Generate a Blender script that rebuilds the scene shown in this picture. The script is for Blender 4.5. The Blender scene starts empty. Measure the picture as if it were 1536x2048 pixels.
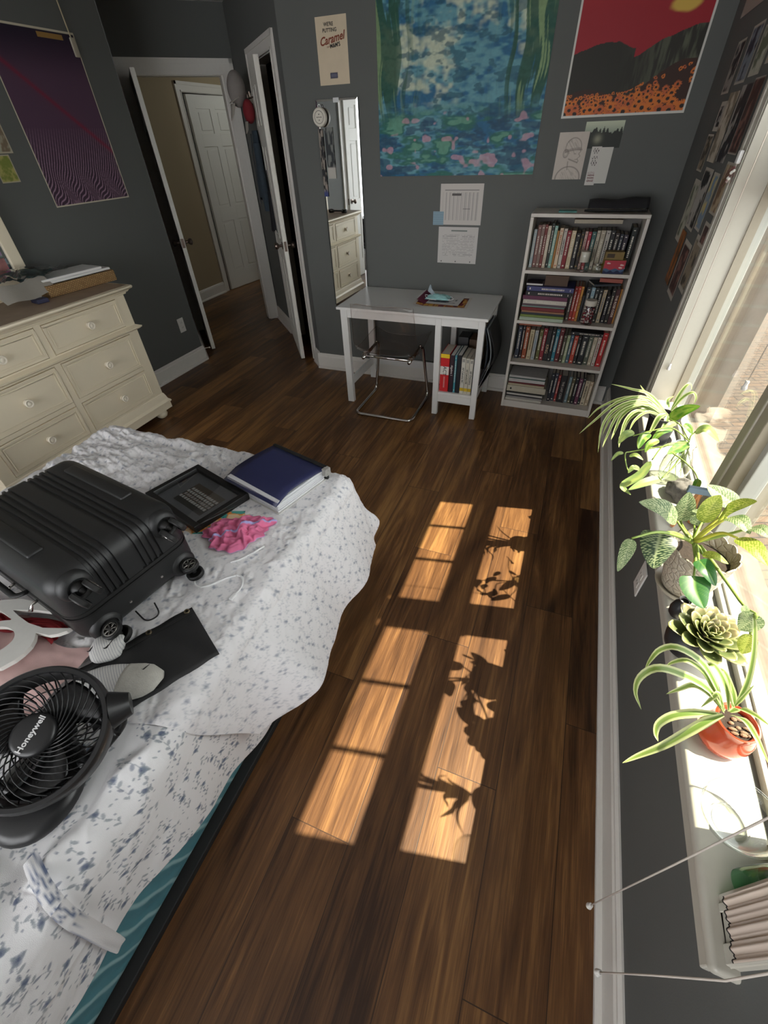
import bpy, bmesh, math, random
import numpy as np
from mathutils import Vector, Matrix, Euler
C = bpy.context.scene.collection
rnd = random.Random(7)
PI = math.pi

# ---------------------------------------------------------------- materials
MATS = {}
def srgb(r, g, b):
    f = lambda c: (c/255/12.92) if c/255 <= .04045 else ((c/255+.055)/1.055)**2.4
    return (f(r), f(g), f(b))
def mat(name, col, rough=.6, metal=0., spec=.5, noise=0., nscale=60., bump=0., bscale=200., trans=0., sss=0., coat=0.):
    """principled material with a little procedural colour variation and bump"""
    if name in MATS: return MATS[name]
    m = bpy.data.materials.new(name); m.use_nodes = True
    nt = m.node_tree; b = nt.nodes['Principled BSDF']
    b.inputs['Base Color'].default_value = (*col, 1)
    b.inputs['Roughness'].default_value = rough
    b.inputs['Metallic'].default_value = metal
    b.inputs['Specular IOR Level'].default_value = spec
    if trans: b.inputs['Transmission Weight'].default_value = trans
    if coat: b.inputs['Coat Weight'].default_value = coat
    tc = nt.nodes.new('ShaderNodeTexCoord')
    n = nt.nodes.new('ShaderNodeTexNoise'); n.inputs['Scale'].default_value = nscale; n.inputs['Detail'].default_value = 4
    nt.links.new(tc.outputs['Object'], n.inputs['Vector'])
    mx = nt.nodes.new('ShaderNodeMix'); mx.data_type = 'RGBA'
    k = noise or .04
    mx.inputs['A'].default_value = (*[c*(1-k) for c in col], 1); mx.inputs['B'].default_value = (*[min(1, c*(1+k)) for c in col], 1)
    nt.links.new(n.outputs['Fac'], mx.inputs['Factor']); nt.links.new(mx.outputs['Result'], b.inputs['Base Color'])
    if bump:
        n2 = nt.nodes.new('ShaderNodeTexNoise'); n2.inputs['Scale'].default_value = bscale; n2.inputs['Detail'].default_value = 3
        nt.links.new(tc.outputs['Object'], n2.inputs['Vector'])
        bp = nt.nodes.new('ShaderNodeBump'); bp.inputs['Strength'].default_value = bump; bp.inputs['Distance'].default_value = .002
        nt.links.new(n2.outputs['Fac'], bp.inputs['Height']); nt.links.new(bp.outputs['Normal'], b.inputs['Normal'])
    MATS[name] = m
    return m
def colmat(name, rough=.8, spec=.3, bump=0., bscale=400., trans=0., transcol=None):
    """principled material that reads the painted 'Col' attribute of the mesh"""
    if name in MATS: return MATS[name]
    m = bpy.data.materials.new(name); m.use_nodes = True
    nt = m.node_tree; b = nt.nodes['Principled BSDF']
    b.inputs['Roughness'].default_value = rough; b.inputs['Specular IOR Level'].default_value = spec
    a = nt.nodes.new('ShaderNodeAttribute'); a.attribute_name = 'Col'
    nt.links.new(a.outputs['Color'], b.inputs['Base Color'])
    if bump:
        tc = nt.nodes.new('ShaderNodeTexCoord')
        n2 = nt.nodes.new('ShaderNodeTexNoise'); n2.inputs['Scale'].default_value = bscale
        nt.links.new(tc.outputs['Object'], n2.inputs['Vector'])
        bp = nt.nodes.new('ShaderNodeBump'); bp.inputs['Strength'].default_value = bump; bp.inputs['Distance'].default_value = .002
        nt.links.new(n2.outputs['Fac'], bp.inputs['Height']); nt.links.new(bp.outputs['Normal'], b.inputs['Normal'])
    if trans:                                   # thin leaf / cloth: some light passes through
        t = nt.nodes.new('ShaderNodeBsdfTranslucent'); nt.links.new(a.outputs['Color'], t.inputs['Color'])
        mx = nt.nodes.new('ShaderNodeMixShader'); mx.inputs['Fac'].default_value = trans
        out = nt.nodes['Material Output']
        nt.links.new(b.outputs[0], mx.inputs[1]); nt.links.new(t.outputs[0], mx.inputs[2]); nt.links.new(mx.outputs[0], out.inputs[0])
    MATS[name] = m
    return m
def glassmat(name, tint=(1, 1, 1), rough=0., ior=1.45, boost=1.):
    """thin clear glass: tinted transmission plus fresnel reflection"""
    if name in MATS: return MATS[name]
    m = bpy.data.materials.new(name); m.use_nodes = True
    nt = m.node_tree; nt.nodes.remove(nt.nodes['Principled BSDF'])
    out = nt.nodes['Material Output']
    t = nt.nodes.new('ShaderNodeBsdfTransparent'); t.inputs['Color'].default_value = (*tint, 1)
    g = nt.nodes.new('ShaderNodeBsdfGlossy'); g.inputs['Roughness'].default_value = rough
    f = nt.nodes.new('ShaderNodeLayerWeight')
    pw = nt.nodes.new('ShaderNodeMath'); pw.operation = 'POWER'; pw.inputs[1].default_value = 4.5
    mul = nt.nodes.new('ShaderNodeMath'); mul.operation = 'MULTIPLY_ADD'; mul.inputs[1].default_value = .9*boost; mul.inputs[2].default_value = .04*boost; mul.use_clamp = True
    mx = nt.nodes.new('ShaderNodeMixShader')
    nt.links.new(f.outputs['Facing'], pw.inputs[0]); nt.links.new(pw.outputs[0], mul.inputs[0]); nt.links.new(mul.outputs[0], mx.inputs[0])
    nt.links.new(t.outputs[0], mx.inputs[1]); nt.links.new(g.outputs[0], mx.inputs[2]); nt.links.new(mx.outputs[0], out.inputs[0])
    MATS[name] = m
    return m

# ---------------------------------------------------------------- mesh collecting
class MB:
    def __init__(self): self.v = []; self.f = []; self.mi = []; self.cur = 0; self.col = None; self.cols = []
    def add(self, vs, fs):
        o = len(self.v); self.v += [tuple(p) for p in vs]; self.f += [tuple(o+i for i in f) for f in fs]
        self.mi += [self.cur]*len(fs); self.cols += [self.col]*len(vs)
        return self
    def box(self, x0, x1, y0, y1, z0, z1, M=None):
        vs = [(x, y, z) for x in (x0, x1) for y in (y0, y1) for z in (z0, z1)]
        if M is not None: vs = [tuple(M @ Vector(p)) for p in vs]
        return self.add(vs, [(0, 1, 3, 2), (4, 6, 7, 5), (0, 4, 5, 1), (2, 3, 7, 6), (0, 2, 6, 4), (1, 5, 7, 3)])
    def rbox(self, x0, x1, y0, y1, z0, z1, r=.004, seg=2, M=None):
        bm = bmesh.new(); bmesh.ops.create_cube(bm, size=1)
        for v in bm.verts: v.co = Vector(((x0+x1)/2+v.co.x*(x1-x0), (y0+y1)/2+v.co.y*(y1-y0), (z0+z1)/2+v.co.z*(z1-z0)))
        r = min(r, .49*min(x1-x0, y1-y0, z1-z0))
        bmesh.ops.bevel(bm, geom=bm.edges[:], offset=r, segments=seg, affect='EDGES', profile=.5)
        return self.frombm(bm, M)
    def frombm(self, bm, M=None):
        bm.verts.index_update()
        vs = [tuple(M @ v.co) if M is not None else tuple(v.co) for v in bm.verts]
        fs = [tuple(v.index for v in f.verts) for f in bm.faces]; bm.free()
        return self.add(vs, fs)
    def prism(self, poly, z0, z1, M=None):
        n = len(poly); vs = [(p[0], p[1], z0) for p in poly]+[(p[0], p[1], z1) for p in poly]
        if M is not None: vs = [tuple(M @ Vector(p)) for p in vs]
        return self.add(vs, [tuple(range(n-1, -1, -1)), tuple(range(n, 2*n))]+[(i, (i+1) % n, n+(i+1) % n, n+i) for i in range(n)])
    def tube(self, pts, r, seg=8, cap=True, closed=False, flat=None):
        pts = [Vector(p) for p in pts]; n = len(pts)
        rs = r if hasattr(r, '__len__') else [r]*n
        vs = []; up = None
        for i in range(n):
            a = pts[i-1] if (i > 0 or closed) else pts[i]; b = pts[(i+1) % n] if (i < n-1 or closed) else pts[i]
            t = (b-a).normalized() if (b-a).length > 1e-9 else Vector((0, 0, 1))
            if up is None:
                up = Vector((0, 0, 1)) if abs(t.z) < .9 else Vector((1, 0, 0))
            s = t.cross(up)
            if s.length < 1e-6: s = t.orthogonal()
            s.normalize(); up = s.cross(t).normalized()
            for k in range(seg):
                an = 2*PI*k/seg; fl = flat or 1
                vs.append(pts[i]+s*(math.cos(an)*rs[i])+up*(math.sin(an)*rs[i]*fl))
        fs = []
        for i in range(n if closed else n-1):
            j = (i+1) % n
            for k in range(seg):
                fs.append((i*seg+k, i*seg+(k+1) % seg, j*seg+(k+1) % seg, j*seg+k))
        if cap and not closed: fs += [tuple(range(seg-1, -1, -1)), tuple(range((n-1)*seg, n*seg))]
        return self.add(vs, fs)
    def lathe(self, prof, seg=32, M=None, a0=0, a1=2*PI, rfun=None):
        full = abs(a1-a0-2*PI) < 1e-6; ns = seg if full else seg+1
        vs = []
        for k in range(ns):
            a = a0+(a1-a0)*k/seg
            for i, (r, z) in enumerate(prof):
                rr = r*(rfun(a, i) if rfun else 1)
                vs.append(Vector((rr*math.cos(a), rr*math.sin(a), z)))
        if M is not None: vs = [M @ p for p in vs]
        m = len(prof); fs = []
        for k in range(seg):
            k2 = (k+1) % ns
            for i in range(m-1):
                fs.append((k*m+i, k2*m+i, k2*m+i+1, k*m+i+1))
        return self.add(vs, fs)
    def sphere(self, c, r, seg=16, rings=10, sc=(1, 1, 1), M=None):
        vs = []; fs = []
        for i in range(rings+1):
            t = PI*i/rings
            for k in range(seg):
                a = 2*PI*k/seg; p = Vector((c[0]+r*sc[0]*math.sin(t)*math.cos(a), c[1]+r*sc[1]*math.sin(t)*math.sin(a), c[2]+r*sc[2]*math.cos(t)))
                vs.append(M @ p if M is not None else p)
        for i in range(rings):
            for k in range(seg): fs.append((i*seg+k, (i+1)*seg+k, (i+1)*seg+(k+1) % seg, i*seg+(k+1) % seg))
        return self.add(vs, fs)
    def grid(self, P):
        """P: list of rows of points"""
        n = len(P); m = len(P[0])
        return self.add([p for row in P for p in row], [(i*m+j, i*m+j+1, (i+1)*m+j+1, (i+1)*m+j) for i in range(n-1) for j in range(m-1)])
    def build(self, name, mats, parent=None, smooth=False, bevel=0., angle=.6, solid=0., sub=0):
        me = bpy.data.meshes.new(name); me.from_pydata(self.v, [], self.f)
        for m in (mats if isinstance(mats, (list, tuple)) else [mats]): me.materials.append(m)
        if any(self.mi): me.polygons.foreach_set('material_index', self.mi)
        if any(c is not None for c in self.cols):
            at = me.color_attributes.new('Col', 'FLOAT_COLOR', 'POINT')
            at.data.foreach_set('color', np.array([(*(c if c is not None else (1, 1, 1)), 1) for c in self.cols], dtype=np.float32).ravel())
        me.validate(); bm = bmesh.new(); bm.from_mesh(me)
        bmesh.ops.remove_doubles(bm, verts=bm.verts, dist=1e-6)
        bmesh.ops.recalc_face_normals(bm, faces=bm.faces); bm.to_mesh(me); bm.free()
        return finish(name, me, parent, smooth, bevel, angle, solid, sub)
def finish(name, me, parent=None, smooth=False, bevel=0., angle=.6, solid=0., sub=0):
    o = bpy.data.objects.new(name, me); C.objects.link(o)
    if parent is not None: o.parent = parent
    if solid:
        md = o.modifiers.new('solid', 'SOLIDIFY'); md.thickness = solid; md.offset = 0
    if bevel:
        md = o.modifiers.new('bevel', 'BEVEL'); md.width = bevel; md.segments = 2; md.limit_method = 'ANGLE'; md.angle_limit = .7
    if sub:
        md = o.modifiers.new('sub', 'SUBSURF'); md.levels = sub; md.render_levels = sub
    if smooth:
        me.polygons.foreach_set('use_smooth', [True]*len(me.polygons))
        if angle < 3:
            try: me.set_sharp_from_angle(angle=angle)
            except Exception: pass
    return o
def tag(o, label=None, cat=None, group=None, kind=None):
    if label: o['label'] = label
    if cat: o['category'] = cat
    if group: o['group'] = group
    if kind: o['kind'] = kind
    return o
def thing(name, label, cat, loc=(0, 0, 0), rot=(0, 0, 0), group=None):
    o = bpy.data.objects.new(name, None); C.objects.link(o); o.empty_display_size = .05
    o.location = loc; o.rotation_euler = rot
    return tag(o, label, cat, group)
def struct(o): o['kind'] = 'structure'; return o
def dup(o, loc, rot=None, label=None, parent=None):
    c = o.copy(); C.objects.link(c); c.parent = parent
    if loc is not None: c.location = loc
    if rot is not None: c.rotation_euler = rot
    if label: c['label'] = label
    for ch in list(o.children): dup(ch, None, None, None, c)
    return c
def painted(name, W, H, nx, ny, paint, material, parent=None, warp=None):
    """flat sheet in local XZ (x 0..W, z 0..H, facing -Y) whose picture is painted on its vertices.
    paint(X, Z) -> (n, 3) linear colours with X, Z in 0..1; warp(X, Z) -> y offset"""
    xs = np.linspace(0, 1, nx+1); zs = np.linspace(0, 1, ny+1)
    X, Z = np.meshgrid(xs, zs); X = X.ravel(); Z = Z.ravel()
    co = np.zeros((len(X), 3), dtype=np.float32); co[:, 0] = X*W; co[:, 2] = Z*H
    if warp is not None: co[:, 1] = warp(X, Z)
    return gridmesh(name, co, nx, ny, np.clip(paint(X, Z), 0, 1), material, parent, False)
def gridmesh(name, co, nx, ny, col, material, parent=None, smooth=True):
    me = bpy.data.meshes.new(name)
    nv = (nx+1)*(ny+1); nf = nx*ny
    i = np.arange(ny)[:, None]; j = np.arange(nx)[None, :]
    a = (i*(nx+1)+j); q = np.stack([a, a+1, a+nx+2, a+nx+1], -1).reshape(-1)
    me.vertices.add(nv); me.vertices.foreach_set('co', np.ascontiguousarray(co, dtype=np.float32).ravel())
    me.loops.add(nf*4); me.loops.foreach_set('vertex_index', q.astype(np.int32))
    me.polygons.add(nf); me.polygons.foreach_set('loop_start', np.arange(0, nf*4, 4, dtype=np.int32))
    me.update(calc_edges=True)
    if col is not None:
        at = me.color_attributes.new('Col', 'FLOAT_COLOR', 'POINT')
        c4 = np.ones((nv, 4), dtype=np.float32); c4[:, :3] = col; at.data.foreach_set('color', c4.ravel())
    me.materials.append(material)
    return finish(name, me, parent, smooth, angle=9)
FONT_CACHE = {}
def text_mesh(name, s, size, material, parent, M, extrude=.0004, align='CENTER', shear=0., bold=0.):
    """lettering: Blender's own font turned into a mesh, placed with the local matrix M (text in XY, facing +Z)"""
    cu = bpy.data.curves.new(name, 'FONT'); cu.body = s; cu.size = size; cu.align_x = align; cu.align_y = 'CENTER'
    cu.extrude = extrude; cu.resolution_u = 3; cu.shear = shear; cu.offset = bold
    t = bpy.data.objects.new('tmp', cu); C.objects.link(t)
    dg = bpy.context.evaluated_depsgraph_get(); dg.update()
    me = bpy.data.meshes.new_from_object(t.evaluated_get(dg)); bpy.data.objects.remove(t)
    me.materials.clear(); me.materials.append(material); me.transform(M)
    o = bpy.data.objects.new(name, me); C.objects.link(o); o.parent = parent
    return o
def axes(o, x, y):
    """matrix with local x along x, local y along y (orthonormalised), origin o"""
    x = Vector(x).normalized(); y = Vector(y); z = x.cross(y).normalized(); y = z.cross(x)
    return Matrix(((x.x, y.x, z.x, o[0]), (x.y, y.y, z.y, o[1]), (x.z, y.z, z.z, o[2]), (0, 0, 0, 1)))
# value noise for painting and cloth
def vnoise(X, Y, seed=0):
    X = np.asarray(X, float); Y = np.asarray(Y, float)
    xi = np.floor(X).astype(np.int64); yi = np.floor(Y).astype(np.int64); xf = X-xi; yf = Y-yi
    def h(a, b):
        n = (a*374761393+b*668265263+seed*974634777) & 0xffffffff
        n = ((n ^ (n >> 13))*1274126177) & 0xffffffff
        return ((n ^ (n >> 16)) & 0xffff)/65535.
    u = xf*xf*(3-2*xf); v = yf*yf*(3-2*yf)
    return (h(xi, yi)*(1-u)+h(xi+1, yi)*u)*(1-v)+(h(xi, yi+1)*(1-u)+h(xi+1, yi+1)*u)*v
def fbm(X, Y, oct=4, seed=0):
    s = 0; a = .5; t = 0
    for o in range(oct):
        s = s+a*vnoise(np.asarray(X)*2**o+o*17.3, np.asarray(Y)*2**o-o*9.1, seed+o); t += a; a *= .5
    return s/t
def sstep(a, b, x): t = np.clip((x-a)/(b-a), 0, 1); return t*t*(3-2*t)
def lerp(c, d, t): return c*(1-t[:, None])+np.asarray(d, float)[None, :]*t[:, None]
def solidc(X, c): return np.tile(np.asarray(c, float), (len(X), 1))
def resample(pts, n):
    pts = [Vector(p) for p in pts]; q = [pts[0]*2-pts[1]]+pts+[pts[-1]*2-pts[-2]]; out = []
    for k in range(n+1):
        s = k/n*(len(pts)-1); i = min(int(s), len(pts)-2); f = s-i; a, b, c, d = q[i:i+4]
        out.append(.5*((2*b)+(c-a)*f+(2*a-5*b+4*c-d)*f*f+(3*b-a-3*c+d)*f**3))
    return out
def UV(u, v, z=0.): s = math.sqrt(.5); return Vector(((u+v)*s, (u-v)*s, z))   # diagonal nook axes
# ---------------------------------------------------------------- camera
cam_d = bpy.data.cameras.new('camera'); cam = bpy.data.objects.new('camera', cam_d); C.objects.link(cam)
cam_d.sensor_fit = 'VERTICAL'; cam_d.sensor_height = 24.; cam_d.lens = 857.86/2048*24.; cam_d.clip_start = .02
yw, pt, rl = -.393512265, .718999709, -.0424421041
fw = Vector((math.sin(yw)*math.cos(pt), math.cos(yw)*math.cos(pt), -math.sin(pt)))
rt = Vector((math.cos(yw), -math.sin(yw), 0)); up = rt.cross(fw)
r2 = rt*math.cos(rl)+up*math.sin(rl); u2 = up*math.cos(rl)-rt*math.sin(rl)
cam.matrix_world = Matrix(((r2.x, u2.x, -fw.x, 0), (r2.y, u2.y, -fw.y, 0), (r2.z, u2.z, -fw.z, 1.59), (0, 0, 0, 1)))
bpy.context.scene.camera = cam

# ---------------------------------------------------------------- surfaces
def nodes(m):
    nt = m.node_tree
    def N(t, **k):
        n = nt.nodes.new(t)
        for a, b in k.items(): setattr(n, a, b)
        return n
    def Mt(op, a, b=None):
        n = N('ShaderNodeMath', operation=op)
        for i, s in enumerate((a, b)):
            if s is None: continue
            if isinstance(s, (int, float)): n.inputs[i].default_value = s
            else: nt.links.new(s, n.inputs[i])
        return n.outputs[0]
    return nt, N, Mt
def floor_material():
    m = bpy.data.materials.new('oak plank floor'); m.use_nodes = True
    nt, N, Mt = nodes(m); L = nt.links; b = nt.nodes['Principled BSDF']
    g = N('ShaderNodeNewGeometry'); s = N('ShaderNodeSeparateXYZ'); L.new(g.outputs['Position'], s.inputs[0])
    x, y = s.outputs[0], s.outputs[1]
    W, Ln = .194, 1.24
    xr = Mt('DIVIDE', Mt('ADD', x, .065+W*40), W); row = Mt('FLOOR', xr); fx = Mt('SUBTRACT', xr, row)
    sh = Mt('FRACT', Mt('MULTIPLY', row, .3819)); yr = Mt('ADD', Mt('DIVIDE', Mt('ADD', y, 20.21), Ln), sh); col = Mt('FLOOR', yr); fy = Mt('SUBTRACT', yr, col)
    cv = N('ShaderNodeCombineXYZ'); L.new(row, cv.inputs[0]); L.new(col, cv.inputs[1])
    wn = N('ShaderNodeTexWhiteNoise', noise_dimensions='2D'); L.new(cv.outputs[0], wn.inputs['Vector']); idv = wn.outputs['Value']
    gv = N('ShaderNodeCombineXYZ')
    L.new(Mt('ADD', Mt('MULTIPLY', x, 34), Mt('MULTIPLY', idv, 90)), gv.inputs[0]); L.new(Mt('MULTIPLY', y, 1.7), gv.inputs[1]); L.new(Mt('MULTIPLY', idv, 37), gv.inputs[2])
    n1 = N('ShaderNodeTexNoise'); n1.inputs['Scale'].default_value = 1; n1.inputs['Detail'].default_value = 7; n1.inputs['Roughness'].default_value = .62; n1.inputs['Distortion'].default_value = 1.1
    L.new(gv.outputs[0], n1.inputs['Vector'])
    gv2 = N('ShaderNodeCombineXYZ')
    L.new(Mt('ADD', Mt('MULTIPLY', x, 8), Mt('MULTIPLY', idv, 31)), gv2.inputs[0]); L.new(Mt('MULTIPLY', y, .9), gv2.inputs[1]); L.new(Mt('MULTIPLY', idv, 17), gv2.inputs[2])
    n2 = N('ShaderNodeTexNoise'); n2.inputs['Scale'].default_value = 1; n2.inputs['Detail'].default_value = 3; n2.inputs['Distortion'].default_value = 1.6
    L.new(gv2.outputs[0], n2.inputs['Vector'])
    gv3 = N('ShaderNodeCombineXYZ'); L.new(Mt('MULTIPLY', x, 330), gv3.inputs[0]); L.new(Mt('MULTIPLY', y, 9), gv3.inputs[1]); L.new(idv, gv3.inputs[2])
    n3 = N('ShaderNodeTexNoise'); n3.inputs['Scale'].default_value = 1; n3.inputs['Detail'].default_value = 2; L.new(gv3.outputs[0], n3.inputs['Vector'])
    f = Mt('ADD', Mt('MULTIPLY', n1.outputs['Fac'], .62), Mt('MULTIPLY', n2.outputs['Fac'], .55))
    f = Mt('ADD', f, Mt('MULTIPLY', Mt('SUBTRACT', idv, .5), .20)); f = Mt('ADD', f, Mt('MULTIPLY', Mt('SUBTRACT', n3.outputs['Fac'], .5), .22))
    rp = N('ShaderNodeValToRGB'); e = rp.color_ramp.elements
    e[0].position = .36; e[0].color = (*FLOOR_D, 1); e[1].position = .84; e[1].color = (*FLOOR_L, 1)
    q = e.new(.58); q.color = (*FLOOR_M, 1)
    L.new(f, rp.inputs[0])
    ex = Mt('MINIMUM', Mt('MULTIPLY', fx, W), Mt('MULTIPLY', Mt('SUBTRACT', 1, fx), W))
    ey = Mt('MINIMUM', Mt('MULTIPLY', fy, Ln), Mt('MULTIPLY', Mt('SUBTRACT', 1, fy), Ln))
    ed = Mt('MINIMUM', ex, ey); gap = Mt('LESS_THAN', ed, .0013)
    mx = N('ShaderNodeMix', data_type='RGBA'); L.new(gap, mx.inputs['Factor']); L.new(rp.outputs[0], mx.inputs['A']); mx.inputs['B'].default_value = (.035, .016, .007, 1)
    L.new(mx.outputs['Result'], b.inputs['Base Color'])
    rg = Mt('ADD', .30, Mt('MULTIPLY', n1.outputs['Fac'], .22)); L.new(rg, b.inputs['Roughness']); b.inputs['Specular IOR Level'].default_value = .45
    bp = N('ShaderNodeBump'); bp.inputs['Strength'].default_value = .25; bp.inputs['Distance'].default_value = .001
    L.new(Mt('SUBTRACT', Mt('ADD', n3.outputs['Fac'], n1.outputs['Fac']), Mt('MULTIPLY', gap, 3)), bp.inputs['Height']); L.new(bp.outputs[0], b.inputs['Normal'])
    return m
FLOOR_D, FLOOR_M, FLOOR_L = (.030, .0115, .0045), (.125, .055, .019), (.33, .165, .054)
M_floor = floor_material()
M_wall = mat('slate wall paint', (.104, .108, .102), .75, noise=.05, nscale=3, bump=.12, bscale=350)
M_hall = mat('beige hall paint', (.34, .27, .17), .8, noise=.05, nscale=3)
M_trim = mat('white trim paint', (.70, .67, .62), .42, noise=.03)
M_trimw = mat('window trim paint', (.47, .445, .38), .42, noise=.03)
M_ceil = mat('ceiling paint', (.60, .59, .57), .9)
M_dark = mat('closet interior', (.02, .02, .022), .9)  # near-black colour puts the closet's shade into its walls

def wallbox(name, boxes, m, pieces=None):
    b = MB()
    for q in boxes: b.box(*q)
    return struct(b.build(name, m))
b = MB().box(-6.2, .62, -2.4, 8.2, -.12, 0); struct(b.build('floor', M_floor))
b = MB().box(-6.2, .75, -2.4, 8.2, 2.46, 2.58); struct(b.build('ceiling', M_ceil))
WX = .455                                     # face of the window wall
WY0, WY1, WZ0, WZ1 = .275, 2.16, .615, 1.985   # window opening
b = MB()
b.box(WX, .60, -2.4, 3.52, 0, WZ0-.002); b.box(WX, .60, -2.4, 3.52, WZ1, 2.46)
b.box(WX, .60, WY1, 3.52, WZ0-.002, WZ1); b.box(WX, .60, -2.4, WY0, WZ0-.002, WZ1)
struct(b.build('wall_right', M_wall))
b = MB().box(-1.975, WX, 3.40, 3.52, 0, 2.46); struct(b.build('wall_back', M_wall))
b = MB().box(-3.29, -3.17, -2.4, 3.235, 0, 2.46); struct(b.build('wall_left', M_wall))
# unseen rear wall; its wide opening is added to let fill light in
b = MB().box(-3.29, .60, -2.4, -2.28, 0, .30); b.box(-3.29, .60, -2.4, -2.28, 2.25, 2.46)
b.box(-3.29, -3.05, -2.4, -2.28, .30, 2.25); b.box(.35, .60, -2.4, -2.28, .30, 2.25)
struct(b.build('wall_rear', M_wall))
# diagonal nook: side wall, door wall, closet wall
def uvbox(b, u0, u1, v0, v1, z0, z1):
    ps = [UV(u0, v0), UV(u1, v0), UV(u1, v1), UV(u0, v1)]
    return b.prism([(p.x, p.y) for p in ps], z0, z1)
b = uvbox(MB(), -.07, .05, -5.60, -4.53, 0, 2.46); struct(b.build('wall_nook', M_wall))
VW = -5.47
b = MB(); uvbox(b, .05, .155, VW-.12, VW, 0, 2.46); uvbox(b, .905, 1.135, VW-.12, VW, 0, 2.46); uvbox(b, .155, .905, VW-.12, VW, 2.05, 2.46)
struct(b.build('wall_doorway', M_wall))
UC = 1.015
b = MB(); uvbox(b, UC, UC+.11, -4.04, -3.80, 0, 2.46); uvbox(b, UC, UC+.11, VW, -4.745, 0, 2.46); uvbox(b, UC, UC+.11, -4.745, -4.04, 2.05, 2.46)
struct(b.build('wall_closet', M_wall))
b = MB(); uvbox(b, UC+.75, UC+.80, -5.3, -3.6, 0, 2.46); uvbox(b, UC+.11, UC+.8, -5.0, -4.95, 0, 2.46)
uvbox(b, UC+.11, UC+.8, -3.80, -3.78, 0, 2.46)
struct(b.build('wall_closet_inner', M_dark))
# hall beyond
b = MB().box(-4.65, -4.53, 3.6, 5.47, 0, 2.46); b.box(-4.65, -4.53, 6.27, 8.2, 0, 2.46); b.box(-4.65, -4.53, 5.47, 6.27, 2.05, 2.46)
b.box(-4.65, -1.9, 8.0, 8.2, 0, 2.46); b.box(-2.3, -2.2, 5.05, 8.0, 0, 2.46)
b.box(-4.65, -3.95, 3.5, 3.6, 0, 2.46)
struct(b.build('wall_hall', M_hall))
b = MB().box(-6.2, -6.1, 4.5, 7.5, 0, 2.46); b.box(-6.2, -4.65, 4.4, 4.5, 0, 2.46); b.box(-6.2, -4.65, 7.5, 7.6, 0, 2.46)
struct(b.build('wall_far_room', M_wall))
# baseboards: board with a stepped top and a shoe strip, profile (out, up)
PB = [(0, 0), (.030, 0), (.030, .012), (.024, .018), (.016, .02), (.016, .105), (.012, .113), (.012, .122), (.005, .132), (0, .132)]
def sweep(b, prof, p0, p1, out):
    p0 = Vector(p0); p1 = Vector(p1); o = Vector(out).normalized(); n = len(prof)
    vs = [p0+o*a+Vector((0, 0, z)) for a, z in prof]+[p1+o*a+Vector((0, 0, z)) for a, z in prof]
    return b.add(vs, [(i, (i+1) % n, n+(i+1) % n, n+i) for i in range(n)]+[tuple(range(n)), tuple(range(2*n-1, n-1, -1))])
struct(sweep(MB(), PB, (WX, -2.28, 0), (WX, 3.40, 0), (-1, 0, 0)).build('baseboard_right', M_trim))
b = sweep(MB(), PB, (-1.99, 3.40, 0), (WX-.03, 3.40, 0), (0, -1, 0))
e = UV(UC, -3.80); f = UV(UC, -3.965); sweep(b, PB, e, f, UV(-1, 0)); struct(b.build('baseboard_back', M_trim))
b = sweep(MB(), PB, (-3.17, -2.28, 0), (-3.17, 3.25, 0), (1, 0, 0)); sweep(b, PB, UV(.05, -4.53), UV(.05, VW+.02), UV(1, 0))
struct(b.build('baseboard_left', M_trim))
struct(sweep(MB(), PB, UV(UC, -4.83), UV(UC, VW+.02), UV(-1, 0)).build('baseboard_closet', M_trim))
struct(sweep(MB(), PB, (-4.53, 3.6, 0), (-4.53, 5.38, 0), (1, 0, 0)).build('baseboard_hall', M_trim))
# door casings
def casing(b, O, X, N, w, h, cw=.085, t=.018):
    """casing round an opening from O along X (width w, height h), face normal N"""
    O = Vector(O); X = Vector(X).normalized(); N = Vector(N).normalized(); Z = Vector((0, 0, 1))
    def bx(x0, x1, z0, z1, t0, t1):
        vs = [O+X*x+Z*z+N*q for x in (x0, x1) for z in (z0, z1) for q in (t0, t1)]
        b.add(vs, [(0, 1, 3, 2), (4, 6, 7, 5), (0, 4, 5, 1), (2, 3, 7, 6), (0, 2, 6, 4), (1, 5, 7, 3)])
    for s, e in ((-cw, 0), (w, w+cw)): bx(s, e, 0, h+cw, 0, t*.7)
    bx(0, w, h, h+cw, 0, t*.7)
    for s, e in ((-cw, -cw*.68), (w+cw*.68, w+cw)): bx(s, e, 0, h+cw, t*.7, t)
    bx(-cw, w+cw, h+cw*.68, h+cw, t*.7, t)
    bx(-.012, 0, 0, h+.012, t*.7, t*.95); bx(w, w+.012, 0, h+.012, t*.7, t*.95); bx(-.012, w+.012, h, h+.012, t*.7, t*.95)
    return b
def jamb(b, O, X, N, w, h, d):
    O = Vector(O); X = Vector(X).normalized(); N = Vector(N).normalized(); Z = Vector((0, 0, 1))
    def bx(x0, x1, z0, z1, t0, t1):
        vs = [O+X*x+Z*z+N*q for x in (x0, x1) for z in (z0, z1) for q in (t0, t1)]
        b.add(vs, [(0, 1, 3, 2), (4, 6, 7, 5), (0, 4, 5, 1), (2, 3, 7, 6), (0, 2, 6, 4), (1, 5, 7, 3)])
    bx(-.002, .015, 0, h, -d, .001); bx(w-.015, w+.002, 0, h, -d, .001); bx(0, w, h-.015, h+.002, -d, .001)
    return b
b = casing(MB(), UV(.155, VW), UV(1, 0), UV(0, 1), .75, 2.04, .10); jamb(b, UV(.155, VW), UV(1, 0), UV(0, 1), .75, 2.05, .12)
struct(b.build('trim_1', M_trim))
b = casing(MB(), UV(UC, -4.04), UV(0, -1), UV(-1, 0), .705, 2.04, .085); jamb(b, UV(UC, -4.04), UV(0, -1), UV(-1, 0), .705, 2.05, .11)
struct(b.build('trim_2', M_trim))
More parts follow.
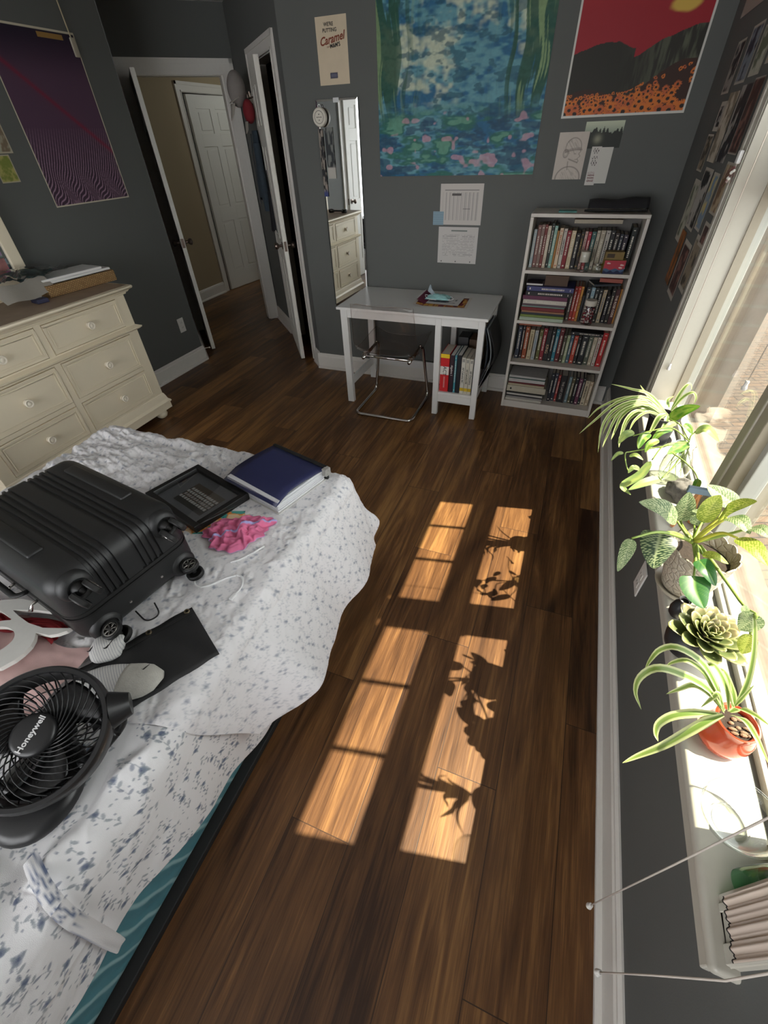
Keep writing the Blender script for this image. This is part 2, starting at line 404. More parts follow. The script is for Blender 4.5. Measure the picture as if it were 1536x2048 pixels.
b = casing(MB(), (-4.53, 5.47, 0), (0, 1, 0), (1, 0, 0), .80, 2.04, .085); jamb(b, (-4.53, 5.47, 0), (0, 1, 0), (1, 0, 0), .80, 2.05, .12)
struct(b.build('trim_3', M_trim))

# ---------------------------------------------------------------- doors (leaf with recessed panels, knobs, hinges)
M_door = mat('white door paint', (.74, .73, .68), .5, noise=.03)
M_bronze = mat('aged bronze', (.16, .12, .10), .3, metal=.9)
M_doord = mat('shade-toned door paint', (.66, .64, .58), .5, noise=.03)  # darker copy of the white door paint, shade mixed into the colour
def door(n, O, ang, w, m, h=2.02, t=.035, knob=True, hinges=0):
    """leaf in local x 0..w from the hinge, z up, thickness in y"""
    e = bpy.data.objects.new('door_%d' % n, None); C.objects.link(e); e.location = O; e.rotation_euler = (0, 0, ang); struct(e)
    b = MB().box(0, w, -t/2+.006, t/2-.006, .008, h)
    st = .11; mid = w/2
    cols = [(st, mid-.045), (mid+.045, w-st)]; rows = [(.22, .80), (.95, 1.56), (1.68, h-.12)]
    def frame(y0, y1):
        b.box(0, st, y0, y1, .008, h); b.box(w-st, w, y0, y1, .008, h); b.box(mid-.045, mid+.045, y0, y1, .008, h)
        zz = [(.008, .22), (.80, .95), (1.56, 1.68), (h-.12, h)]
        for z0, z1 in zz:
            b.box(st, mid-.045, y0, y1, z0, z1); b.box(mid+.045, w-st, y0, y1, z0, z1)
        for x0, x1 in cols:
            for z0, z1 in rows:
                yy = (y0, y0+.004) if y0 > 0 else (y1-.004, y1)
                b.box(x0+.03, x1-.03, *(yy), z0+.03, z1-.03)
    frame(t/2-.006, t/2); frame(-t/2, -t/2+.006)
    b.build('door_leaf', m, e, bevel=.002)
    if knob:
        for s in (1, -1):
            k = MB(); Mk = Matrix.Translation((w-.06, s*t/2, .935)) @ Matrix.Rotation(-s*PI/2, 4, 'X')
            k.lathe([(0, 0), (.028, 0), (.028, .006), (.011, .010), (.010, .028), (.022, .038), (.027, .050), (.024, .062), (.012, .069), (0, .070)], 20, Mk)
            k.build('door_handle', M_bronze, e, smooth=True)
        MB().box(w-.0005, w+.0015, -.012, .012, .90, .97).build('latch_plate', M_bronze, e)
    for i in range(hinges):
        z = (.25, 1.02, 1.80)[i]
        MB().box(-.006, .03, t/2, t/2+.003, z-.05, z+.05).tube([(-.006, t/2+.004, z-.05), (-.006, t/2+.004, z+.05)], .007, 8).build('hinge', M_bronze, e)
    return e
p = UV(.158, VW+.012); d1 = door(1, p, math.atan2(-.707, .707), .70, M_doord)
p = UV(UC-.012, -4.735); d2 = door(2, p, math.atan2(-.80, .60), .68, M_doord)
d3 = door(3, (-4.51, 5.50, 0), math.radians(84), .76, M_door, hinges=3)
tag(MB().tube([tuple(UV(.05, -4.62, .075)), tuple(UV(.115, -4.62, .075))], .004, 8).sphere(tuple(UV(.118, -4.62, .075)), .008, 10, 6).build('door_stop', M_trim), 'thin door stop spring with white tip on the nook baseboard', 'door stop')

# plain frame for the added fill light opening in the rear wall
e = bpy.data.objects.new('window_3', None); C.objects.link(e); struct(e)
b = MB()
for x0, x1, z0, z1 in ((-3.05, -2.98, .30, 2.25), (.28, .35, .30, 2.25), (-1.39, -1.31, .30, 2.25), (-2.98, .28, .30, .37), (-2.98, .28, 2.18, 2.25)): b.box(x0, x1, -2.37, -2.31, z0, z1)
b.build('window_frame', M_trim, e)
def part(b, name, m, parent, **k):
    """b is in world coordinates; parent is an unrotated thing (or its part)"""
    p = parent; off = Vector((0, 0, 0))
    while p is not None: off += p.location; p = p.parent
    b.v = [(q[0]-off.x, q[1]-off.y, q[2]-off.z) for q in b.v]
    return b.build(name, m, parent, **k)
# ---------------------------------------------------------------- dresser
M_cream = mat('cream painted wood', (.78, .69, .52), .45, noise=.04, nscale=8)
M_dtop = mat('worn tan dresser top', (.30, .22, .155), .5, noise=.18, nscale=14)
M_knob = mat('cream knob', (.80, .73, .60), .4)
DX, DY0, DY1 = -2.70, 1.00, 2.225
t = thing('dresser', 'cream six drawer dresser with round knobs against the slate wall', 'dresser', (DX-.2, 1.6, 0))
b = MB().box(-3.145, DX-.012, DY0, DY1, .10, .885)
fr = [(DY0, DY0+.07), (1.582, 1.622), (2.152, DY1)]
for y0, y1 in fr: b.box(DX-.012, DX, y0, y1, .10, .885)
ROWS = [(.195, .388), (.415, .640), (.690, .860)]
for z0, z1 in ((.10, .195), (.388, .415), (.640, .690), (.860, .885)):
    b.box(DX-.012, DX, DY0+.07, 1.582, z0, z1); b.box(DX-.012, DX, 1.622, 2.152, z0, z1)
part(b, 'carcass', M_cream, t, bevel=.002)
b = MB()
def mould(b, prof, x0, y0, y1, xb=-3.145):
    """profile (out, z) running along the front and returning on both ends"""
    n = len(prof); pts = []
    for o, z in prof: pts.append([(xb, y1+o, z), (x0+o, y1+o, z), (x0+o, y0-o, z), (xb, y0-o, z)])
    vs = [p for r in pts for p in r]; fs = []
    for i in range(n-1):
        for j in range(3): fs.append((i*4+j, i*4+j+1, (i+1)*4+j+1, (i+1)*4+j))
    fs.append((0, 1, 2, 3)); fs.append(tuple((n-1)*4+k for k in (3, 2, 1, 0)))
    return b.add(vs, fs)
mould(b, [(0, .868), (.012, .872), (.014, .880), (.024, .884), (.030, .892), (.034, .896)], DX, DY0, DY1)
part(b, 'crown_moulding', M_cream, t)
b = MB(); mould(b, [(.036, .896), (.046, .900), (.050, .909), (.046, .918), (.040, .920)], DX, DY0, DY1); tp = part(b, 'top', M_cream, t, smooth=True, angle=.9)
b = MB().box(-3.145, DX+.028, DY0-.028, DY1+.028, .9195, .9212); part(b, 'top_surface', M_dtop, t)
b = MB(); mould(b, [(0, .648), (.012, .652), (.026, .662), (.028, .670), (.014, .676), (0, .682)], DX, DY0, DY1); part(b, 'waist_moulding', M_cream, t)
b = MB(); mould(b, [(.022, .062), (.022, .105), (.030, .110), (.030, .120), (.016, .135), (.010, .160), (.004, .178), (0, .182)], DX, DY0, DY1); part(b, 'plinth', M_cream, t)
for y in (DY0+.04, DY1-.055):
    for x in (-3.09, DX-.03):
        b = MB().lathe([(0, 0), (.022, 0), (.036, .010), (.045, .028), (.042, .046), (.030, .057), (.026, .064), (0, .064)], 24, Matrix.Translation((x, y, 0)))
        part(b, 'foot', M_cream, t, smooth=True, angle=4)
for c0, c1 in ((DY0+.07, 1.582), (1.622, 2.152)):
    for z0, z1 in ROWS:
        g = .004; y0, y1, a, c = c0+g, c1-g, z0+g, z1-g
        b = MB().box(DX-.012, DX+.001, y0, y1, a, c)
        for q in ((y0, y1, a, a+.014), (y0, y1, c-.014, c), (y0, y0+.014, a+.014, c-.014), (y1-.014, y1, a+.014, c-.014)): b.box(DX+.001, DX+.005, *q)
        for q in ((y0+.022, y1-.022, a+.022, a+.028), (y0+.022, y1-.022, c-.028, c-.022), (y0+.022, y0+.028, a+.028, c-.028), (y1-.028, y1-.022, a+.028, c-.028)): b.box(DX+.001, DX+.004, *q)
        d = part(b, 'drawer', M_cream, t, bevel=.0012)
        k = MB(); Mk = Matrix.Translation((DX+.001, (y0+y1)/2+.012, (a+c)/2)) @ Matrix.Rotation(PI/2, 4, 'Y')
        k.lathe([(0, 0), (.017, 0), (.018, .004), (.010, .010), (.011, .016), (.021, .020), (.024, .026), (.021, .031), (.015, .031), (.013, .029), (.007, .031), (0, .0325)], 24, Mk)
        part(k, 'knob', M_knob, d, smooth=True, angle=.9)
# framed mirror standing on the dresser, its glass covered with small snapshots
t = thing('dresser_mirror', 'cream framed mirror standing on the dresser with small snapshots stuck inside', 'mirror', (-3.12, 1.5, .9225))
b = MB(); 
for q in ((.98, 1.05, .9225, 1.80), (1.90, 1.97, .9225, 1.80), (1.05, 1.90, .9225, 1.03), (1.05, 1.90, 1.73, 1.80)): b.box(-3.135, -3.105, *q)
part(b, 'frame', M_cream, t, bevel=.004)
M_mirror = mat('mirror silver', (.86, .88, .87), .015, metal=1., noise=.005)
part(MB().box(-3.13, -3.118, 1.05, 1.90, 1.03, 1.73), 'mirror_glass', M_mirror, t)
M_paint = colmat('print', .55, .35)
def photo_paint(seed, base):
    def f(X, Z):
        c = solidc(X, base); n = fbm(X*4+seed, Z*4, 3, seed); c = c*(.4+1.2*n)[:, None]
        for k in range(3):
            r = random.Random(seed*9+k); cx, cz = r.random(), r.random()
            c = lerp(c, (r.uniform(.05, .5), r.uniform(.05, .3), r.uniform(.06, .35)), sstep(.3, .2, np.hypot(X-cx, Z-cz)))
        return c
    return f
for i in range(14):
    y = 1.875-(i % 2)*.085; z = 1.045+(i//2)*.088
    o = painted('snapshot', .078, .08, 10, 10, photo_paint(40+i, [(.35, .16, .15), (.28, .2, .17), (.12, .2, .14), (.4, .25, .25)][i % 4]), M_paint)
    o.location = (-3.1155, y-.078, z); o.rotation_euler = (0, 0, PI/2); 
    tag(o, f'small {["reddish", "brown", "green", "pink"][i%4]} snapshot in row {i//2+1} up, {["outer", "inner"][i%2]} column beside the mirror frame', 'photo', 'snapshots on the dresser mirror')
# woven tray with white tablets, bag of papers
def weave_mat():
    m = bpy.data.materials.new('woven rush'); m.use_nodes = True; nt, N, Mt = nodes(m); bs = nt.nodes['Principled BSDF']; L = nt.links
    tc = N('ShaderNodeTexCoord'); br = N('ShaderNodeTexBrick'); mp = N('ShaderNodeMapping'); s = N('ShaderNodeSeparateXYZ'); cv = N('ShaderNodeCombineXYZ')
    L.new(tc.outputs['Object'], s.inputs[0]); L.new(Mt('ADD', s.outputs[0], s.outputs[1]), cv.inputs[0]); L.new(s.outputs[2], cv.inputs[1]); L.new(cv.outputs[0], br.inputs['Vector'])
    br.inputs['Scale'].default_value = 1; br.inputs['Brick Width'].default_value = .016; br.inputs['Row Height'].default_value = .0085; br.inputs['Mortar Size'].default_value = .0012
    br.inputs['Color1'].default_value = (.42, .26, .11, 1); br.inputs['Color2'].default_value = (.33, .19, .075, 1); br.inputs['Mortar'].default_value = (.10, .055, .02, 1)
    L.new(br.outputs['Color'], bs.inputs['Base Color']); bs.inputs['Roughness'].default_value = .8
    bp = N('ShaderNodeBump'); bp.inputs['Strength'].default_value = 1; bp.inputs['Distance'].default_value = .002; bp.invert = True
    L.new(br.outputs['Fac'], bp.inputs['Height']); L.new(bp.outputs[0], bs.inputs['Normal'])
    return m
M_rush = weave_mat()
def obox(b, c, sx, sy, z0, z1, ang, r=0.):
    M = Matrix.Translation((c[0], c[1], 0)) @ Matrix.Rotation(ang, 4, 'Z')
    return b.rbox(-sx/2, sx/2, -sy/2, sy/2, z0, z1, r, 2, M) if r else b.box(-sx/2, sx/2, -sy/2, sy/2, z0, z1, M)
ang = -.11
t = thing('woven_tray', 'rectangular woven rush tray on top of the cream dresser', 'tray', (-2.975, 2.12, .9225), (0, 0, ang))
b = MB(); sx, sy, h = .235, .46, .062
for q in ((-sx/2, -sx/2+.014, -sy/2, sy/2), (sx/2-.014, sx/2, -sy/2, sy/2), (-sx/2+.014, sx/2-.014, -sy/2, -sy/2+.014), (-sx/2+.014, sx/2-.014, sy/2-.014, sy/2)): b.rbox(*q, 0, h, .005, 2)
b.box(-sx/2+.01, sx/2-.01, -sy/2+.01, sy/2-.01, 0, .008); b.build('tray_body', M_rush, t)
M_white = mat('white plastic', (.78, .78, .77), .4); M_paper = mat('paper', (.74, .72, .68), .85, noise=.03)
M_card = mat('card', (.30, .275, .24), .8)
for i, (cx, cy, z0, w, l, a) in enumerate([(-2.985, 2.15, .984, .2, .40, -.12), (-2.99, 2.10, .998, .19, .40, -.10)]):
    o = thing('notebook', ['lower white notebook lying on the woven tray', 'upper white notebook lying on another one over the tray'][i], 'notebook', (cx, cy, z0), (0, 0, a))
    MB().rbox(-w/2, w/2, -l/2, l/2, 0, .0135, .003).build('cover', M_white, o); MB().box(-w/2+.004, w/2+.0012, -l/2+.004, l/2-.004, .003, .0105).build('pages', M_paper, o)
M_teal = mat('dark teal print', (.035, .065, .07), .5, noise=.5, nscale=25)
t = thing('plastic_bag', 'crumpled clear plastic bag with a grey card header on the dresser', 'bag', (-2.98, 1.86, .985))
def crumple(x0, x1, y0, y1, z0, amp, n, seed, sc=14, fold=None):
    P = []
    for i in range(n+1):
        r = []
        for j in range(n+1):
            x = x0+(x1-x0)*i/n; y = y0+(y1-y0)*j/n
            z = z0+amp*float(fbm(x*sc+seed, y*sc, 4, seed)); r.append((x, y, z))
        P.append(r)
    return P
M_film = glassmat('clear film', (.80, .84, .82), .12, 1.4, 3.)
b = MB().grid(crumple(-3.08, -2.90, 1.62, 2.09, 1.022, .075, 30, 3)); part(b, 'film', M_film, t, smooth=True, angle=4)
b = MB().grid(crumple(-3.06, -2.93, 1.66, 2.0, 1.014, .07, 24, 3)); part(b, 'printed_insert', M_teal, t, smooth=True, angle=4)
P = [[(-2.93+.055*s/8+.008*math.sin(6*j/12), 1.60+.33*j/12+.02*s/8, 1.030-.080*s/8+.006*math.sin(j*.8)) for j in range(13)] for s in range(9)]
hd = part(MB().grid(P), 'card_header', M_card, t, smooth=True, angle=4)
M_ink = mat('dark ink', (.02, .018, .018), .7)
nav = thing('navy_box', 'small navy packet lying in front of the woven tray on the dresser', 'packet', (-2.86, 1.80, .9215), (0, 0, -.2))
MB().rbox(-.05, .03, -.035, .03, 0, .022, .003).build('packet', mat('navy card', (.02, .022, .06), .5), nav); MB().box(-.052, -.02, -.04, .02, .0222, .026).build('label_card', M_card, nav)
# things lying on the far end of the dresser, seen in the wall mirror
e = thing('headphones', 'black headphones lying on the near end of the dresser', 'headphones', (-2.85, 1.20, .9215))
M_blk = mat('black plastic', (.012, .012, .013), .38)
b = MB().tube([(.085*math.cos(a), .085*math.sin(a), .016+.01*math.sin(a)) for a in np.linspace(.2, PI-.2, 14)], .008, 8); b.build('headband', M_blk, e, smooth=True)
for s in (-1, 1): MB().lathe([(0, 0), (.03, 0), (.036, .008), (.036, .026), (.028, .034), (0, .034)], 20, Matrix.Translation((s*.085, .01, 0))).build('ear_cup', M_blk, e, smooth=True)

# ---------------------------------------------------------------- desk
M_desk = mat('white desk laminate', (.70, .69, .67), .42, noise=.02)
t = thing('desk', 'small white desk with an open book tower against the slate wall', 'desk', (-.945, 3.1, 0))
DZ = .712
part(MB().rbox(-1.472, -.418, 2.832, 3.384, DZ-.017, DZ, .002), 'desktop', M_desk, t)
def leg(x0, x1, y0, y1, n='leg'):
    part(MB().rbox(x0, x1, y0, y1, 0, DZ-.017, .002), n, M_desk, t)
leg(-1.452, -1.402, 2.852, 2.888); leg(-1.452, -1.402, 3.326, 3.362); leg(-.762, -.722, 2.852, 2.888); leg(-.762, -.722, 3.326, 3.362); leg(-.478, -.438, 2.852, 2.888); leg(-.478, -.438, 3.326, 3.362)
part(MB().box(-1.402, -.762, 2.858, 2.874, .64, DZ-.017).box(-.722, -.478, 2.858, 2.874, .64, DZ-.017), 'front_apron', M_desk, t)
part(MB().box(-1.435, -1.418, 2.888, 3.326, .125, .185), 'side_stretcher', M_desk, t)
part(MB().box(-1.402, -.762, 3.335, 3.352, .125, .185), 'back_stretcher', M_desk, t)
part(MB().box(-.74, -.46, 2.86, 3.35, .160, .178).box(-.722, -.478, 2.856, 2.872, .105, .160), 'bottom_shelf', M_desk, t)
for x in (-.75, -.466):
    for z0, z1 in ((.64, DZ-.017), (.105, .16)): part(MB().box(x, x+.012, 2.888, 3.326, z0, z1), 'tower_rail', M_desk, t)
# ---------------------------------------------------------------- clear chair on a chrome frame
M_chrome = mat('chrome', (.62, .60, .57), .12, metal=1., noise=.01)
M_smoke = glassmat('smoke tinted plastic', (.90, .865, .85), .03, 1.45, 1.0)
t = thing('transparent_chair', 'see-through smoky plastic chair on a chrome tube base at the white desk', 'chair', (-1.08, 2.85, 0))
cx = -1.085; hw = .222
rail = []
def arc(c, a, b_, r, n=6):                  # quarter bend helper in a plane through vectors a, b_
    return [Vector(c)-Vector(a)*r*math.cos(PI/2*i/n)-Vector(b_)*r*math.sin(PI/2*i/n) for i in range(n+1)]
L_ = cx-hw; R_ = cx+hw; zb = .0125; yb, yf = 2.665, 3.06
def fillet(pts, r, n=6):
    out = [Vector(pts[0])]
    for i in range(1, len(pts)-1):
        p = Vector(pts[i]); a = (Vector(pts[i-1])-p).normalized(); c = (Vector(pts[i+1])-p).normalized()
        A = p+a*r; B = p+c*r
        for k in range(n+1):
            s = k/n; out.append(A*(1-s)**2+p*2*s*(1-s)+B*s*s)
    return out+[Vector(pts[-1])]
fr = fillet([(L_+.05, 2.76, .405), (L_+.05, 3.08, .425), (L_, 3.10, zb), (L_, yb, zb), (R_, yb, zb), (R_, 3.10, zb), (R_-.05, 3.08, .425), (R_-.05, 2.76, .405)], .055)
part(MB().tube(fr, .0115, 12), 'chrome_frame', M_chrome, t, smooth=True, angle=4)
part(MB().tube([(L_+.05, 2.80, .407), (R_-.05, 2.80, .407)], .009, 10), 'cross_bar', M_chrome, t, smooth=True, angle=4)
for x in (L_+.05, R_-.05):
    for y in (2.80, 3.03): part(MB().lathe([(0, 0), (.020, 0), (.020, .010), (.012, .016), (.012, .022), (0, .022)], 16, Matrix.Translation((x, y, .414))), 'fixing', M_chrome, t, smooth=True)
prof = [(3.16, .452), (3.13, .458), (3.05, .452), (2.95, .440), (2.86, .432), (2.78, .435), (2.725, .452), (2.69, .490), (2.672, .54), (2.66, .60), (2.65, .66), (2.642, .72), (2.634, .78), (2.632, .795)]
P = []
for i, (y, z) in enumerate(prof):
    s = i/(len(prof)-1); w = .215+.02*math.sin(PI*s) if s < .6 else .232-.022*((s-.6)/.4)
    row = []
    for j in range(17):
        u = -1+2*j/16; ed = abs(u)**4
        if s < .45: row.append((cx+u*w, y, z+.045*ed*(1-s)))
        else:
            row.append((cx+u*w*(1-.10*(max(0, s-.93)/.07)*ed), y+.055*u*u+.02*ed, z-.02*max(0, (s-.9)/.1)*ed))
    P.append(row)
sh = part(MB().grid(P), 'seat_shell', M_smoke, t, smooth=True, angle=4, sub=1)
M_rim = mat('clear plastic rim', (.55, .52, .50), .15, spec=.8)
rim = [P[0][j] for j in range(17)]+[P[i][16] for i in range(1, len(P))]+[P[-1][j] for j in range(15, -1, -1)]+[P[i][0] for i in range(len(P)-2, 0, -1)]
part(MB().tube(rim, .0035, 6, closed=True), 'shell_rim', M_smoke, t, smooth=True, angle=4)
# ---------------------------------------------------------------- bookcase
M_case = mat('off white bookcase laminate', (.58, .54, .485), .5, noise=.03)
t = thing('bookcase', 'off white four shelf bookcase full of books in the room corner', 'bookcase', (.025, 3.26, 0))
BX0, BX1, BYF, BYB = -.290, .341, 3.132, 3.382
SH = [.052, .348, .630, .930]
for x in (BX0, BX1-.018): part(MB().rbox(x, x+.018, BYF, BYB, 0, 1.2055, .0015), 'side_panel', M_case, t)
part(MB().rbox(BX0, BX1, BYF, BYB, 1.206, 1.224, .0015), 'top', M_case, t)
for z in SH: part(MB().box(BX0+.018, BX1-.018, BYF+.002, BYB-.006, z-.018, z), 'shelf', M_case, t)
part(MB().box(BX0+.018, BX1-.018, BYF+.006, BYF+.02, 0, .034), 'plinth', M_case, t)
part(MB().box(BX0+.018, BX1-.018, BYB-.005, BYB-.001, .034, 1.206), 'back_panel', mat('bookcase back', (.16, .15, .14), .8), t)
# ---------------------------------------------------------------- wall mirror and the timer stuck on it
t = thing('wall_mirror', 'tall narrow frameless mirror hung on the back wall left of the desk', 'mirror', (-1.612, 3.388, 1.165), (math.radians(0), 0, math.radians(-1.2)))
def mirror_mesh():
    b = MB(); w, h = .1475, .613; bv = .010
    o = [(-w, -h), (w, -h), (w, h), (-w, h)]; i = [(-w+bv, -h+bv), (w-bv, -h+bv), (w-bv, h-bv), (-w+bv, h-bv)]
    b.add([(x, -.003, z) for x, z in o]+[(x, -.006, z) for x, z in i]+[(x, 0, z) for x, z in o],
          [(4, 5, 6, 7)]+[(k, (k+1) % 4, 4+(k+1) % 4, 4+k) for k in range(4)]+[(8+k, 8+(k+1) % 4, (k+1) % 4, k) for k in range(4)]+[(11, 10, 9, 8)])
    return b
mirror_mesh().build('mirror_glass', M_mirror, t)
for z in (-.605, .605): MB().box(-.02, .02, -.008, .004, z-.01, z+.012).build('clip', mat('clip metal', (.5, .5, .5), .3, metal=.8), t)
# door on the left wall near the bed head, seen in the mirror
b = casing(MB(), (-3.17, -.40, 0), (0, 1, 0), (1, 0, 0), .74, 2.04, .085); struct(b.build('trim_12', M_trim))
door(4, (-3.150, -.39, 0), PI/2, .72, M_door, knob=True)
# ---------------------------------------------------------------- bed
XL, XR, YF, ZT = -2.0, -.645, 1.28, .548
M_teal_sat = mat('teal satin quilting', (.12, .33, .39), .38, noise=.2, nscale=18)
def quilt_highlights(m):
    nt = m.node_tree; N = nt.nodes.new; bs = nt.nodes['Principled BSDF']; w_ = N('ShaderNodeTexWave'); tc = N('ShaderNodeTexCoord'); mp = N('ShaderNodeMapping'); mp.inputs['Rotation'].default_value = (math.radians(62), 0, 0)
    w_.bands_direction = 'Z'; w_.inputs['Scale'].default_value = 5.5; w_.inputs['Distortion'].default_value = 2.2; w_.inputs['Detail'].default_value = 1.5; w_.inputs['Detail Scale'].default_value = 2.
    nt.links.new(tc.outputs['Object'], mp.inputs['Vector']); nt.links.new(mp.outputs[0], w_.inputs['Vector'])
    rp = N('ShaderNodeValToRGB'); rp.color_ramp.elements[0].position = .80; rp.color_ramp.elements[0].color = (.10, .29, .35, 1); rp.color_ramp.elements[1].position = .99; rp.color_ramp.elements[1].color = (.34, .58, .62, 1)  # paler diagonal bands paint the satin highlights into the colour
    nt.links.new(w_.outputs['Fac'], rp.inputs[0]); nt.links.new(rp.outputs[0], bs.inputs['Base Color'])
    bp = N('ShaderNodeBump'); bp.inputs['Strength'].default_value = .6; bp.inputs['Distance'].default_value = .01; nt.links.new(w_.outputs['Fac'], bp.inputs['Height']); nt.links.new(bp.outputs[0], bs.inputs['Normal'])
quilt_highlights(M_teal_sat)
t = thing('bed', 'low bed with a teal quilted mattress on a black base near the dresser', 'bed', (-1.32, .25, 0))
part(MB().rbox(XL+.01, XR+.004, -1.45, YF-.01, 0, .028, .004), 'bed_base', mat('black base', (.010, .010, .010), .7), t)
part(MB().rbox(XL+.012, XR-.012, -1.45, YF-.012, .028, ZT-.012, .06, 5), 'mattress', M_teal_sat, t, smooth=True, angle=4)
def drape(a, b, R, zt, fl_side, fl_foot, xl=XL, xr=XR, yf=YF):
    xa, xb, yb = xl+R, xr-R, yf-R
    px = np.clip(a, xa, xb); py = np.minimum(b, yb); dx = a-px; dy = b-py
    h_ = np.hypot(dx, dy); nx = np.where(h_ > 1e-9, dx/np.maximum(h_, 1e-9), 0); ny = np.where(h_ > 1e-9, dy/np.maximum(h_, 1e-9), 0); d = (dx**6+dy**6)**(1/6)*(1-.20*(2*nx*ny)**2)
    fl = fl_side*nx*nx+fl_foot*ny*ny
    q = R*PI/2; th = np.minimum(d, q)/R; ex = np.maximum(d-q, 0)
    out = R*np.sin(th)+ex*fl; drop = R*(1-np.cos(th))+ex*np.sqrt(np.maximum(1-fl*fl, .05))
    nz = np.cos(th)                                   # how much the cloth still faces up
    return px+nx*out, py+ny*out, zt-drop, nx, ny, nz, d
class Canvas:
    """paint ellipses onto a (b, a) grid of vertices"""
    def __init__(s, a0, a1, b0, b1, na, nb, base):
        s.a0, s.b0, s.sa, s.sb, s.na, s.nb = a0, b0, (a1-a0)/na, (b1-b0)/nb, na, nb
        s.img = np.tile(np.array(base, float), (nb+1, na+1, 1))
    def ell(s, cx, cy, rx, ry, ang, col, al=1.):
        r = max(rx, ry)*1.2; i0 = max(0, int((cy-r-s.b0)/s.sb)); i1 = min(s.nb, int((cy+r-s.b0)/s.sb)+1); j0 = max(0, int((cx-r-s.a0)/s.sa)); j1 = min(s.na, int((cx+r-s.a0)/s.sa)+1)
        if i1 <= i0 or j1 <= j0: return
        yy = s.b0+np.arange(i0, i1+1)[:, None]*s.sb-cy; xx = s.a0+np.arange(j0, j1+1)[None, :]*s.sa-cx
        u = (xx*math.cos(ang)+yy*math.sin(ang))/rx; v = (-xx*math.sin(ang)+yy*math.cos(ang))/ry
        m = (al*sstep(1.15, .75, np.sqrt(u*u+v*v)))[:, :, None]
        s.img[i0:i1+1, j0:j1+1] = s.img[i0:i1+1, j0:j1+1]*(1-m)+np.array(col)[None, None, :]*m
    def curve(s, pts, w, col, al=1.):
        for p, q in zip(pts[:-1], pts[1:]):
            L = math.hypot(q[0]-p[0], q[1]-p[1]); s.ell((p[0]+q[0])/2, (p[1]+q[1])/2, L*.6, w, math.atan2(q[1]-p[1], q[0]-p[0]), col, al)
def sprig(c, r, x, y, ang, sc, al, dk, lf):
    ca, sa = math.cos(ang), math.sin(ang)
    W = lambda u, v: (x+(u*ca-v*sa)*sc, y+(u*sa+v*ca)*sc)
    st = lambda u: .010*math.sin(u*55)-.1*u
    c.curve([W(-.042+.0085*k, st(-.042+.0085*k)) for k in range(10)], .0009, lf, al*.75)
    for k, (u, sd) in enumerate(((-.036, 1), (-.024, -1), (-.006, 1), (.012, -1))):
        L = r.uniform(.0065, .011); a = sd*r.uniform(.5, 1.0); p = W(u+L*.8*math.cos(a), st(u)+L*math.sin(a)); c.ell(*p, L*sc, .0044*sc, a+ang, lf if r.random() < .75 else dk, al*.9)
    for k in range(4): c.ell(*W(.037+r.uniform(-.005, .005), st(.037)+r.uniform(-.005, .005)), .0088*sc, .0072*sc, r.uniform(0, 3), dk, al*.75)
    c.ell(*W(.038, st(.038)), .004*sc, .003*sc, ang, [q*.75 for q in dk], al*.6)
    for a in (.9, 2.2, -1.0): c.ell(*W(.037+.010*math.cos(a), st(.037)+.010*math.sin(a)), .008*sc, .0036*sc, a+ang, lf, al*.9)
    for u, v in ((-.02, .018), (.0, -.016), (.024, .016), (.012, .022)): c.ell(*W(u, v), .0036*sc, .0028*sc, r.uniform(0, 3), dk, al*.85)
def floral(c, seed, step, al, a0, a1, b0, b1, sc=1.):
    r = random.Random(seed); dk = srgb(108, 119, 146); lf = srgb(138, 149, 160); i = 0
    y = b0
    while y < b1:
        x = a0+(.5*step if i % 2 else 0)
        while x < a1:
            sprig(c, r, x+r.uniform(-.2, .2)*step, y+r.uniform(-.2, .2)*step, r.uniform(-.9, .9)+(PI if r.random() < .4 else 0)-.6, sc*r.uniform(.85, 1.15), al*r.uniform(.8, 1), dk, lf)
            for _ in range(1): c.ell(x+r.uniform(-.5, .5)*step, y+r.uniform(-.5, .5)*step, .006*sc, .0025*sc, r.uniform(0, 3), lf, al*.8)
            x += step
        y += step*.72; i += 1
def ridged(X, Y, seed, o=3): return 1-np.abs(2*fbm(X, Y, o, seed)-1)
M_sheet = colmat('printed cotton', .9, .2, .35, 900., trans=.10)
# lower, crisply printed fitted sheet
na, nb = 760, 720; a0, a1, b0, b1 = -1.45, -.17, -1.0, .50
A, B = np.meshgrid(np.linspace(0, 1, na+1), np.linspace(b0, b1, nb+1))
hem = .40-.19*sstep(.42, -.15, B)+.012*np.sin(B*21)+.02*fbm(B*6, B*0, 2, 5)      # cloth length past the edge
A = a0+(XR-.05+.079+hem-a0)*A
x, y, z, nx, ny, nz, d = drape(A, B, .05, ZT, np.full_like(A, .03)+.02*np.sin(B*16), np.zeros_like(A))
dis = .030*(ridged(A*5+B*2.5, B*2.2-A*1.5, 11)-.72)+.012*(ridged(A*13, B*9, 3)-.7)+.003*(ridged(A*31+B*9, B*19, 4, 2)-.7)
for fx, fy, gx, gy, w, h in ((-.735, .10, -.69, -.12, .022, .016), (-.80, -.10, -.70, -.30, .03, .015), (-.66, .18, -.72, .02, .016, .010), (-.90, -.12, -.86, -.5, .02, .02), (-.78, -.16, -.66, -.5, .018, .018), (-1.0, -.05, -1.0, -.5, .03, .02)):
    L2 = (gx-fx)**2+(gy-fy)**2; s = np.clip(((A-fx)*(gx-fx)+(B-fy)*(gy-fy))/L2, -.1, 1.1); q = np.hypot(A-fx-s*(gx-fx), B-fy-s*(gy-fy))
    dis = dis+1.7*h*np.exp(-(q/w)**2)*np.sin(PI*np.clip(s, 0, 1))**.5
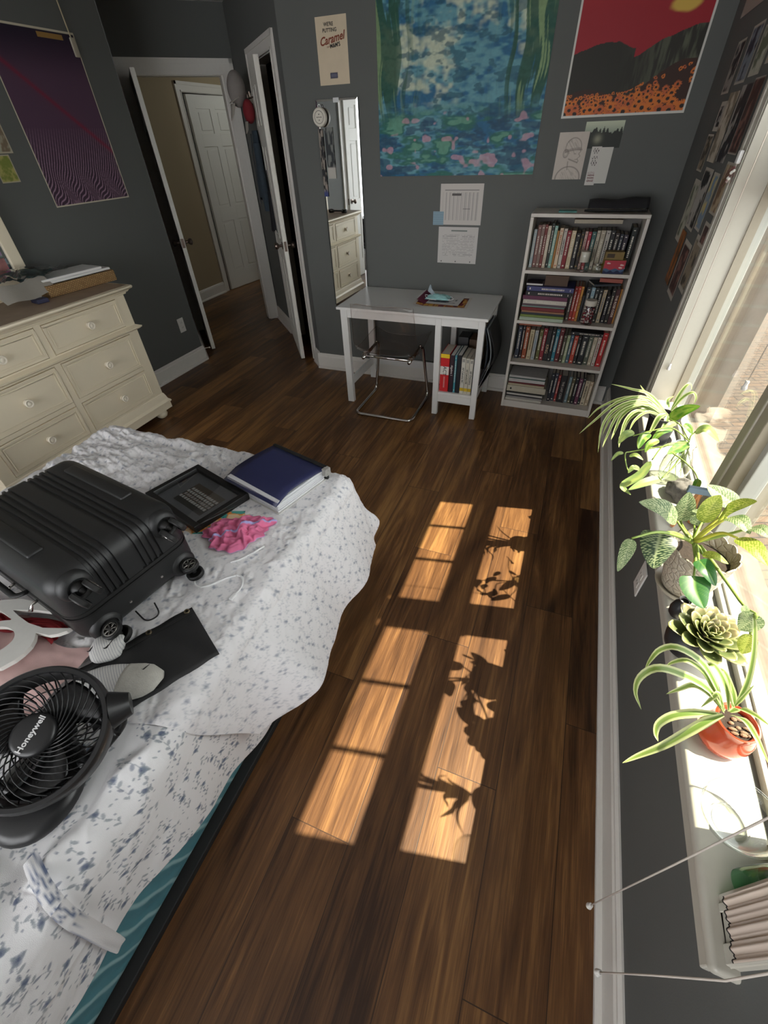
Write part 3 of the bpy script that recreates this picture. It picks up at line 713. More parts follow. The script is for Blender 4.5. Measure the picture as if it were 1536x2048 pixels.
dis = dis*(.35+.65*nz)+.004*(1-nz); dis = np.where(dis > 0, dis*(1-sstep(.16, .12, np.hypot(A+.83, B-.02))), dis); dis = dis*sstep(.26, .16, B)-.006*sstep(.18, .26, B)
dis = np.maximum(dis, -.007); co = np.stack([x+nx*(dis*(1-nz)+.003), y+ny*dis*(1-nz), z+dis*nz*.9], -1).reshape(-1, 3)
cv = Canvas(a0, XR+.43, b0, b1, na, nb, srgb(246, 245, 246)); floral(cv, 4, .074, .80, -1.35, -.2, b0, b1, .76)
fs = gridmesh('fitted_sheet', co, na, nb, cv.img.reshape(-1, 3), M_sheet)
md = fs.modifiers.new('solid', 'SOLIDIFY'); md.thickness = .0012; md.offset = -1
tag(fs, 'white fitted sheet printed with crisp blue flowers at the near end of the bed', 'sheet')
# elastic corner band of the fitted sheet
P = []
path = fillet([(-.735, -.085, .571), (-.655, -.112, .571), (-.630, -.128, .50), (-.628, -.15, .24)], .04, 8)
for i, p in enumerate(path):
    s = i/(len(path)-1); row = []
    for j in range(9):
        u = (j/8-.5); wv = .0022*math.sin(i*2.1)+.002*math.sin(i*3.7+j*.8)
        row.append((p.x+.004+wv*(1 if p.z < .55 else .3)+.002*math.cos(u*PI), p.y+u*.030, p.z+(.003*math.cos(u*PI)+wv if p.z > .52 else 0)))
    P.append(row)
bnd = MB()
bnd.col = srgb(232, 231, 232); bnd.grid(P); r_ = random.Random(5)
bnd.cols = [srgb(110, 122, 150) if r_.random() < .30 else c for c in bnd.cols]
bd = part(bnd, 'elastic_hem', M_sheet, fs, smooth=True, angle=4, sub=1)
# upper sheet lying wrong side up, its print showing faintly
na, nb = 620, 440; b1 = YF-.055+.079+.27
A, T = np.meshgrid(np.linspace(-2.16, -.62+.30, na+1), np.linspace(0, 1, nb+1))
be = np.where(A > -.77, .165+.40*(A+.77), .165)-.0*A+.01*np.sin(A*14)
B = be+(b1-be)*T
flr = .08+.40*sstep(.26, .56, B)-.14*sstep(.7, 1.1, B)
flr = flr+.09*np.sin(B*13+.6)*sstep(.3, .5, B)+.02*np.sin(B*27)
ft = .22+.12*np.sin(A*15)+.06*np.sin(A*33)
x, y, z, nx, ny, nz, d = drape(A, B, .055, ZT+.007, flr, ft)
far = sstep(-.75, -1.25, A)*sstep(.75, 1.0, B)                       # much crumpled beyond the suitcase
dis = .012*(ridged(A*4.5-B*2, B*3.5+A, 21)-.72)+.010*(ridged(A*14+B*5, B*12-A*6, 22)-.72)+.006*(ridged(A*34+B*20, B*22, 29, 2)-.7)
dis = dis+far*(.040*(ridged(A*4+B*12, B*3-A*3, 23)-.62)+.020*(ridged(A*9+B*25, B*8-A*8, 24)-.66))
for fx, fy, gx, gy, w, h in ((-.83, .60, -.62, .42, .012, .010), (-.80, .62, -.52, .70, .014, .009), (-.76, .70, -.60, .85, .012, .007), (-.88, .52, -.80, .30, .010, .012), (-.84, .52, -.70, .36, .012, .010), (-.70, .26, -.52, .44, .014, .010), (-.62, .95, -.50, .75, .02, .007), (-.72, .2, -.60, .30, .01, .008)):
    L2 = (gx-fx)**2+(gy-fy)**2; s = np.clip(((A-fx)*(gx-fx)+(B-fy)*(gy-fy))/L2, -.1, 1.1); q = np.hypot(A-fx-s*(gx-fx), B-fy-s*(gy-fy)+.02*np.sin(s*3))
    dis = dis+h*np.exp(-(q/w)**2)*np.sin(PI*np.clip(s, 0, 1))**.5
lie = np.zeros_like(A)
for ix, iy, rx, ry, ra in ((-1.226, .526, .33, .23, -.17), (-.82, .32, .19, .14, .99), (-.917, 1.113, .20, .17, -.27), (-1.15, .93, .21, .15, -.28), (-.895, .815, .12, .10, .6), (-.82, .62, .13, .09, .4), (-.80, .74, .07, .07, .9)):
    u_ = ((A-ix)*math.cos(ra)+(B-iy)*math.sin(ra))/rx; v_ = (-(A-ix)*math.sin(ra)+(B-iy)*math.cos(ra))/ry; lie = np.maximum(lie, sstep(1.15, .9, (u_**6+v_**6)**(1/6)))
dis = np.where(dis > .001, dis*(1-lie)+.001*lie, dis)
edge = sstep(.0, .02, T)
dis = dis*(.3+.7*nz)*1.0+.003*edge
co = np.stack([x+nx*dis*(1-nz), y+ny*dis*(1-nz), z+np.maximum(dis, -.005-.012*far)*nz], -1).reshape(-1, 3)
cv = Canvas(-2.16, -.32, 0, 1, na, nb, srgb(238, 236, 237)); cv.b0 = .165; cv.sb = (b1-.165)/nb
floral(cv, 8, .050, .28, -2.1, -.3, .15, b1, .62)
us = gridmesh('flat_sheet', co, na, nb, cv.img.reshape(-1, 3), M_sheet)
md = us.modifiers.new('solid', 'SOLIDIFY'); md.thickness = .0012; md.offset = 1
tag(us, 'rumpled pale sheet with a faint flower print draped over the foot of the bed', 'sheet')
ZB = ZT+.0095

# ---------------------------------------------------------------- black suitcase lying on the bed
M_abs = mat('black ribbed abs', (.016, .0165, .017), .36, spec=.5, noise=.1, bump=.25, bscale=1400)
M_abs2 = mat('black rubber', (.010, .010, .010), .5)
M_zip = mat('black zip tape', (.012, .012, .012), .7, bump=.5, bscale=900)
sc = thing('suitcase', 'black hard shell cabin suitcase with spinner wheels lying on the bed', 'suitcase', (-1.226, .526, ZB), (0, 0, -.171))
SL, SW, H = .54, .372, .262
def shell(z_open, z_top, r=.048, grooves=()):
    """half shell: closed at z_top, open at z_open"""
    up = 1 if z_top > z_open else -1; hh = abs(z_top-z_open)
    ys = sorted(set([round(v, 5) for v in np.linspace(-SW/2+r, SW/2-r, 15)]+[round(g+dq, 5) for g in grooves for dq in (-.0062, -.0045, -.0015, .0015, .0045, .0062)]))
    ys = [-SW/2+r-r*math.sin(a) for a in np.linspace(PI/2, 0, 7)[:-1]]+ys+[SW/2-r+r*math.sin(a) for a in np.linspace(0, PI/2, 7)[1:]]
    P = []
    for y in ys:
        o = abs(y)-(SW/2-r); ins = r-math.sqrt(max(0, r*r-o*o)) if o > 0 else 0
        for g in grooves:
            if abs(y-g) < .0046: ins += .0055
        rr = max(r-ins, .004); hl = SL/2-ins; ht = hh-ins; row = []
        for k in range(3): row.append((-hl, k*(ht-rr)/3))
        for k in range(9): a = PI/2*k/8; row.append((-hl+rr-rr*math.cos(a), ht-rr+rr*math.sin(a)))
        for k in range(1, 8): row.append((-hl+rr+(2*hl-2*rr)*k/8, ht))
        for k in range(9): a = PI/2*(1-k/8); row.append((hl-rr+rr*math.cos(a), ht-rr+rr*math.sin(a)))
        for k in range(2, -1, -1): row.append((hl, k*(ht-rr)/3))
        P.append([(x, y, z_open+up*z) for x, z in row])
    b = MB().grid(P)
    n = len(P[0]); b.f.append(tuple(range(n))); b.f.append(tuple((len(P)-1)*n+i for i in range(n))); b.mi += [0, 0]
    return b
GR = [-.082, -.064, -.046, -.028, .030, .048, .066, .084]
b = shell(.130, H, grooves=GR)
for y0, y1, x0, x1 in ((.112, .150, -.17, .13), (-.150, -.108, -.17, .13)): b.rbox(x0, x1, y0, y1, H-.006, H+.006, .0058, 3)
b.build('upper_shell', M_abs, sc, smooth=True, angle=.7)
shell(.108, .004).build('lower_shell', M_abs, sc, smooth=True, angle=.7)
def loop(z, dz, off):
    r = .05; pts = []
    for cx_, cy_, a0_ in ((SL/2-r, SW/2-r, 0), (-SL/2+r, SW/2-r, PI/2), (-SL/2+r, -SW/2+r, PI), (SL/2-r, -SW/2+r, 1.5*PI)):
        for k in range(7): a = a0_+PI/2*k/6; pts.append((cx_+(r+off)*math.cos(a), cy_+(r+off)*math.sin(a)))
    return MB().prism(pts, z-dz, z+dz)
b = loop(.119, .0115, -.003); b.build('zip_gusset', M_zip, sc, smooth=True, angle=.6)
loop(.1265, .0035, .0015).build('shell_rim', M_abs2, sc, smooth=True, angle=.6); loop(.1115, .0035, .0015).build('shell_rim', M_abs2, sc, smooth=True, angle=.6)
def wheel(cx_, cy_, cz, ax, hub=True, r=.0265):
    """twin spinner on the wheel end: housing, fork and two discs turning about ax (in the x = const plane)"""
    h = bpy.data.objects.new('wheel_housing', None); C.objects.link(h); h.parent = sc
    bpy.data.objects.remove(h)
    ux = Vector((1, 0, 0)); axv = Vector(ax).normalized(); c = Vector((cx_, cy_, cz))
    b = MB(); M = Matrix.Translation(c) @ Matrix.Rotation(PI/2, 4, 'Y')
    b.lathe([(0, -.012), (.044, -.012), (.043, -.002), (.036, .007), (.027, .010), (.027, .006), (0, .006)], 28, M)
    hs = b.build('wheel_housing', M_abs, sc, smooth=True, angle=.8)
    b = MB(); tip = c+ux*.040+Vector((0, 0, -.004))
    b.tube([c, c+ux*.014, c+ux*.028], [.019, .019, .013], 14).tube([c+ux*.022, tip], [.013, .009], 10)
    b.tube([tip-axv*.013, tip+axv*.013], .007, 10)
    b.build('fork', M_abs2, hs, smooth=True, angle=.8)
    for s in (-1, 1):
        w_ = MB(); q = tip+axv*(s*.0205); R_ = axv.to_track_quat('Z', 'Y').to_matrix().to_4x4(); Mw = Matrix.Translation(q) @ R_
        w_.lathe([(.020, -.008), (r-.003, -.008), (r, -.005), (r, .005), (r-.003, .008), (.020, .008), (.018, .004*s), (0, .004*s)], 26, Mw)
        o = w_.build('wheel', M_abs2, sc, smooth=True, angle=.7)
        if hub:
            k = MB()
            k.lathe([(0, .0085*s), (.006, .0085*s), (.006, .005*s), (0, .005*s)], 12, Mw).lathe([(.0165, .0055*s), (.0165, .0085*s), (.0205, .0085*s), (.0205, .0055*s)], 24, Mw)
            for n_ in range(7):
                a = 2*PI*n_/7; k.box(.004, .018, -.0022, .0022, .005*s if s > 0 else -.0085, .0085 if s > 0 else .005*s, Mw @ Matrix.Rotation(a, 4, 'Z'))
            k.build('hub', M_chrome, o, bevel=.0006)
wheel(SL/2-.004, -.128, .212, (0, .95, .30)); wheel(SL/2-.004, .130, .212, (0, .92, .38))
wheel(SL/2-.002, -.128, .045, (0, -.30, .95)); wheel(SL/2-.002, .130, .045, (0, -.12, .99))
# handles, locks, feet, rivets
b = MB().tube(fillet([(-.10, -SW/2-.002, .13), (-.09, -SW/2-.030, .13), (.05, -SW/2-.030, .13), (.06, -SW/2-.002, .13)], .018), .008, 8, flat=.6); b.build('side_handle', M_abs2, sc, smooth=True, angle=4)
for x_ in (-.02, .10):
    MB().tube([(x_, -SW/2-.004, .118), (x_-.006, -SW/2-.018, .112), (x_-.004, -SW/2-.03, .098)], [.004, .004, .006], 8).build('zip_pull', M_chrome, sc, smooth=True, angle=4)
for y_ in (-.05, .055):
    MB().lathe([(0, .0025), (.004, .0015), (.0045, 0), (0, 0)], 12, Matrix.Translation((SL/2, y_, .062)) @ Matrix.Rotation(PI/2, 4, 'Y')).build('rivet', M_chrome, sc, smooth=True)
# ---------------------------------------------------------------- table fan
M_fan = mat('satin black fan plastic', (.017, .017, .018), .34, spec=.5)
M_fanb = mat('fan blade plastic', (.008, .008, .009), .22)
FC = Vector((-.817, .0695, .698)); FN = Vector((.296, -.194, .935)).normalized()
fx_ = Vector((-.11, .99, 0)); fx_ = (fx_-FN*fx_.dot(FN)).normalized(); fy_ = FN.cross(fx_)
px_ax = Vector((.70, .71, 0)); px_ax = (px_ax-FN*px_ax.dot(FN)).normalized()
FM = Matrix(((fx_.x, fy_.x, FN.x, FC.x), (fx_.y, fy_.y, FN.y, FC.y), (fx_.z, fy_.z, FN.z, FC.z), (0, 0, 0, 1)))
fan = thing('table_fan', 'round black table fan with spiral grille standing on the bed', 'fan', (FC.x-.01, FC.y, ZB))
RF = .1335
part(MB().lathe([(RF-.013, .002), (RF-.010, .006), (RF-.002, .006), (RF+.002, .000), (RF+.003, -.014), (RF-.002, -.046), (RF-.012, -.060), (RF-.016, -.060), (RF-.008, -.046), (RF-.006, -.012), (RF-.013, .002)], 72, FM), 'shroud', M_fan, fan, smooth=True, angle=.9)
for k in range(32):
    a0_ = 2*PI*k/32; pts = []
    for i in range(9):
        s = i/8; r_f = .040+(RF-.012-.040)*s; a = a0_+1.25*s**.8; zf = .002+.011*math.sin(PI*s)*1.1
        pts.append(FM @ Vector((r_f*math.cos(a), r_f*math.sin(a), zf)))
    part(MB().tube(pts, .0012, 6, flat=1.8), 'grille_spoke', M_fan, fan, smooth=True, angle=4)
hubf = part(MB().lathe([(0, .0165), (.030, .0155), (.037, .0135), (.0405, .010), (.0415, .004), (.036, .002), (0, .002)], 48, FM), 'hub_cap', M_fan, fan, smooth=True, angle=.8)
M_ink_w = mat('white print', (.72, .72, .72), .6)
text_mesh('maker_name', 'Honeywell', .0165, M_ink_w, hubf, Matrix.Translation(-fan.location) @ FM @ Matrix.Translation((0, 0, .0168)), .0004, bold=.00035)
b = MB()
for k in range(3):
    P = []
    for i in range(9):
        s = i/8; r_f = .030+.082*s; row = []
        for j in range(9):
            u = j/8-.5; a = 2*PI*k/3-.5*s+u*(1.25-.1*s); row.append(FM @ Vector((r_f*math.cos(a), r_f*math.sin(a), -.030+u*.034*(1-.2*s)+.006*math.cos(u*PI))))
        P.append(row)
    part(MB().grid(P), 'blade', M_fanb, fan, smooth=True, angle=4, solid=.002)
part(MB().lathe([(0, -.012), (.026, -.012), (.032, -.018), (.032, -.045), (0, -.045)], 32, FM), 'blade_hub', M_fanb, fan, smooth=True, angle=.8)
b = MB()
for k in range(36):
    a = 2*PI*k/36; b.tube([FM @ Vector((r_*math.cos(a+s_), r_*math.sin(a+s_), -.058-.010*(1-r_/RF))) for r_, s_ in ((.045, 0), (.085, .1), (RF-.013, .22))], .0016, 5)
for r_ in (.07, .10): b.tube([FM @ Vector((r_*math.cos(a), r_*math.sin(a), -.064)) for a in np.linspace(0, 2*PI, 40, endpoint=False)], .0015, 5, closed=True)
part(b, 'rear_grille', M_fan, fan, smooth=True, angle=4)
part(MB().lathe([(0, -.098), (.030, -.096), (.044, -.088), (.048, -.066), (.046, -.058), (0, -.058)], 32, FM), 'motor_housing', M_fan, fan, smooth=True, angle=.8)
# pivot yoke and foot
for s in (1, -1):
    p0 = FC-FN*.028+px_ax*(s*(RF-.004)); p1 = FC-FN*.032+px_ax*(s*(RF+.034))
    part(MB().tube([p0, p1], [.040, .024], 24), 'pivot', M_fan, fan, smooth=True, angle=.8)
    fd = Vector((.5, -.86, 0)); q = [p1-px_ax*s*.030, p1-px_ax*s*.034+Vector((0, 0, -.05)), p1-px_ax*s*.07+fd*.03+Vector((0, 0, ZB+.035-p1.z)), p1-px_ax*s*.11+fd*.06+Vector((0, 0, ZB+.022-p1.z))]
    part(MB().tube(fillet(q, .03), .010, 10, flat=1.7), 'yoke_arm', M_fan, fan, smooth=True, angle=4)
fcx, fcy = -.822, .006
outl = [(fcx+.86*.088*math.cos(a)-.5*.102*math.sin(a)*-1, fcy+.5*.088*math.cos(a)+.86*.102*math.sin(a)*-1) for a in np.linspace(2*PI, 0, 40, endpoint=False)]
b = MB(); n = 40; rings = [(1.0, 0), (1.02, .008), (.98, .020), (.86, .029), (.6, .032), (.0, .032)]
vs = [(fcx+(px_-fcx)*k, fcy+(py_-fcy)*k, ZB+.001+z_) for k, z_ in rings for px_, py_ in outl]
b.add(vs, [(i*n+j, i*n+(j+1) % n, (i+1)*n+(j+1) % n, (i+1)*n+j) for i in range(len(rings)-1) for j in range(n)]+[tuple(range(n-1, -1, -1))])
part(b, 'foot', M_fan, fan, smooth=True, angle=.9)

# ---------------------------------------------------------------- binder, frame, print, pink cloth, cable
def quadM(o, x, y): return axes(o, x, y)
M_navy = mat('navy binder cover', (.022, .026, .085), .38, noise=.1, bump=.1, bscale=500)
bx_ = Vector((.296, -.05, 0)).normalized(); ang = math.atan2(-.262, .255)   # long side runs from the spine end toward the camera
BN = Vector((-1.012, 1.236, 0)); e1 = Vector((.302, -.062, 0)); e2 = Vector((-.088, -.215, 0))
bi = thing('ring_binder', 'thick navy ring binder stuffed with paper lying near the foot of the bed', 'binder', (-.917, 1.113, ZB+.002), (0, 0, -.27))
W_, L_b = .298, .264
cv_ = MB().rbox(-W_/2, W_/2, -L_b/2, L_b/2, 0, .003, .0012)
cv_.build('back_cover', mat('worn binder inside', (.58, .57, .54), .6), bi)
P = []
for i in range(9):
    r_ = []
    for j in range(9):
        u = i/8; v = j/8; zz = .056+.010*math.sin(PI*v)*.8-.020*max(0, .25-v)*3+.004*u*math.sin(v*5)
        r_.append((-W_/2+W_*u, -L_b/2-.004+(L_b+.004)*v, zz))
    P.append(r_)
MB().grid(P).build('front_cover', M_navy, bi, smooth=True, angle=4, solid=.003)
b = MB(); rr = random.Random(3); z_ = .0032
for k in range(16):
    th = .0031; dx = rr.uniform(-.004, .004); dy = rr.uniform(-.003, .004)
    b.box(-W_/2+.006+dx, W_/2-.006+dx, -L_b/2+.006+dy, L_b/2-.012, z_, z_+th*.93); z_ += th
b.build('paper_stack', mat('stacked paper edges', (.66, .66, .68), .9, noise=.15, nscale=300), bi)
MB().rbox(-W_/2-.002, W_/2+.004, L_b/2-.006, L_b/2+.010, 0, .063, .005).build('spine', M_abs2, bi)
b = MB().rbox(W_/2-.004, W_/2+.018, L_b/2-.022, L_b/2+.008, .03, .062, .003); b.build('torn_corner', mat('torn edge', (.30, .29, .27), .6, noise=.6, nscale=70), bi)
fr_ = thing('picture_frame', 'black box frame holding a team photo lying between suitcase and binder', 'picture frame', (-1.158, .928, ZB+.001), (0, 0, -.30))
fw, fh = .330, .236; b = MB()
for q in ((-fw/2, fw/2, -fh/2, -fh/2+.022), (-fw/2, fw/2, fh/2-.022, fh/2), (-fw/2, -fw/2+.022, -fh/2+.022, fh/2-.022), (fw/2-.022, fw/2, -fh/2+.022, fh/2-.022)): b.box(*q, 0, .030)
b.build('frame', mat('black frame lacquer', (.012, .012, .012), .3), fr_, bevel=.0015)
MB().box(-fw/2+.02, fw/2-.02, -fh/2+.02, fh/2-.02, .002, .008).build('mount', mat('grey mount card', (.17, .17, .185), .8, noise=.12, nscale=20), fr_)
def team(X, Z):
    c = solidc(X, (.03, .025, .02)); c = lerp(c, (.10, .075, .05), sstep(.55, .9, Z))
    for row in range(4):
        for k in range(11):
            px, pz = (k+.5+.3*(row % 2))/11.5, .26+.15*row
            m = (np.hypot((X-px)*1.5, Z-pz-.07) < .032); c[m] = (.22, .13, .085)
            m = (np.abs(X-px) < .034) & (np.abs(Z-pz) < .05); c[m] = (.62, .60, .58) if row != 1 else (.45, .40, .38)
    return c
pt_ = painted('team_photo', .175, .115, 90, 60, team, M_paint, fr_); pt_.location = (-.075, -.060, .0085); pt_.rotation_euler = (-PI/2, 0, 0)
MB().box(-fw/2+.021, fw/2-.021, -fh/2+.021, fh/2-.021, .0215, .0225).build('glass', glassmat('picture glass', (.93, .94, .94), .02, 1.5, 2.), fr_)
def art(X, Z):
    n = fbm(X*4, Z*4, 3, 7); c = solidc(X, srgb(80, 165, 155)); c[n > .52] = srgb(232, 140, 60); c[n > .60] = srgb(240, 210, 170); c[n < .36] = srgb(40, 110, 115)
    c[np.hypot(X-.45, Z-.5) < .2] = srgb(240, 150, 70); c[np.hypot(X-.45, Z-.5) < .11] = srgb(250, 215, 170); return c
pa = painted('art_print', .22, .12, 70, 50, art, M_paint); pa.location = (-1.085, .745, ZB+.003); pa.rotation_euler = (-PI/2, 0, .35)
tag(pa, 'bright teal and orange art print under the corner of the black frame', 'print')
# pink gathered cloth
M_pink = colmat('pink jersey', .85, .2, .3, 700., trans=.1)
n = 70; U, V = np.meshgrid(np.linspace(-1, 1, n+1), np.linspace(-1, 1, n+1))
th_ = np.arctan2(V, U); rad = .090+.012*np.sin(3*th_+.6)+.006*np.sin(7*th_)+.004*np.sin(17*th_)
rr_ = np.maximum(np.abs(U), np.abs(V)); hyp = np.maximum(np.hypot(U, V), 1e-6); UU = U*rr_/hyp; VV = V*rr_/hyp
Xp = UU*rad*1.30; Yp = VV*rad*.95; rpl = np.sin(UU*15+2*fbm(UU*3, VV*3, 2, 3)*4)*.5+ridged(UU*3+5, VV*4, 8)-.5
Zp = .010+.022*(1-rr_**2)*(.6+.4*np.sin(UU*4))+.017*rpl*(1-rr_**6)
Zp = np.maximum(Zp, .0025)
band = np.exp(-((VV-.22*UU+.02)/.06)**2); Zp = Zp+.006*band
col = np.tile(np.array(srgb(226, 122, 160)), ((n+1)*(n+1), 1)); sh = fbm(UU*6, VV*6, 3, 4).ravel(); col = col*(.65+.6*sh)[:, None]
col = lerp(col, srgb(176, 172, 222), (band > .45).ravel()*1.); col = lerp(col, srgb(178, 176, 220), (rr_ > .975).ravel()*1.)
pk = gridmesh('pink_cloth', np.stack([Xp, Yp, Zp], -1).reshape(-1, 3), n, n, np.clip(col, 0, 1), M_pink)
pk.location = (-.895, .815, ZB); pk.rotation_euler = (0, 0, .62); tag(pk, 'crumpled pink cloth with lilac piping lying between suitcase and binder', 'cloth')
M_cable = mat('white cable rubber', (.74, .74, .74), .45)
cb = thing('charging_cable', 'white charging cable curling out from under the suitcase wheel', 'cable', (-.85, .62, ZB+.004))
part(MB().tube(fillet([(-.895, .590, ZB+.008), (-.880, .565, ZB+.006), (-.845, .578, ZB+.005), (-.80, .640, ZB+.005), (-.765, .660, ZB+.005), (-.735, .612, ZB+.005), (-.742, .585, ZB+.006)], .025, 6), .0030, 8), 'cord', M_cable, cb, smooth=True, angle=4)
part(MB().rbox(-.749, -.735, .562, .588, ZB+.002, ZB+.010, .003), 'plug', M_cable, cb)
pn = thing('thin_white_stick', 'thin white stick lying beside the pink cloth on the sheet', 'stick', (-.80, .74, ZB+.006))
part(MB().tube(fillet([(-.835, .690, ZB+.006), (-.815, .705, ZB+.006), (-.785, .755, ZB+.006), (-.772, .785, ZB+.006)], .02), .0028, 8), 'stick', M_cable, pn, smooth=True, angle=4); part(MB().tube([(-.788, .748, ZB+.006), (-.770, .790, ZB+.006)], .0036, 8), 'cap', M_white, pn, smooth=True, angle=4)
bcb = MB().tube(fillet([(-.975, .43, ZB+.015), (-.925, .415, ZB+.004), (-.905, .45, ZB+.004), (-.94, .47, ZB+.02)], .02), .0022, 8); tag(bcb.build('cord_loop', M_abs2, None, smooth=True, angle=4), 'black cord loop peeking out below the suitcase end', 'cord')
# ---------------------------------------------------------------- pouch, socks, clothes, white wooden letters
M_pouch = mat('black nylon pouch', (.017, .017, .018), .55, noise=.3, nscale=30, bump=.5, bscale=900)
po = thing('zip_pouch', 'flat black nylon binder pouch with brass eyelets beside the fan', 'pouch', (-.825, .318, ZB+.001), (0, 0, math.atan2(.136, .077)))
P = [[(-.155+.31*i/20, -.100+.20*j/14, .004+.006*math.sin(PI*i/20)*math.sin(PI*j/14)+.002*math.sin(i*1.1+j*.6)) for j in range(15)] for i in range(21)]
MB().grid(P).build('pouch_body', M_pouch, po, smooth=True, angle=4, solid=.003)
MB().box(-.150, .150, .073, .079, .0085, .0105).build('zip', M_zip, po); MB().rbox(-.05, .0, -.092, -.086, .008, .012, .001).build('zip_pull', M_abs2, po)
M_brass = mat('brass eyelet', (.50, .42, .28), .3, metal=1.)
for x_ in (.138, .03): MB().lathe([(.0045, .0105), (.0085, .0105), (.0075, .0135), (.0045, .0135), (.0045, .0105)], 18, Matrix.Translation((x_, .088, 0))).build('eyelet', M_brass, po, smooth=True)
M_sock = mat('white ribbed sock', (.66, .65, .63), .95, noise=.10, nscale=60, bump=.8, bscale=350)
def ribs(m):
    nt = m.node_tree; N = nt.nodes.new; bs = nt.nodes['Principled BSDF']; w_ = N('ShaderNodeTexWave'); tc = N('ShaderNodeTexCoord'); mp = N('ShaderNodeMapping'); mp.inputs['Rotation'].default_value = (0, 0, math.radians(-57)); w_.inputs['Scale'].default_value = 55
    nt.links.new(tc.outputs['Object'], mp.inputs['Vector']); nt.links.new(mp.outputs[0], w_.inputs['Vector']); rp = N('ShaderNodeValToRGB'); rp.color_ramp.elements[0].color = (.46, .46, .48, 1); rp.color_ramp.elements[1].color = (.70, .69, .67, 1); rp.color_ramp.elements[1].position = .5
    nt.links.new(w_.outputs['Fac'], rp.inputs[0]); nt.links.new(rp.outputs[0], bs.inputs['Base Color'])
ribs(M_sock)
M_sock2 = mat('greyed sock sole', (.50, .485, .44), .95, noise=.2, nscale=40, bump=.6, bscale=300)
def sock(name, label, path, rads, z0, toe):
    o = thing(name, label, 'sock', (path[0][0], path[0][1], z0), group='sports socks on the bed')
    pts = resample([(x_, y_, z0+zz) for x_, y_, zz in path], 26); n_ = len(pts)
    rs = np.interp(np.linspace(0, 1, n_), np.linspace(0, 1, len(rads)), rads)
    part(MB().tube(pts, list(rs), 20, flat=.48), 'sock_body', M_sock, o, smooth=True, angle=4)
    if toe:
        k_ = int(n_*.52); part(MB().tube(pts[k_:], [r_2*1.035 for r_2 in rs[k_:]], 20, flat=.48), 'sock_toe', M_sock2, o, smooth=True, angle=4)
    return o
s1 = sock('sock', 'white ribbed sock cuff with a black tick, upper of the pair', [(-.985, .285, .022), (-.955, .305, .024), (-.915, .325, .022)], [.012, .034, .042, .044, .044, .043, .040, .030], ZB, False)
s2 = sock('sock', 'white sock with a greyed toe, lower of the pair over the pouch', [(-.93, .195, .024), (-.87, .232, .026), (-.80, .258, .026), (-.745, .298, .024)], [.034, .037, .040, .043, .045, .046, .046, .043, .034, .010], ZB+.004, True)
def tick(par, o, x, y, sc_):
    M = axes(o, x, y); pr = [(0, 0), (.010, .008), (.032, .020), (.012, .002), (.004, -.005), (-.004, -.003), (-.007, .004)]
    b = MB().prism([(p[0]*sc_, p[1]*sc_) for p in pr], 0, .001, Matrix.Translation(-par.location) @ M); b.build('tick', M_ink, par)
tick(s1, (-.935, .300, ZB+.0425), (.5, .85, 0), (-.85, .5, 0), .8); tick(s1, (-.972, .278, ZB+.040), (.5, .85, -.1), (-.85, .5, .3), .6); tick(s2, (-.79, .285, ZB+.0480), (.8, .6, 0), (-.6, .8, 0), .5)
M_pinkt = mat('dusty pink cotton', srgb(206, 172, 168), .9, noise=.08, nscale=12, bump=.3, bscale=800)
n = 50; U, V = np.meshgrid(np.linspace(0, 1, n+1), np.linspace(0, 1, n+1))
X_ = -1.32+.34*U; Y_ = .02+.27*V+.02*np.sin(U*7); Z_ = ZB+.004+.016*ridged(U*3+V*2, V*3-U, 31)+.022*np.sin(PI*U)*np.sin(PI*V)
ps = gridmesh('pink_shirt', np.stack([X_, Y_, Z_], -1).reshape(-1, 3), n, n, None, M_pinkt); tag(ps, 'dusty pink cotton top lying behind the fan', 'shirt')
M_red = mat('red cotton', (.24, .008, .012), .85, noise=.2, nscale=14, bump=.3, bscale=800)
X_ = -1.50+.40*U; Y_ = .255+.055*V+.015*np.sin(U*9); Z_ = ZB+.010+.020*ridged(U*5, V*3, 33)
rs_ = gridmesh('red_garment', np.stack([X_, Y_, Z_], -1).reshape(-1, 3), n, n, None, M_red); tag(rs_, 'red garment peeking out between white sign and suitcase', 'garment')
M_sheetw = mat('crumpled white cotton', (.62, .61, .61), .9, bump=.3, bscale=800)
X_ = -1.09+.10*U; Y_ = .285+.085*V; Z_ = ZB+.004+.020*ridged(U*3, V*3, 35)*np.sin(PI*U)*np.sin(PI*V)
tag(gridmesh('crumpled_cloth', np.stack([X_, Y_, Z_], -1).reshape(-1, 3), n, n, None, M_sheetw), 'small crumpled white cloth between pink top and suitcase wheel', 'cloth')
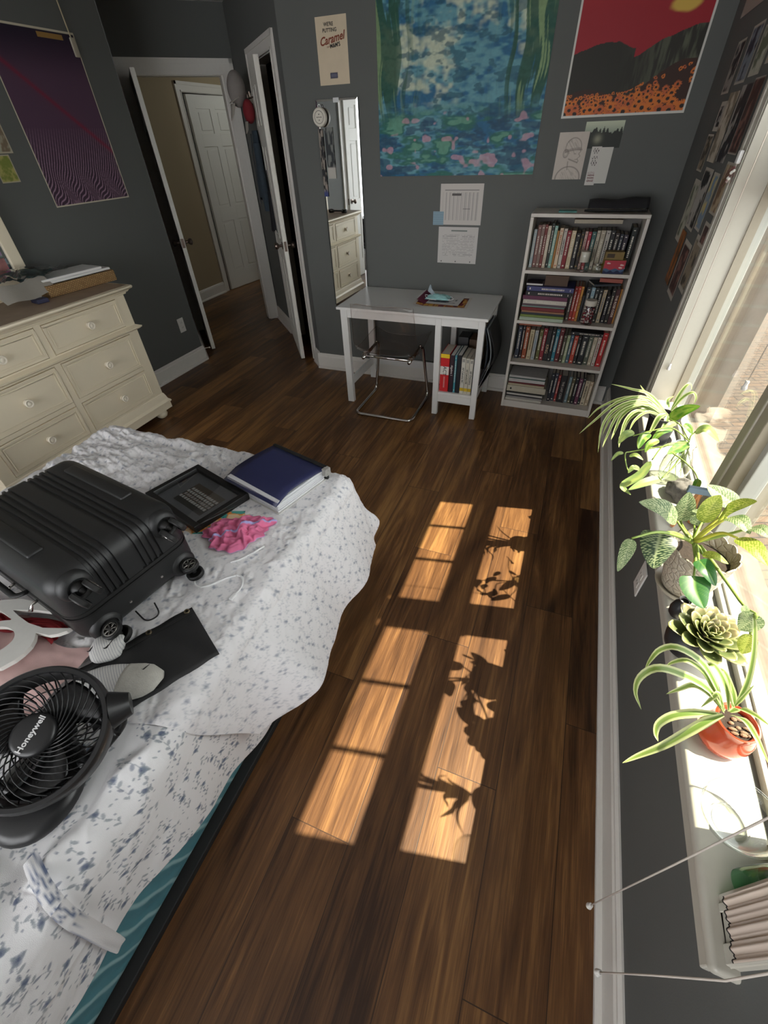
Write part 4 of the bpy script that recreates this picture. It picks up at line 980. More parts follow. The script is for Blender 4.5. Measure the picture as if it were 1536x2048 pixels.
# white cut-out wooden sign leaning on the clothes
M_sign = mat('white painted sign', (.62, .61, .575), .6, noise=.05)
sg = thing('wooden_sign', 'white cut-out wooden script sign lying beside the suitcase', 'sign', (-1.205, .235, ZB+.05), (.10, -.05, 0))
def ribbon2d(b, pts, ws, z0, z1):
    L = []; R = []
    for i, p in enumerate(pts):
        a = Vector(pts[max(i-1, 0)]); c = Vector(pts[min(i+1, len(pts)-1)]); d = (c-a).normalized(); n_ = Vector((-d.y, d.x)); w_ = ws[i]/2
        L.append((p[0]+n_.x*w_, p[1]+n_.y*w_)); R.append((p[0]-n_.x*w_, p[1]-n_.y*w_))
    for i in range(len(pts)-1):
        b.prism([L[i], R[i], R[i+1], L[i+1]], z0, z1)
    return b
def ringprism(b, cx_, cy_, rx, ry, hx, hy, z0, z1, n=48, dx=0, dy=0):
    vs = []
    for z in (z0, z1):
        for k in range(n): a = 2*PI*k/n; vs.append((cx_+rx*math.cos(a), cy_+ry*math.sin(a), z))
        for k in range(n): a = 2*PI*k/n; vs.append((cx_+dx+hx*math.cos(a), cy_+dy+hy*math.sin(a), z))
    fs = []
    for k in range(n):
        j = (k+1) % n
        fs += [(k, j, n+j, n+k), (2*n+k, 3*n+k, 3*n+j, 2*n+j), (k, 2*n+k, 2*n+j, j), (n+k, n+j, 3*n+j, 3*n+k)]
    return b.add(vs, fs)
SO = [(-1.3893, 0.2892), (-1.3348, 0.3046), (-1.2862, 0.328), (-1.2267, 0.3389), (-1.1517, 0.3343), (-1.1489, 0.3276), (-1.2025, 0.3161), (-1.2653, 0.2937), (-1.2308, 0.2857), (-1.1812, 0.2787), (-1.1287, 0.2811), (-1.0903, 0.2939), (-1.0547, 0.3067), (-1.0584, 0.2964), (-1.0735, 0.2804), (-1.0923, 0.2697), (-1.1244, 0.2652), (-1.1323, 0.2628), (-1.1174, 0.2474), (-1.1083, 0.2304), (-1.1062, 0.2071), (-1.1098, 0.1866), (-1.1235, 0.1589), (-1.1519, 0.1384), (-1.1988, 0.1336), (-1.2525, 0.1499), (-1.3054, 0.1866), (-1.3383, 0.2225), (-1.366, 0.2578)]
SH1 = [(-1.3101, 0.2752), (-1.2978, 0.2791), (-1.2662, 0.2756), (-1.238, 0.2701), (-1.254, 0.261), (-1.2777, 0.2491), (-1.3056, 0.2539)]
SH2 = [(-1.2551, 0.2377), (-1.2335, 0.2466), (-1.2108, 0.2488), (-1.1862, 0.2423), (-1.1728, 0.2297), (-1.169, 0.2152), (-1.1738, 0.1935), (-1.1948, 0.1816), (-1.2284, 0.1871), (-1.2592, 0.2056), (-1.2667, 0.224)]
def loop_smooth(L, k=3):
    n = len(L); out = []
    for i in range(n):
        a, b_, c, d = (Vector((*L[(i+o) % n], 0)) for o in (-1, 0, 1, 2))
        for q in range(k): f = q/k; out.append(.5*((2*b_)+(c-a)*f+(2*a-5*b_+4*c-d)*f*f+(3*b_-a-3*c+d)*f**3))
    return out
bm = bmesh.new(); eds = []
for L in (SO, loop_smooth(SH1), loop_smooth(SH2)):
    vs = [bm.verts.new((p[0], p[1], .608)) for p in L]; eds += [bm.edges.new((vs[i], vs[(i+1) % len(vs)])) for i in range(len(vs))]
r = bmesh.ops.triangle_fill(bm, edges=eds, use_beauty=True)
fc = [g for g in r['geom'] if isinstance(g, bmesh.types.BMFace)]; ex = bmesh.ops.extrude_face_region(bm, geom=fc)
for v in ex['geom']:
    if isinstance(v, bmesh.types.BMVert): v.co.z += .0125
b = MB().frombm(bm); b.v = [(q[0]+1.205, q[1]-.235, q[2]-.606) for q in b.v]
sg.location = (-1.205, .235, .606); sg.rotation_euler = (0, 0, 0)
b.build('sign_board', M_sign, sg)
# ---------------------------------------------------------------- books
PAGE = mat('page block', (.52, .48, .40), .9, noise=.12, nscale=220)
PAGEW = mat('white page block', (.62, .61, .58), .9, noise=.10, nscale=220)
def bmat(h):
    r, g, b_ = int(h[0:2], 16), int(h[2:4], 16), int(h[4:6], 16)
    return mat('cloth '+h, srgb(r, g, b_), .6, noise=.12, nscale=40)
ORD = ['', 'first', 'second', 'third', 'fourth', 'fifth', 'sixth', 'seventh', 'eighth', 'ninth', 'tenth', 'eleventh', 'twelfth', 'thirteenth', 'fourteenth', 'fifteenth', 'sixteenth', 'seventeenth', 'eighteenth', 'nineteenth', 'twentieth', 'twenty-first', 'twenty-second', 'twenty-third', 'twenty-fourth', 'twenty-fifth']
def book(w, h, d, col, loc, rot, label, group, page=None, lett=None, ink='d8d2c4', bars=True, name='book', seed=0):
    """upright book in local axes: spine at y = 0 facing -Y, width x 0..w, depth y 0..d, height z 0..h"""
    t_ = min(.0022, w*.12); b = MB()
    b.rbox(0, w, 0, t_*1.4, 0, h, .0012, 1); b.box(0, t_, t_, d, 0, h); b.box(w-t_, w, t_, d, 0, h)
    o = b.build(name, bmat(col), None); o.location = loc; o.rotation_euler = rot
    tag(o, label, 'book', group)
    MB().box(t_, w-t_, t_*1.4, d-.004, .003, h-.003).build('pages', page or PAGE, o)
    r = random.Random(seed*31+int(w*1e5))
    if lett:
        s = lett[1]; M = axes((w/2, -.0006, h*lett[2]), (0, 0, -1), (1, 0, 0))
        text_mesh('spine_title', lett[0], s, bmat(ink), o, M, .0002, bold=.0003)
    elif bars and w > .013:
        m = MB(); z = h*r.uniform(.26, .36); z1 = h*r.uniform(.74, .86)
        while z < z1:                           # the worn, unreadable print of the spine
            L = r.uniform(.003, .008); m.box(w*.34, w*.66, -.0005, .0002, z, min(z+L, z1)); z += L+r.uniform(.002, .0045)
        m.box(w*.30, w*.70, -.0005, .0002, h*.06, h*.06+.007); m.box(w*.30, w*.70, -.0005, .0002, h*.92, h*.92+.004); m.build('spine_lettering', bmat(ink), o)
    return o
def row(shelf, gname, z, items, depth, yf, x0, s, px0):
    for i, it in enumerate(items):
        a, c, h, col, nm = it[:5]; lett = it[5] if len(it) > 5 else None; ink = it[6] if len(it) > 6 else 'd8d2c4'
        xa = x0+(a-px0)*s; wd = max(.008, (c-a)*s-.0006); dp = depth*(.86+.14*((i*37) % 10)/10)
        book(wd, h, dp, col, (xa, yf+.004*((i*7) % 4), z), (0, 0, 0), f'{nm} book, {ORD[i+1]} from the left on the {shelf} bookcase shelf', gname, None, lett, ink, True, 'book', i)
row('top', 'upright books on the top shelf', .9302, [
 (180, 215, .205, 'a9b4ba', 'pale blue and white'), (218, 258, .226, '7d5650', 'dusty rose'), (260, 298, .228, '7c655c', 'taupe'), (300, 330, .230, '6e2b26', 'brick red'), (332, 370, .224, 'b5a894', 'cream'),
 (372, 402, .236, '1b201a', 'dark green'), (404, 440, .224, '7fa398', 'mint green'), (442, 465, .200, '96682c', 'ochre'), (468, 508, .214, 'c9b49a', 'cream and orange', None, '9c4a26'), (512, 550, .210, 'bdb6ac', 'white', None, '3a3a3a'),
 (552, 598, .202, '7c1420', 'crimson'), (602, 650, .202, 'bcab8c', 'beige'), (655, 700, .190, '191618', 'black'), (705, 740, .195, '231d18', 'black and yellow', None, 'b09040'), (745, 775, .200, 'b89a92', 'pale pink', None, '5a2a2a'),
 (780, 815, .198, '9c2438', 'raspberry'), (820, 865, .200, '2e5450', 'teal'), (870, 905, .204, 'b3aa98', 'off white', None, '444444'), (910, 960, .206, '9d9482', 'stone grey'), (965, 1010, .206, 'a8a39a', 'pale grey', None, '333333'),
 (1015, 1060, .208, '141414', 'black with white lettering'), (1065, 1110, .194, '2b221d', 'dark brown'), (1115, 1150, .190, '1c2430', 'dark blue'), (1155, 1200, .188, '2c2430', 'dark purple'), (1220, 1270, .225, '141a17', 'very dark green')], .15, 3.215, -.272, .595/1145, 165)
row('second', 'upright books on the second shelf', .6302, [
 (706, 742, .190, '4b443c', 'grey brown'), (745, 788, .205, '8a1e18', 'red'), (790, 826, .208, 'a8381c', 'orange red'), (828, 858, .208, 'b87f36', 'amber', None, '4a2a1a'), (862, 890, .16, '1c1a18', 'black'), (894, 950, .205, '20242a', 'charcoal'), (954, 1000, .205, '7f98a2', 'pale blue'),
 (1004, 1050, .205, '1b1f1e', 'dark slate'), (1054, 1096, .202, '161616', 'black glossy'), (1104, 1150, .195, 'a8977c', 'sand and blue', None, '4a5a70'), (1162, 1204, .165, '17131a', 'black short'), (1208, 1252, .205, '17130f', 'black and cream', None, 'c0b49c'), (1252, 1302, .205, '3a0e12', 'dark red', ('THE ROSE CODE', .017, .52), 'cfc0b0'), (1306, 1326, .205, 'a06a24', 'orange')], .16, 3.205, -.272, .595/1255, 75)
row('third', 'upright books on the third shelf', .3482, [
 (165, 218, .225, '232c3c', 'navy blue'), (224, 256, .225, '241618', 'black and maroon'), (262, 320, .222, '8a4424', 'rust'), (330, 388, .205, 'b0a284', 'cream with an oval label', None, '6a5a40'), (395, 442, .205, '9c9c9a', 'pale grey and blue', None, '5c7c90'),
 (455, 502, .210, '5c5a30', 'olive yellow'), (506, 556, .220, '80202c', 'red patterned'), (560, 616, .210, '1d1a1a', 'black patterned', ('KING', .026, .4), 'c4a484'), (620, 664, .215, '17181a', 'dark'), (670, 714, .220, '2d7484', 'teal blue'), (718, 774, .228, '561418', 'dark red'),
 (780, 820, .190, '3e3a2a', 'dark olive'), (824, 864, .190, '8f9a78', 'sage green'), (868, 908, .190, '47606f', 'steel blue'), (914, 966, .190, 'a8402e', 'coral red'), (970, 1006, .185, '201f1d', 'charcoal'), (1014, 1092, .200, '16191c', 'thick black'), (1096, 1152, .192, '4f5648', 'grey green'),
 (1156, 1204, .190, 'a89e88', 'cream'), (1208, 1250, .192, 'b2aaa0', 'white', None, '77302c'), (1258, 1322, .225, 'a01c1c', 'tall bright red')], .16, 3.205, -.272, .595/1195, 135)
row('bottom', 'upright books on the bottom shelf', .0522, [
 (606, 648, .215, '1e2026', 'dark navy'), (652, 696, .215, '262c38', 'slate blue'), (700, 732, .205, '8c2e2a', 'red'), (736, 816, .205, '121012', 'thick black', ('THE LAST CZAR', .019, .45), 'b8b0a8'), (820, 838, .200, '3c3432', 'thin brown'), (842, 880, .200, '6d8287', 'pale blue'), (884, 924, .198, '4e4a30', 'olive'),
 (928, 968, .205, '15161a', 'black'), (974, 1020, .200, '5f3048', 'purple pink'), (1024, 1054, .205, '1c2420', 'dark green'), (1058, 1112, .185, 'b3a890', 'cream', None, '3c3028'), (1114, 1160, .185, 'a3937a', 'beige')], .15, 3.205, -.272, .595/1140, 30)
# stacks lying flat
def lying(w, d, h, col, x, y, z, ang, label, group, page=None, bars=True, seed=0):
    o = book(h, w, d, col, (x, y, z+h), (0, PI/2, 0), label, group, page, None, 'cfc8ba', bars, 'book', seed)
    o.rotation_euler = Matrix.Rotation(ang, 3, 'Z').to_4x4().to_euler() if False else (Matrix.Rotation(ang, 3, 'Z') @ Matrix.Rotation(PI/2, 3, 'Y')).to_euler()
    return o
z = .6303
for i, (h, w, col, nm) in enumerate([(.020, .278, '9aa894', 'pale green gridded'), (.014, .276, '6a7a38', 'green yellow striped'), (.015, .272, '1d2530', 'navy dotted'), (.010, .270, '93684a', 'thin tan'), (.020, .272, '6d1c1e', 'dark red'), (.009, .268, '6f8a80', 'thin grey green'), (.011, .270, '54454c', 'thin mauve grey'), (.025, .272, 'b9b3a8', 'thick white'), (.024, .276, '5e2744', 'plum'), (.027, .280, '17171a', 'black score'), (.027, .286, '3c3f6a', 'thick violet blue')]):
    lying(w, .19, h, col, -.262+.002*((i*5) % 4)+(.012 if i > 8 else 0), 3.152+.004*(i % 3), z, .01*((i*3) % 3-1), f'{nm} book, {ORD[i+1]} from the bottom of the flat stack on the second shelf', 'flat stack of books on the second shelf', None, i in (7, 9, 10), i); z += h+.0004
t = thing('notebook', 'small dark and white notebook on top of the flat stack on the second shelf', 'notebook', (-.205, 3.21, z)); MB().rbox(-.05, .05, -.04, .05, 0, .016, .002).build('cover', bmat('3a3038'), t); MB().box(-.048, .052, -.042, .045, .004, .012).build('pages', PAGEW, t)
t = thing('cardboard_box', 'small brown cardboard box on the flat stack of the second shelf', 'box', (-.075, 3.24, z)); MB().rbox(-.07, .07, -.05, .06, 0, .058, .001).build('box_body', bmat('4a3320'), t); MB().box(-.071, .071, -.051, .061, .052, .0595).build('lid', bmat('503822'), t)
z = .0522
for i, (h, w, col, nm) in enumerate([(.016, .262, 'b2ada2', 'white printed'), (.012, .262, '8f8a88', 'grey printed'), (.008, .262, '232324', 'thin black'), (.012, .260, 'b9b5ae', 'white'), (.009, .258, '2a2a26', 'black'), (.010, .256, '35352e', 'dark olive')]):
    lying(w, .19, h, col, -.268+.004*(i % 2), 3.150+.003*i, z, .008*(i % 3-1), f'{nm} workbook, {ORD[i+1]} from the bottom of the flat stack on the bottom shelf', 'flat stack of workbooks on the bottom shelf', PAGEW, False, i); z += h+.0004
t = thing('ring_binder', 'cream ring binder in the middle of the flat stack on the bottom shelf', 'binder', (-.128, 3.25, z)); MB().rbox(-.140, .138, -.105, .11, 0, .046, .004).build('cover', bmat('b0a996'), t); MB().lathe([(0, -.107), (.007, -.107), (.007, -.104), (0, -.104)], 14, Matrix.Translation((-.11, 0, .023)) @ Matrix.Rotation(0, 4, 'X') @ Matrix(((1, 0, 0, 0), (0, 0, 1, 0), (0, 1, 0, 0), (0, 0, 0, 1)))).build('finger_hole', M_abs2, t); z += .0465
for i, (h, w, col, nm) in enumerate([(.012, .258, 'a99f86', 'cream'), (.010, .258, '5c1a1c', 'dark red'), (.014, .256, 'b8b4b0', 'white ruled'), (.012, .256, 'bdbbb8', 'bright white'), (.007, .256, '37504a', 'thin green'), (.009, .254, 'b4b2ae', 'off white'), (.006, .258, 'a4a29e', 'light grey')]):
    lying(w, .18, h, col, -.264+.004*((i*3) % 3), 3.155+.003*(i % 4), z, .012*(i % 3-1), f'{nm} notebook, {ORD[i+1]} above the cream binder on the bottom shelf', 'notebooks above the cream binder', PAGEW, False, i); z += h+.0004
# books lying across the tops of the rows
lying(.26, .10, .020, 'a79e8c', -.045, 3.222, 1.1672, .04, 'cream book lying flat across the tops of the upper row', 'books lying across the rows', PAGEW, False)
lying(.15, .12, .018, '8c4a34', -.262, 3.212, .5765, .0, 'coral book lying flat on the left of the third shelf row', 'books lying across the rows', None, False)
lying(.10, .12, .014, '1a1b1a', -.10, 3.216, .5805, .0, 'black book lying flat across the middle of the third row', 'books lying across the rows', None, False)
lying(.21, .12, .020, '16171a', .085, 3.214, .5425, -.02, 'long black book lying flat across the right of the third row', 'books lying across the rows', None, True, 4)
o = lying(.16, .12, .012, '3a4046', .15, 3.19, .846, .3, 'dark book with a pale rim lying tilted over the second shelf row', 'books lying across the rows', None, False)
o = lying(.13, .12, .022, '94483a', .175, 3.215, .868, -.1, 'coral pink book lying on the tilted dark book, second shelf', 'books lying across the rows', None, False)
# jars and boxes standing in front of the books
M_jar = glassmat('jar glass', (.93, .94, .92), .03, 1.45, 1.6)
M_wax = mat('white candle wax', (.70, .66, .58), .6)
t = thing('glass_candle_holder', 'round glass globe with a white candle in front of the top shelf books', 'candle holder', (.058, 3.172, .9302))
MB().lathe([(0, .002), (.036, .002), (.034, .010), (.020, .030), (.018, .036), (.034, .048), (.048, .070), (.050, .090), (.042, .112), (.030, .124), (.030, .127)], 32).build('globe', M_jar, t, smooth=True, angle=4)
MB().lathe([(0, .052), (.026, .052), (.026, .106), (.010, .103), (0, .103)], 24).build('candle', M_wax, t, smooth=True, angle=.6)
t = thing('small_jar', 'small glass jar with a silver lid left of the painted box', 'jar', (.140, 3.168, .9302))
MB().lathe([(0, .001), (.026, .001), (.028, .006), (.028, .034), (.024, .040)], 28).build('jar_body', M_jar, t, smooth=True, angle=.9); MB().lathe([(.0, .050), (.025, .050), (.0275, .047), (.0275, .040), (0, .040)], 28).build('lid', M_chrome, t, smooth=True, angle=.6)
def box_art(X, Z):
    c = solidc(X, srgb(176, 62, 74)); w1 = .36+.05*np.sin(X*14); w2 = .2+.06*np.sin(X*19+1)
    c[Z < w1] = srgb(70, 92, 120); c[Z < w2] = srgb(32, 40, 70)
    for cx, cz in ((.18, .8), (.82, .68), (.78, .48)): c[(np.hypot((X-cx), (Z-cz)*1.2) < .07) | (np.hypot((X-cx-.06), (Z-cz+.02)*1.3) < .06)] = srgb(222, 190, 188)
    return c
t = thing('painted_box', 'little box painted with a red sky, clouds and blue waves on the top shelf', 'box', (.225, 3.166, .9302), (0, 0, .12))
MB().rbox(-.058, .058, -.028, .045, 0, .072, .001).build('box_body', bmat('8a7434'), t); o = painted('painted_front', .115, .070, 60, 40, box_art, M_paint, t); o.location = (-.0575, -.0286, .001)
t = thing('gold_box', 'small gold patterned box stacked on the painted box', 'box', (.215, 3.172, 1.0027), (0, 0, .05)); MB().rbox(-.052, .050, -.024, .030, 0, .040, .001).build('box_body', bmat('7a6434'), t); MB().box(-.04, .0, -.0248, -.024, .01, .03).build('scroll_print', bmat('3a2a16'), t)
t = thing('bead_jar', 'glass jar of red and white beads with a white lid on the second shelf', 'jar', (.158, 3.166, .6302))
MB().lathe([(0, .001), (.034, .001), (.037, .010), (.037, .108), (.033, .116)], 32).build('jar_body', M_jar, t, smooth=True, angle=.9)
MB().lathe([(0, .146), (.033, .146), (.036, .142), (.036, .116), (0, .116)], 32).build('lid', mat('cream lid', (.62, .58, .50), .5), t, smooth=True, angle=.6)
b = MB(); r_ = random.Random(2)
for k in range(150):
    a = r_.uniform(0, 2*PI); rr_ = .031*math.sqrt(r_.random()); b.col = [(.28, .02, .03), (.6, .55, .52), (.10, .02, .04)][k % 3]; b.sphere((rr_*math.cos(a), rr_*math.sin(a), .008+.092*r_.random()), .0052, 8, 6)
o = b.build('beads', M_paint, t, smooth=True); o['kind'] = 'stuff'
# on top of the bookcase
t = thing('black_cloth_case', 'black folded fabric case lying on top of the bookcase', 'case', (.165, 3.26, 1.2242))
P = [[(-.155+.31*i/20, -.075+.15*j/10, (.056+.004*math.sin(i*.55)+.014*(i/20)**2)*math.sin(PI*min(1, max(0, (j+.35)/10.7)))**.45) for j in range(11)] for i in range(21)]
P = [[(-.155, p[1], .002) for p in P[0]]]+P+[[(.155, p[1], .002) for p in P[0]]]
MB().grid(P).build('case_body', mat('black fabric', (.014, .014, .017), .8, bump=.5, bscale=500), t, smooth=True, angle=4); MB().tube([(-.17, -.072, .010), (0, -.078, .012), (.15, -.074, .014)], .005, 8).build('piping', M_abs2, t, smooth=True)
t = thing('sticky_note_pad', 'teal sticky note pad on top of the bookcase', 'notepad', (-.09, 3.22, 1.2242), (0, 0, .03)); MB().rbox(-.055, .045, -.035, .035, 0, .006, .001).build('pad', bmat('4f8c86'), t); MB().box(-.0545, .0445, .0345, .0354, .0004, .0055).build('glue_edge', bmat('3f746e'), t)

# ---------------------------------------------------------------- books in the desk tower
z = .1782
D = [(-.718, .062, .272, 'c41c22', 'red test preparation book with a yellow top band', ('ACT', .034, .56), '15151a', None), (-.652, .030, .268, '2a1220', 'dark plum algebra textbook', ('Algebra 1', .020, .60), 'd8d4d0', PAGEW), (-.6185, .014, .272, '3f8290', 'thin teal workbook', None, 'd8d2c4', PAGEW), (-.602, .030, .274, '10131c', 'black textbook', None, '30343c', PAGEW), (-.570, .027, .262, 'c4c0b6', 'white calculus review book', ('AP Calculus BC', .0175, .52), '1a1a1a', None), (-.541, .026, .258, 'bcb6a8', 'white second calculus review book', ('AP Calculus AB', .0165, .50), '1a1a1a', None), (-.513, .024, .256, 'c4c0b6', 'white chemistry review book', ('AP Chemistry', .0175, .48), '1a1a1a', None), (-.487, .007, .262, '4a5050', 'thin grey patterned workbook', None, 'c0c0c0', PAGEW)]
for i, (x, w_, h, col, nm, lt, ink, pg) in enumerate(D):
    o = book(w_, h, .20, col, (x, 2.878, z), (0, 0, 0), f'{nm}, {ORD[i+1]} in the desk tower', 'schoolbooks in the desk tower', pg, lt, ink, i in (2,), 'book', i)
    if i == 0:
        MB().box(.0003, w_-.0003, -.0004, 0, h*.46, h*.68).build('title_band', bmat('d8d4cc'), o); MB().box(0, w_, -.0003, .001, h*.90, h*.999).build('yellow_band', bmat('e2c020'), o)
        b = MB(); 
        for q in range(14): b.box(w_*.42, w_*.58, -.0005, -.0002, .03+q*.006, .0335+q*.006)
        b.build('lettering', bmat('d8a8a4'), o)
    if i in (4, 5, 6): MB().box(.0003, w_-.0003, -.0004, 0, h*.08, h*.17).build('yellow_mark', bmat('c8a81c'), o); MB().box(w_*.2, w_*.8, -.0004, 0, h*.88, h*.96).build('crest', bmat('8c8a84'), o)
for i, (x, w_, h, d_, col, nm) in enumerate([(-.665, .075, .30, .13, '3c3c3e', 'dark grey box file standing behind the schoolbooks'), (-.582, .06, .29, .14, '4a3420', 'brown box file standing behind the schoolbooks')]):
    t = thing('box_file', nm, 'box file', (x, 3.15, z)); MB().rbox(0, w_, 0, d_, 0, h, .002).build('file_body', bmat(col), t); MB().box(.008, w_-.008, -.0008, 0, .12, .24).build('spine_label', bmat('a8a8a6' if i == 0 else '6a4a2a'), t); MB().lathe([(.006, 0), (.010, 0), (.010, .002), (.006, .002)], 16, Matrix.Translation((w_/2, -.001, .07)) @ Matrix.Rotation(PI/2, 4, 'X')).build('ring', M_abs2, t)
for i, (col, nm) in enumerate([('a88c58', 'cream'), ('2c3440', 'dark navy'), ('8f9498', 'pale grey'), ('232324', 'black')]):
    P = []; xo = -.430+.012*i if i else -.437
    for a in range(15):
        s = a/14; zz = .20+.42*(1-s) if i else .30+.30*(1-s)
        bul = (.030+.012*i)*math.sin(PI*s)**1.0*(1 if i else .3)
        P.append([(xo-.03+bul-.02*s, 2.94+.30*u/8+.02*s, zz) for u in range(9)])
    o = MB().grid(P).build('folder', bmat(col), None, smooth=True, angle=4, solid=.003); tag(o, f'{nm} folder slumped against the open side of the desk tower', 'folder', 'folders slumped in the desk tower')
# ---------------------------------------------------------------- things on the desk
def abstract(X, Z):
    n = fbm(X*5, Z*4+fbm(X*3, Z*3, 2, 9)*3, 4, 12); c = solidc(X, srgb(150, 80, 40)); c[n > .5] = srgb(196, 150, 60); c[n > .58] = srgb(120, 30, 40); c[n < .42] = srgb(40, 60, 80); c[n < .36] = srgb(90, 20, 40)
    c[(X < .05) | (X > .95) | (Z < .06) | (Z > .94)] = srgb(214, 208, 200); return c
o = painted('poster_print', .37, .255, 90, 60, abstract, M_paint, None, lambda X, Z: -.012*sstep(.22, 0, X)); o.location = (-.965, 2.985, DZ+.0012); o.rotation_euler = (-PI/2, 0, .06); tag(o, 'colourful abstract poster print lying flat on the white desk', 'poster')
def greys(X, Z):
    n = fbm(X*6, Z*6, 4, 44); c = solidc(X, (.52, .51, .50)); c[(n > .5) & (X > .2) & (X < .9) & (Z > .2) & (Z < .9)] = (.10, .11, .13); c[(X < .25)] = srgb(96, 20, 52); c[(X < .03)] = (.62, .61, .6); return c
o = painted('curled_poster', .30, .20, 60, 44, greys, M_paint, None, lambda X, Z: -.022*sstep(.22, 0, X)**1.2-.010*Z); o.location = (-.965, 3.06, DZ+.004); o.rotation_euler = (-PI/2, 0, -.05); tag(o, 'curling grey poster print on top of the colourful one on the desk', 'poster')
M_mask = mat('pale aqua mask fabric', (.30, .56, .56), .8, noise=.25, nscale=30); t = thing('face_masks', 'crumpled aqua and white face mask lying on the desk prints', 'face mask', (-.83, 3.155, DZ+.014))
P = [[(-.085+.17*i/24, -.05+.10*j/16, .028*ridged(np.array(i*.22), np.array(j*.3), 51).item()*math.sin(PI*i/24)**.5*math.sin(PI*j/16)**.5+.002) for j in range(17)] for i in range(25)]
MB().grid(P).build('mask_panel', M_mask, t, smooth=True, angle=4)
P = [[(-.075+.03*i/8+.02*math.sin(j*.5), -.02+.09*j/10, .012+.055*(j/10)*math.sin(PI*(i+1)/10)) for j in range(11)] for i in range(9)]
MB().grid(P).build('mask_flap', mat('pale lilac mask fabric', (.42, .50, .56), .8, noise=.2, nscale=30), t, smooth=True, angle=4)
MB().tube(fillet([(-.08, .02, .01), (-.10, .0, .02), (-.07, -.05, .006), (.0, -.06, .004)], .02), .0018, 6).build('ear_loop', M_white, t, smooth=True); MB().tube(fillet([(.08, .02, .01), (.115, .0, .004), (.10, -.04, .004), (.06, -.045, .006)], .02), .0018, 6).build('ear_loop', M_white, t, smooth=True)
# ---------------------------------------------------------------- pictures and papers on the walls
YW = 3.3990
def onback(name, x0, x1, z0, z1, nx, ny, f, label, cat, group=None, m=None, dy=0., rot=0., warp=None):
    o = painted(name, x1-x0, z1-z0, nx, ny, f, m or M_paint, None, warp); o.location = (x0, YW-dy, z0); o.rotation_euler = (0, rot, 0); tag(o, label, cat, group); return o
def pond(X, Z):
    """streaky blue green cloth: green strokes over mottled blue with pale gaps"""
    n = .6*fbm(X*6, Z*13, 4, 61)+.4*fbm(X*24, Z*60, 2, 60); n2 = fbm(X*16, Z*34, 3, 62)
    c = lerp(solidc(X, srgb(26, 92, 128)), srgb(92, 146, 158), sstep(.40, .62, n))
    c = lerp(c, srgb(196, 204, 176), sstep(.50, .64, .75*fbm(X*3.2+4, Z*5.5, 4, 63)+.25*fbm(X*26, Z*40, 2, 67))*sstep(.30, .42, Z)*.85)
    c = lerp(c, srgb(18, 76, 96), sstep(.56, .66, n2)*.7)
    low = sstep(.36, .26, Z); g2 = fbm(X*9, Z*26, 3, 66)
    c = lerp(c, srgb(34, 98, 84), low*sstep(.45, .6, g2)*.9); c = lerp(c, srgb(96, 150, 128), low*sstep(.62, .70, g2)*.8); c = lerp(c, srgb(20, 60, 88), low*sstep(.42, .34, g2)*.7)
    wv = X+.012*np.sin(Z*17+X*9)+.01*fbm(X*6, Z*5, 2, 69)
    st = fbm(wv*44, Z*3.2, 3, 64); dens = np.maximum(.85*sstep(.34, .0, X), sstep(.64, .92, X))*sstep(.24, .44, Z+.1*fbm(X*30, X*0, 2, 3)-.05)+.12*sstep(.6, 1., Z)
    m = sstep(.58, .46, st+.13-.20*dens)*np.clip(dens*1.6, 0, 1)*.92; c = lerp(c, srgb(22, 74, 52), m)
    c = lerp(c, srgb(134, 160, 112), sstep(.58, .66, fbm(wv*60+9, Z*4, 2, 65))*np.clip(dens, 0, 1)*.8)
    c = lerp(c, srgb(196, 150, 164), sstep(.70, .76, fbm(X*16+3, Z*22, 2, 77))*low*.6)
    return c*(.86+.28*fbm(X*70, Z*70, 2, 68))[:, None]
onback('wall_tapestry', -1.332, -.345, 1.388, 2.36, 300, 300, pond, 'large blue green painterly cloth tapestry hung above the desk', 'tapestry', warp=lambda X, Z: -.004*np.abs(np.sin(X*9))*(1-Z)-.001)
def field(X, Z):
    """red sky, dark hills and a field of orange flowers"""
    c = lerp(solidc(X, srgb(150, 20, 34)), srgb(196, 44, 26), sstep(.55, .9, Z))
    n = fbm(X*3.4, Z*5, 4, 71); c = lerp(c, srgb(206, 170, 74), sstep(.48, .62, n*.5+.55*np.exp(-((X-.76)/.16)**2-((Z-.56)/.07)**2)-.04))
    hill = .36+.05*np.sin(X*5-.4)*(X < .5)+.09*sstep(.45, 1., X)-.05*np.exp(-((X-.5)/.12)**2)+.02*fbm(X*12, X*0, 2, 5)
    g = fbm(X*40, Z*8, 3, 72); hc = lerp(solidc(X, srgb(34, 32, 22)), srgb(84, 88, 70), sstep(.4, .7, g)*sstep(.35, .9, X)); c = np.where((Z < hill)[:, None], hc, c)
    top = .13+.14*sstep(.35, 1., X)+.03*np.sin(X*9)
    fl = Z < top; c = np.where(fl[:, None], np.tile(np.array(srgb(52, 26, 14)), (len(X), 1)), c)
    r = random.Random(9)
    for k in range(150):
        px = r.random(); tp = .13+.14*float(sstep(.35, 1., px)); pz = tp*r.random()**.8; s = .012+.036*(1-pz/tp)
        d = np.hypot(X-px, (Z-pz)*1.4); an = np.arctan2(Z-pz, X-px); rr = s*(1+.18*np.cos(an*13))
        m = (d < rr) & (Z < top+.02); c[m] = srgb(206, 112, 40) if k % 3 else srgb(190, 96, 50); c[(d < s*.42)] = srgb(34, 20, 12)
    c[(X < .014) | (X > .986) | (Z < .014)] = srgb(206, 204, 196)
    return c
onback('sunset_poster', -.238, .368, 1.632, 2.32, 220, 240, field, 'poster of a red sky over dark hills and orange flowers above the bookcase', 'poster')
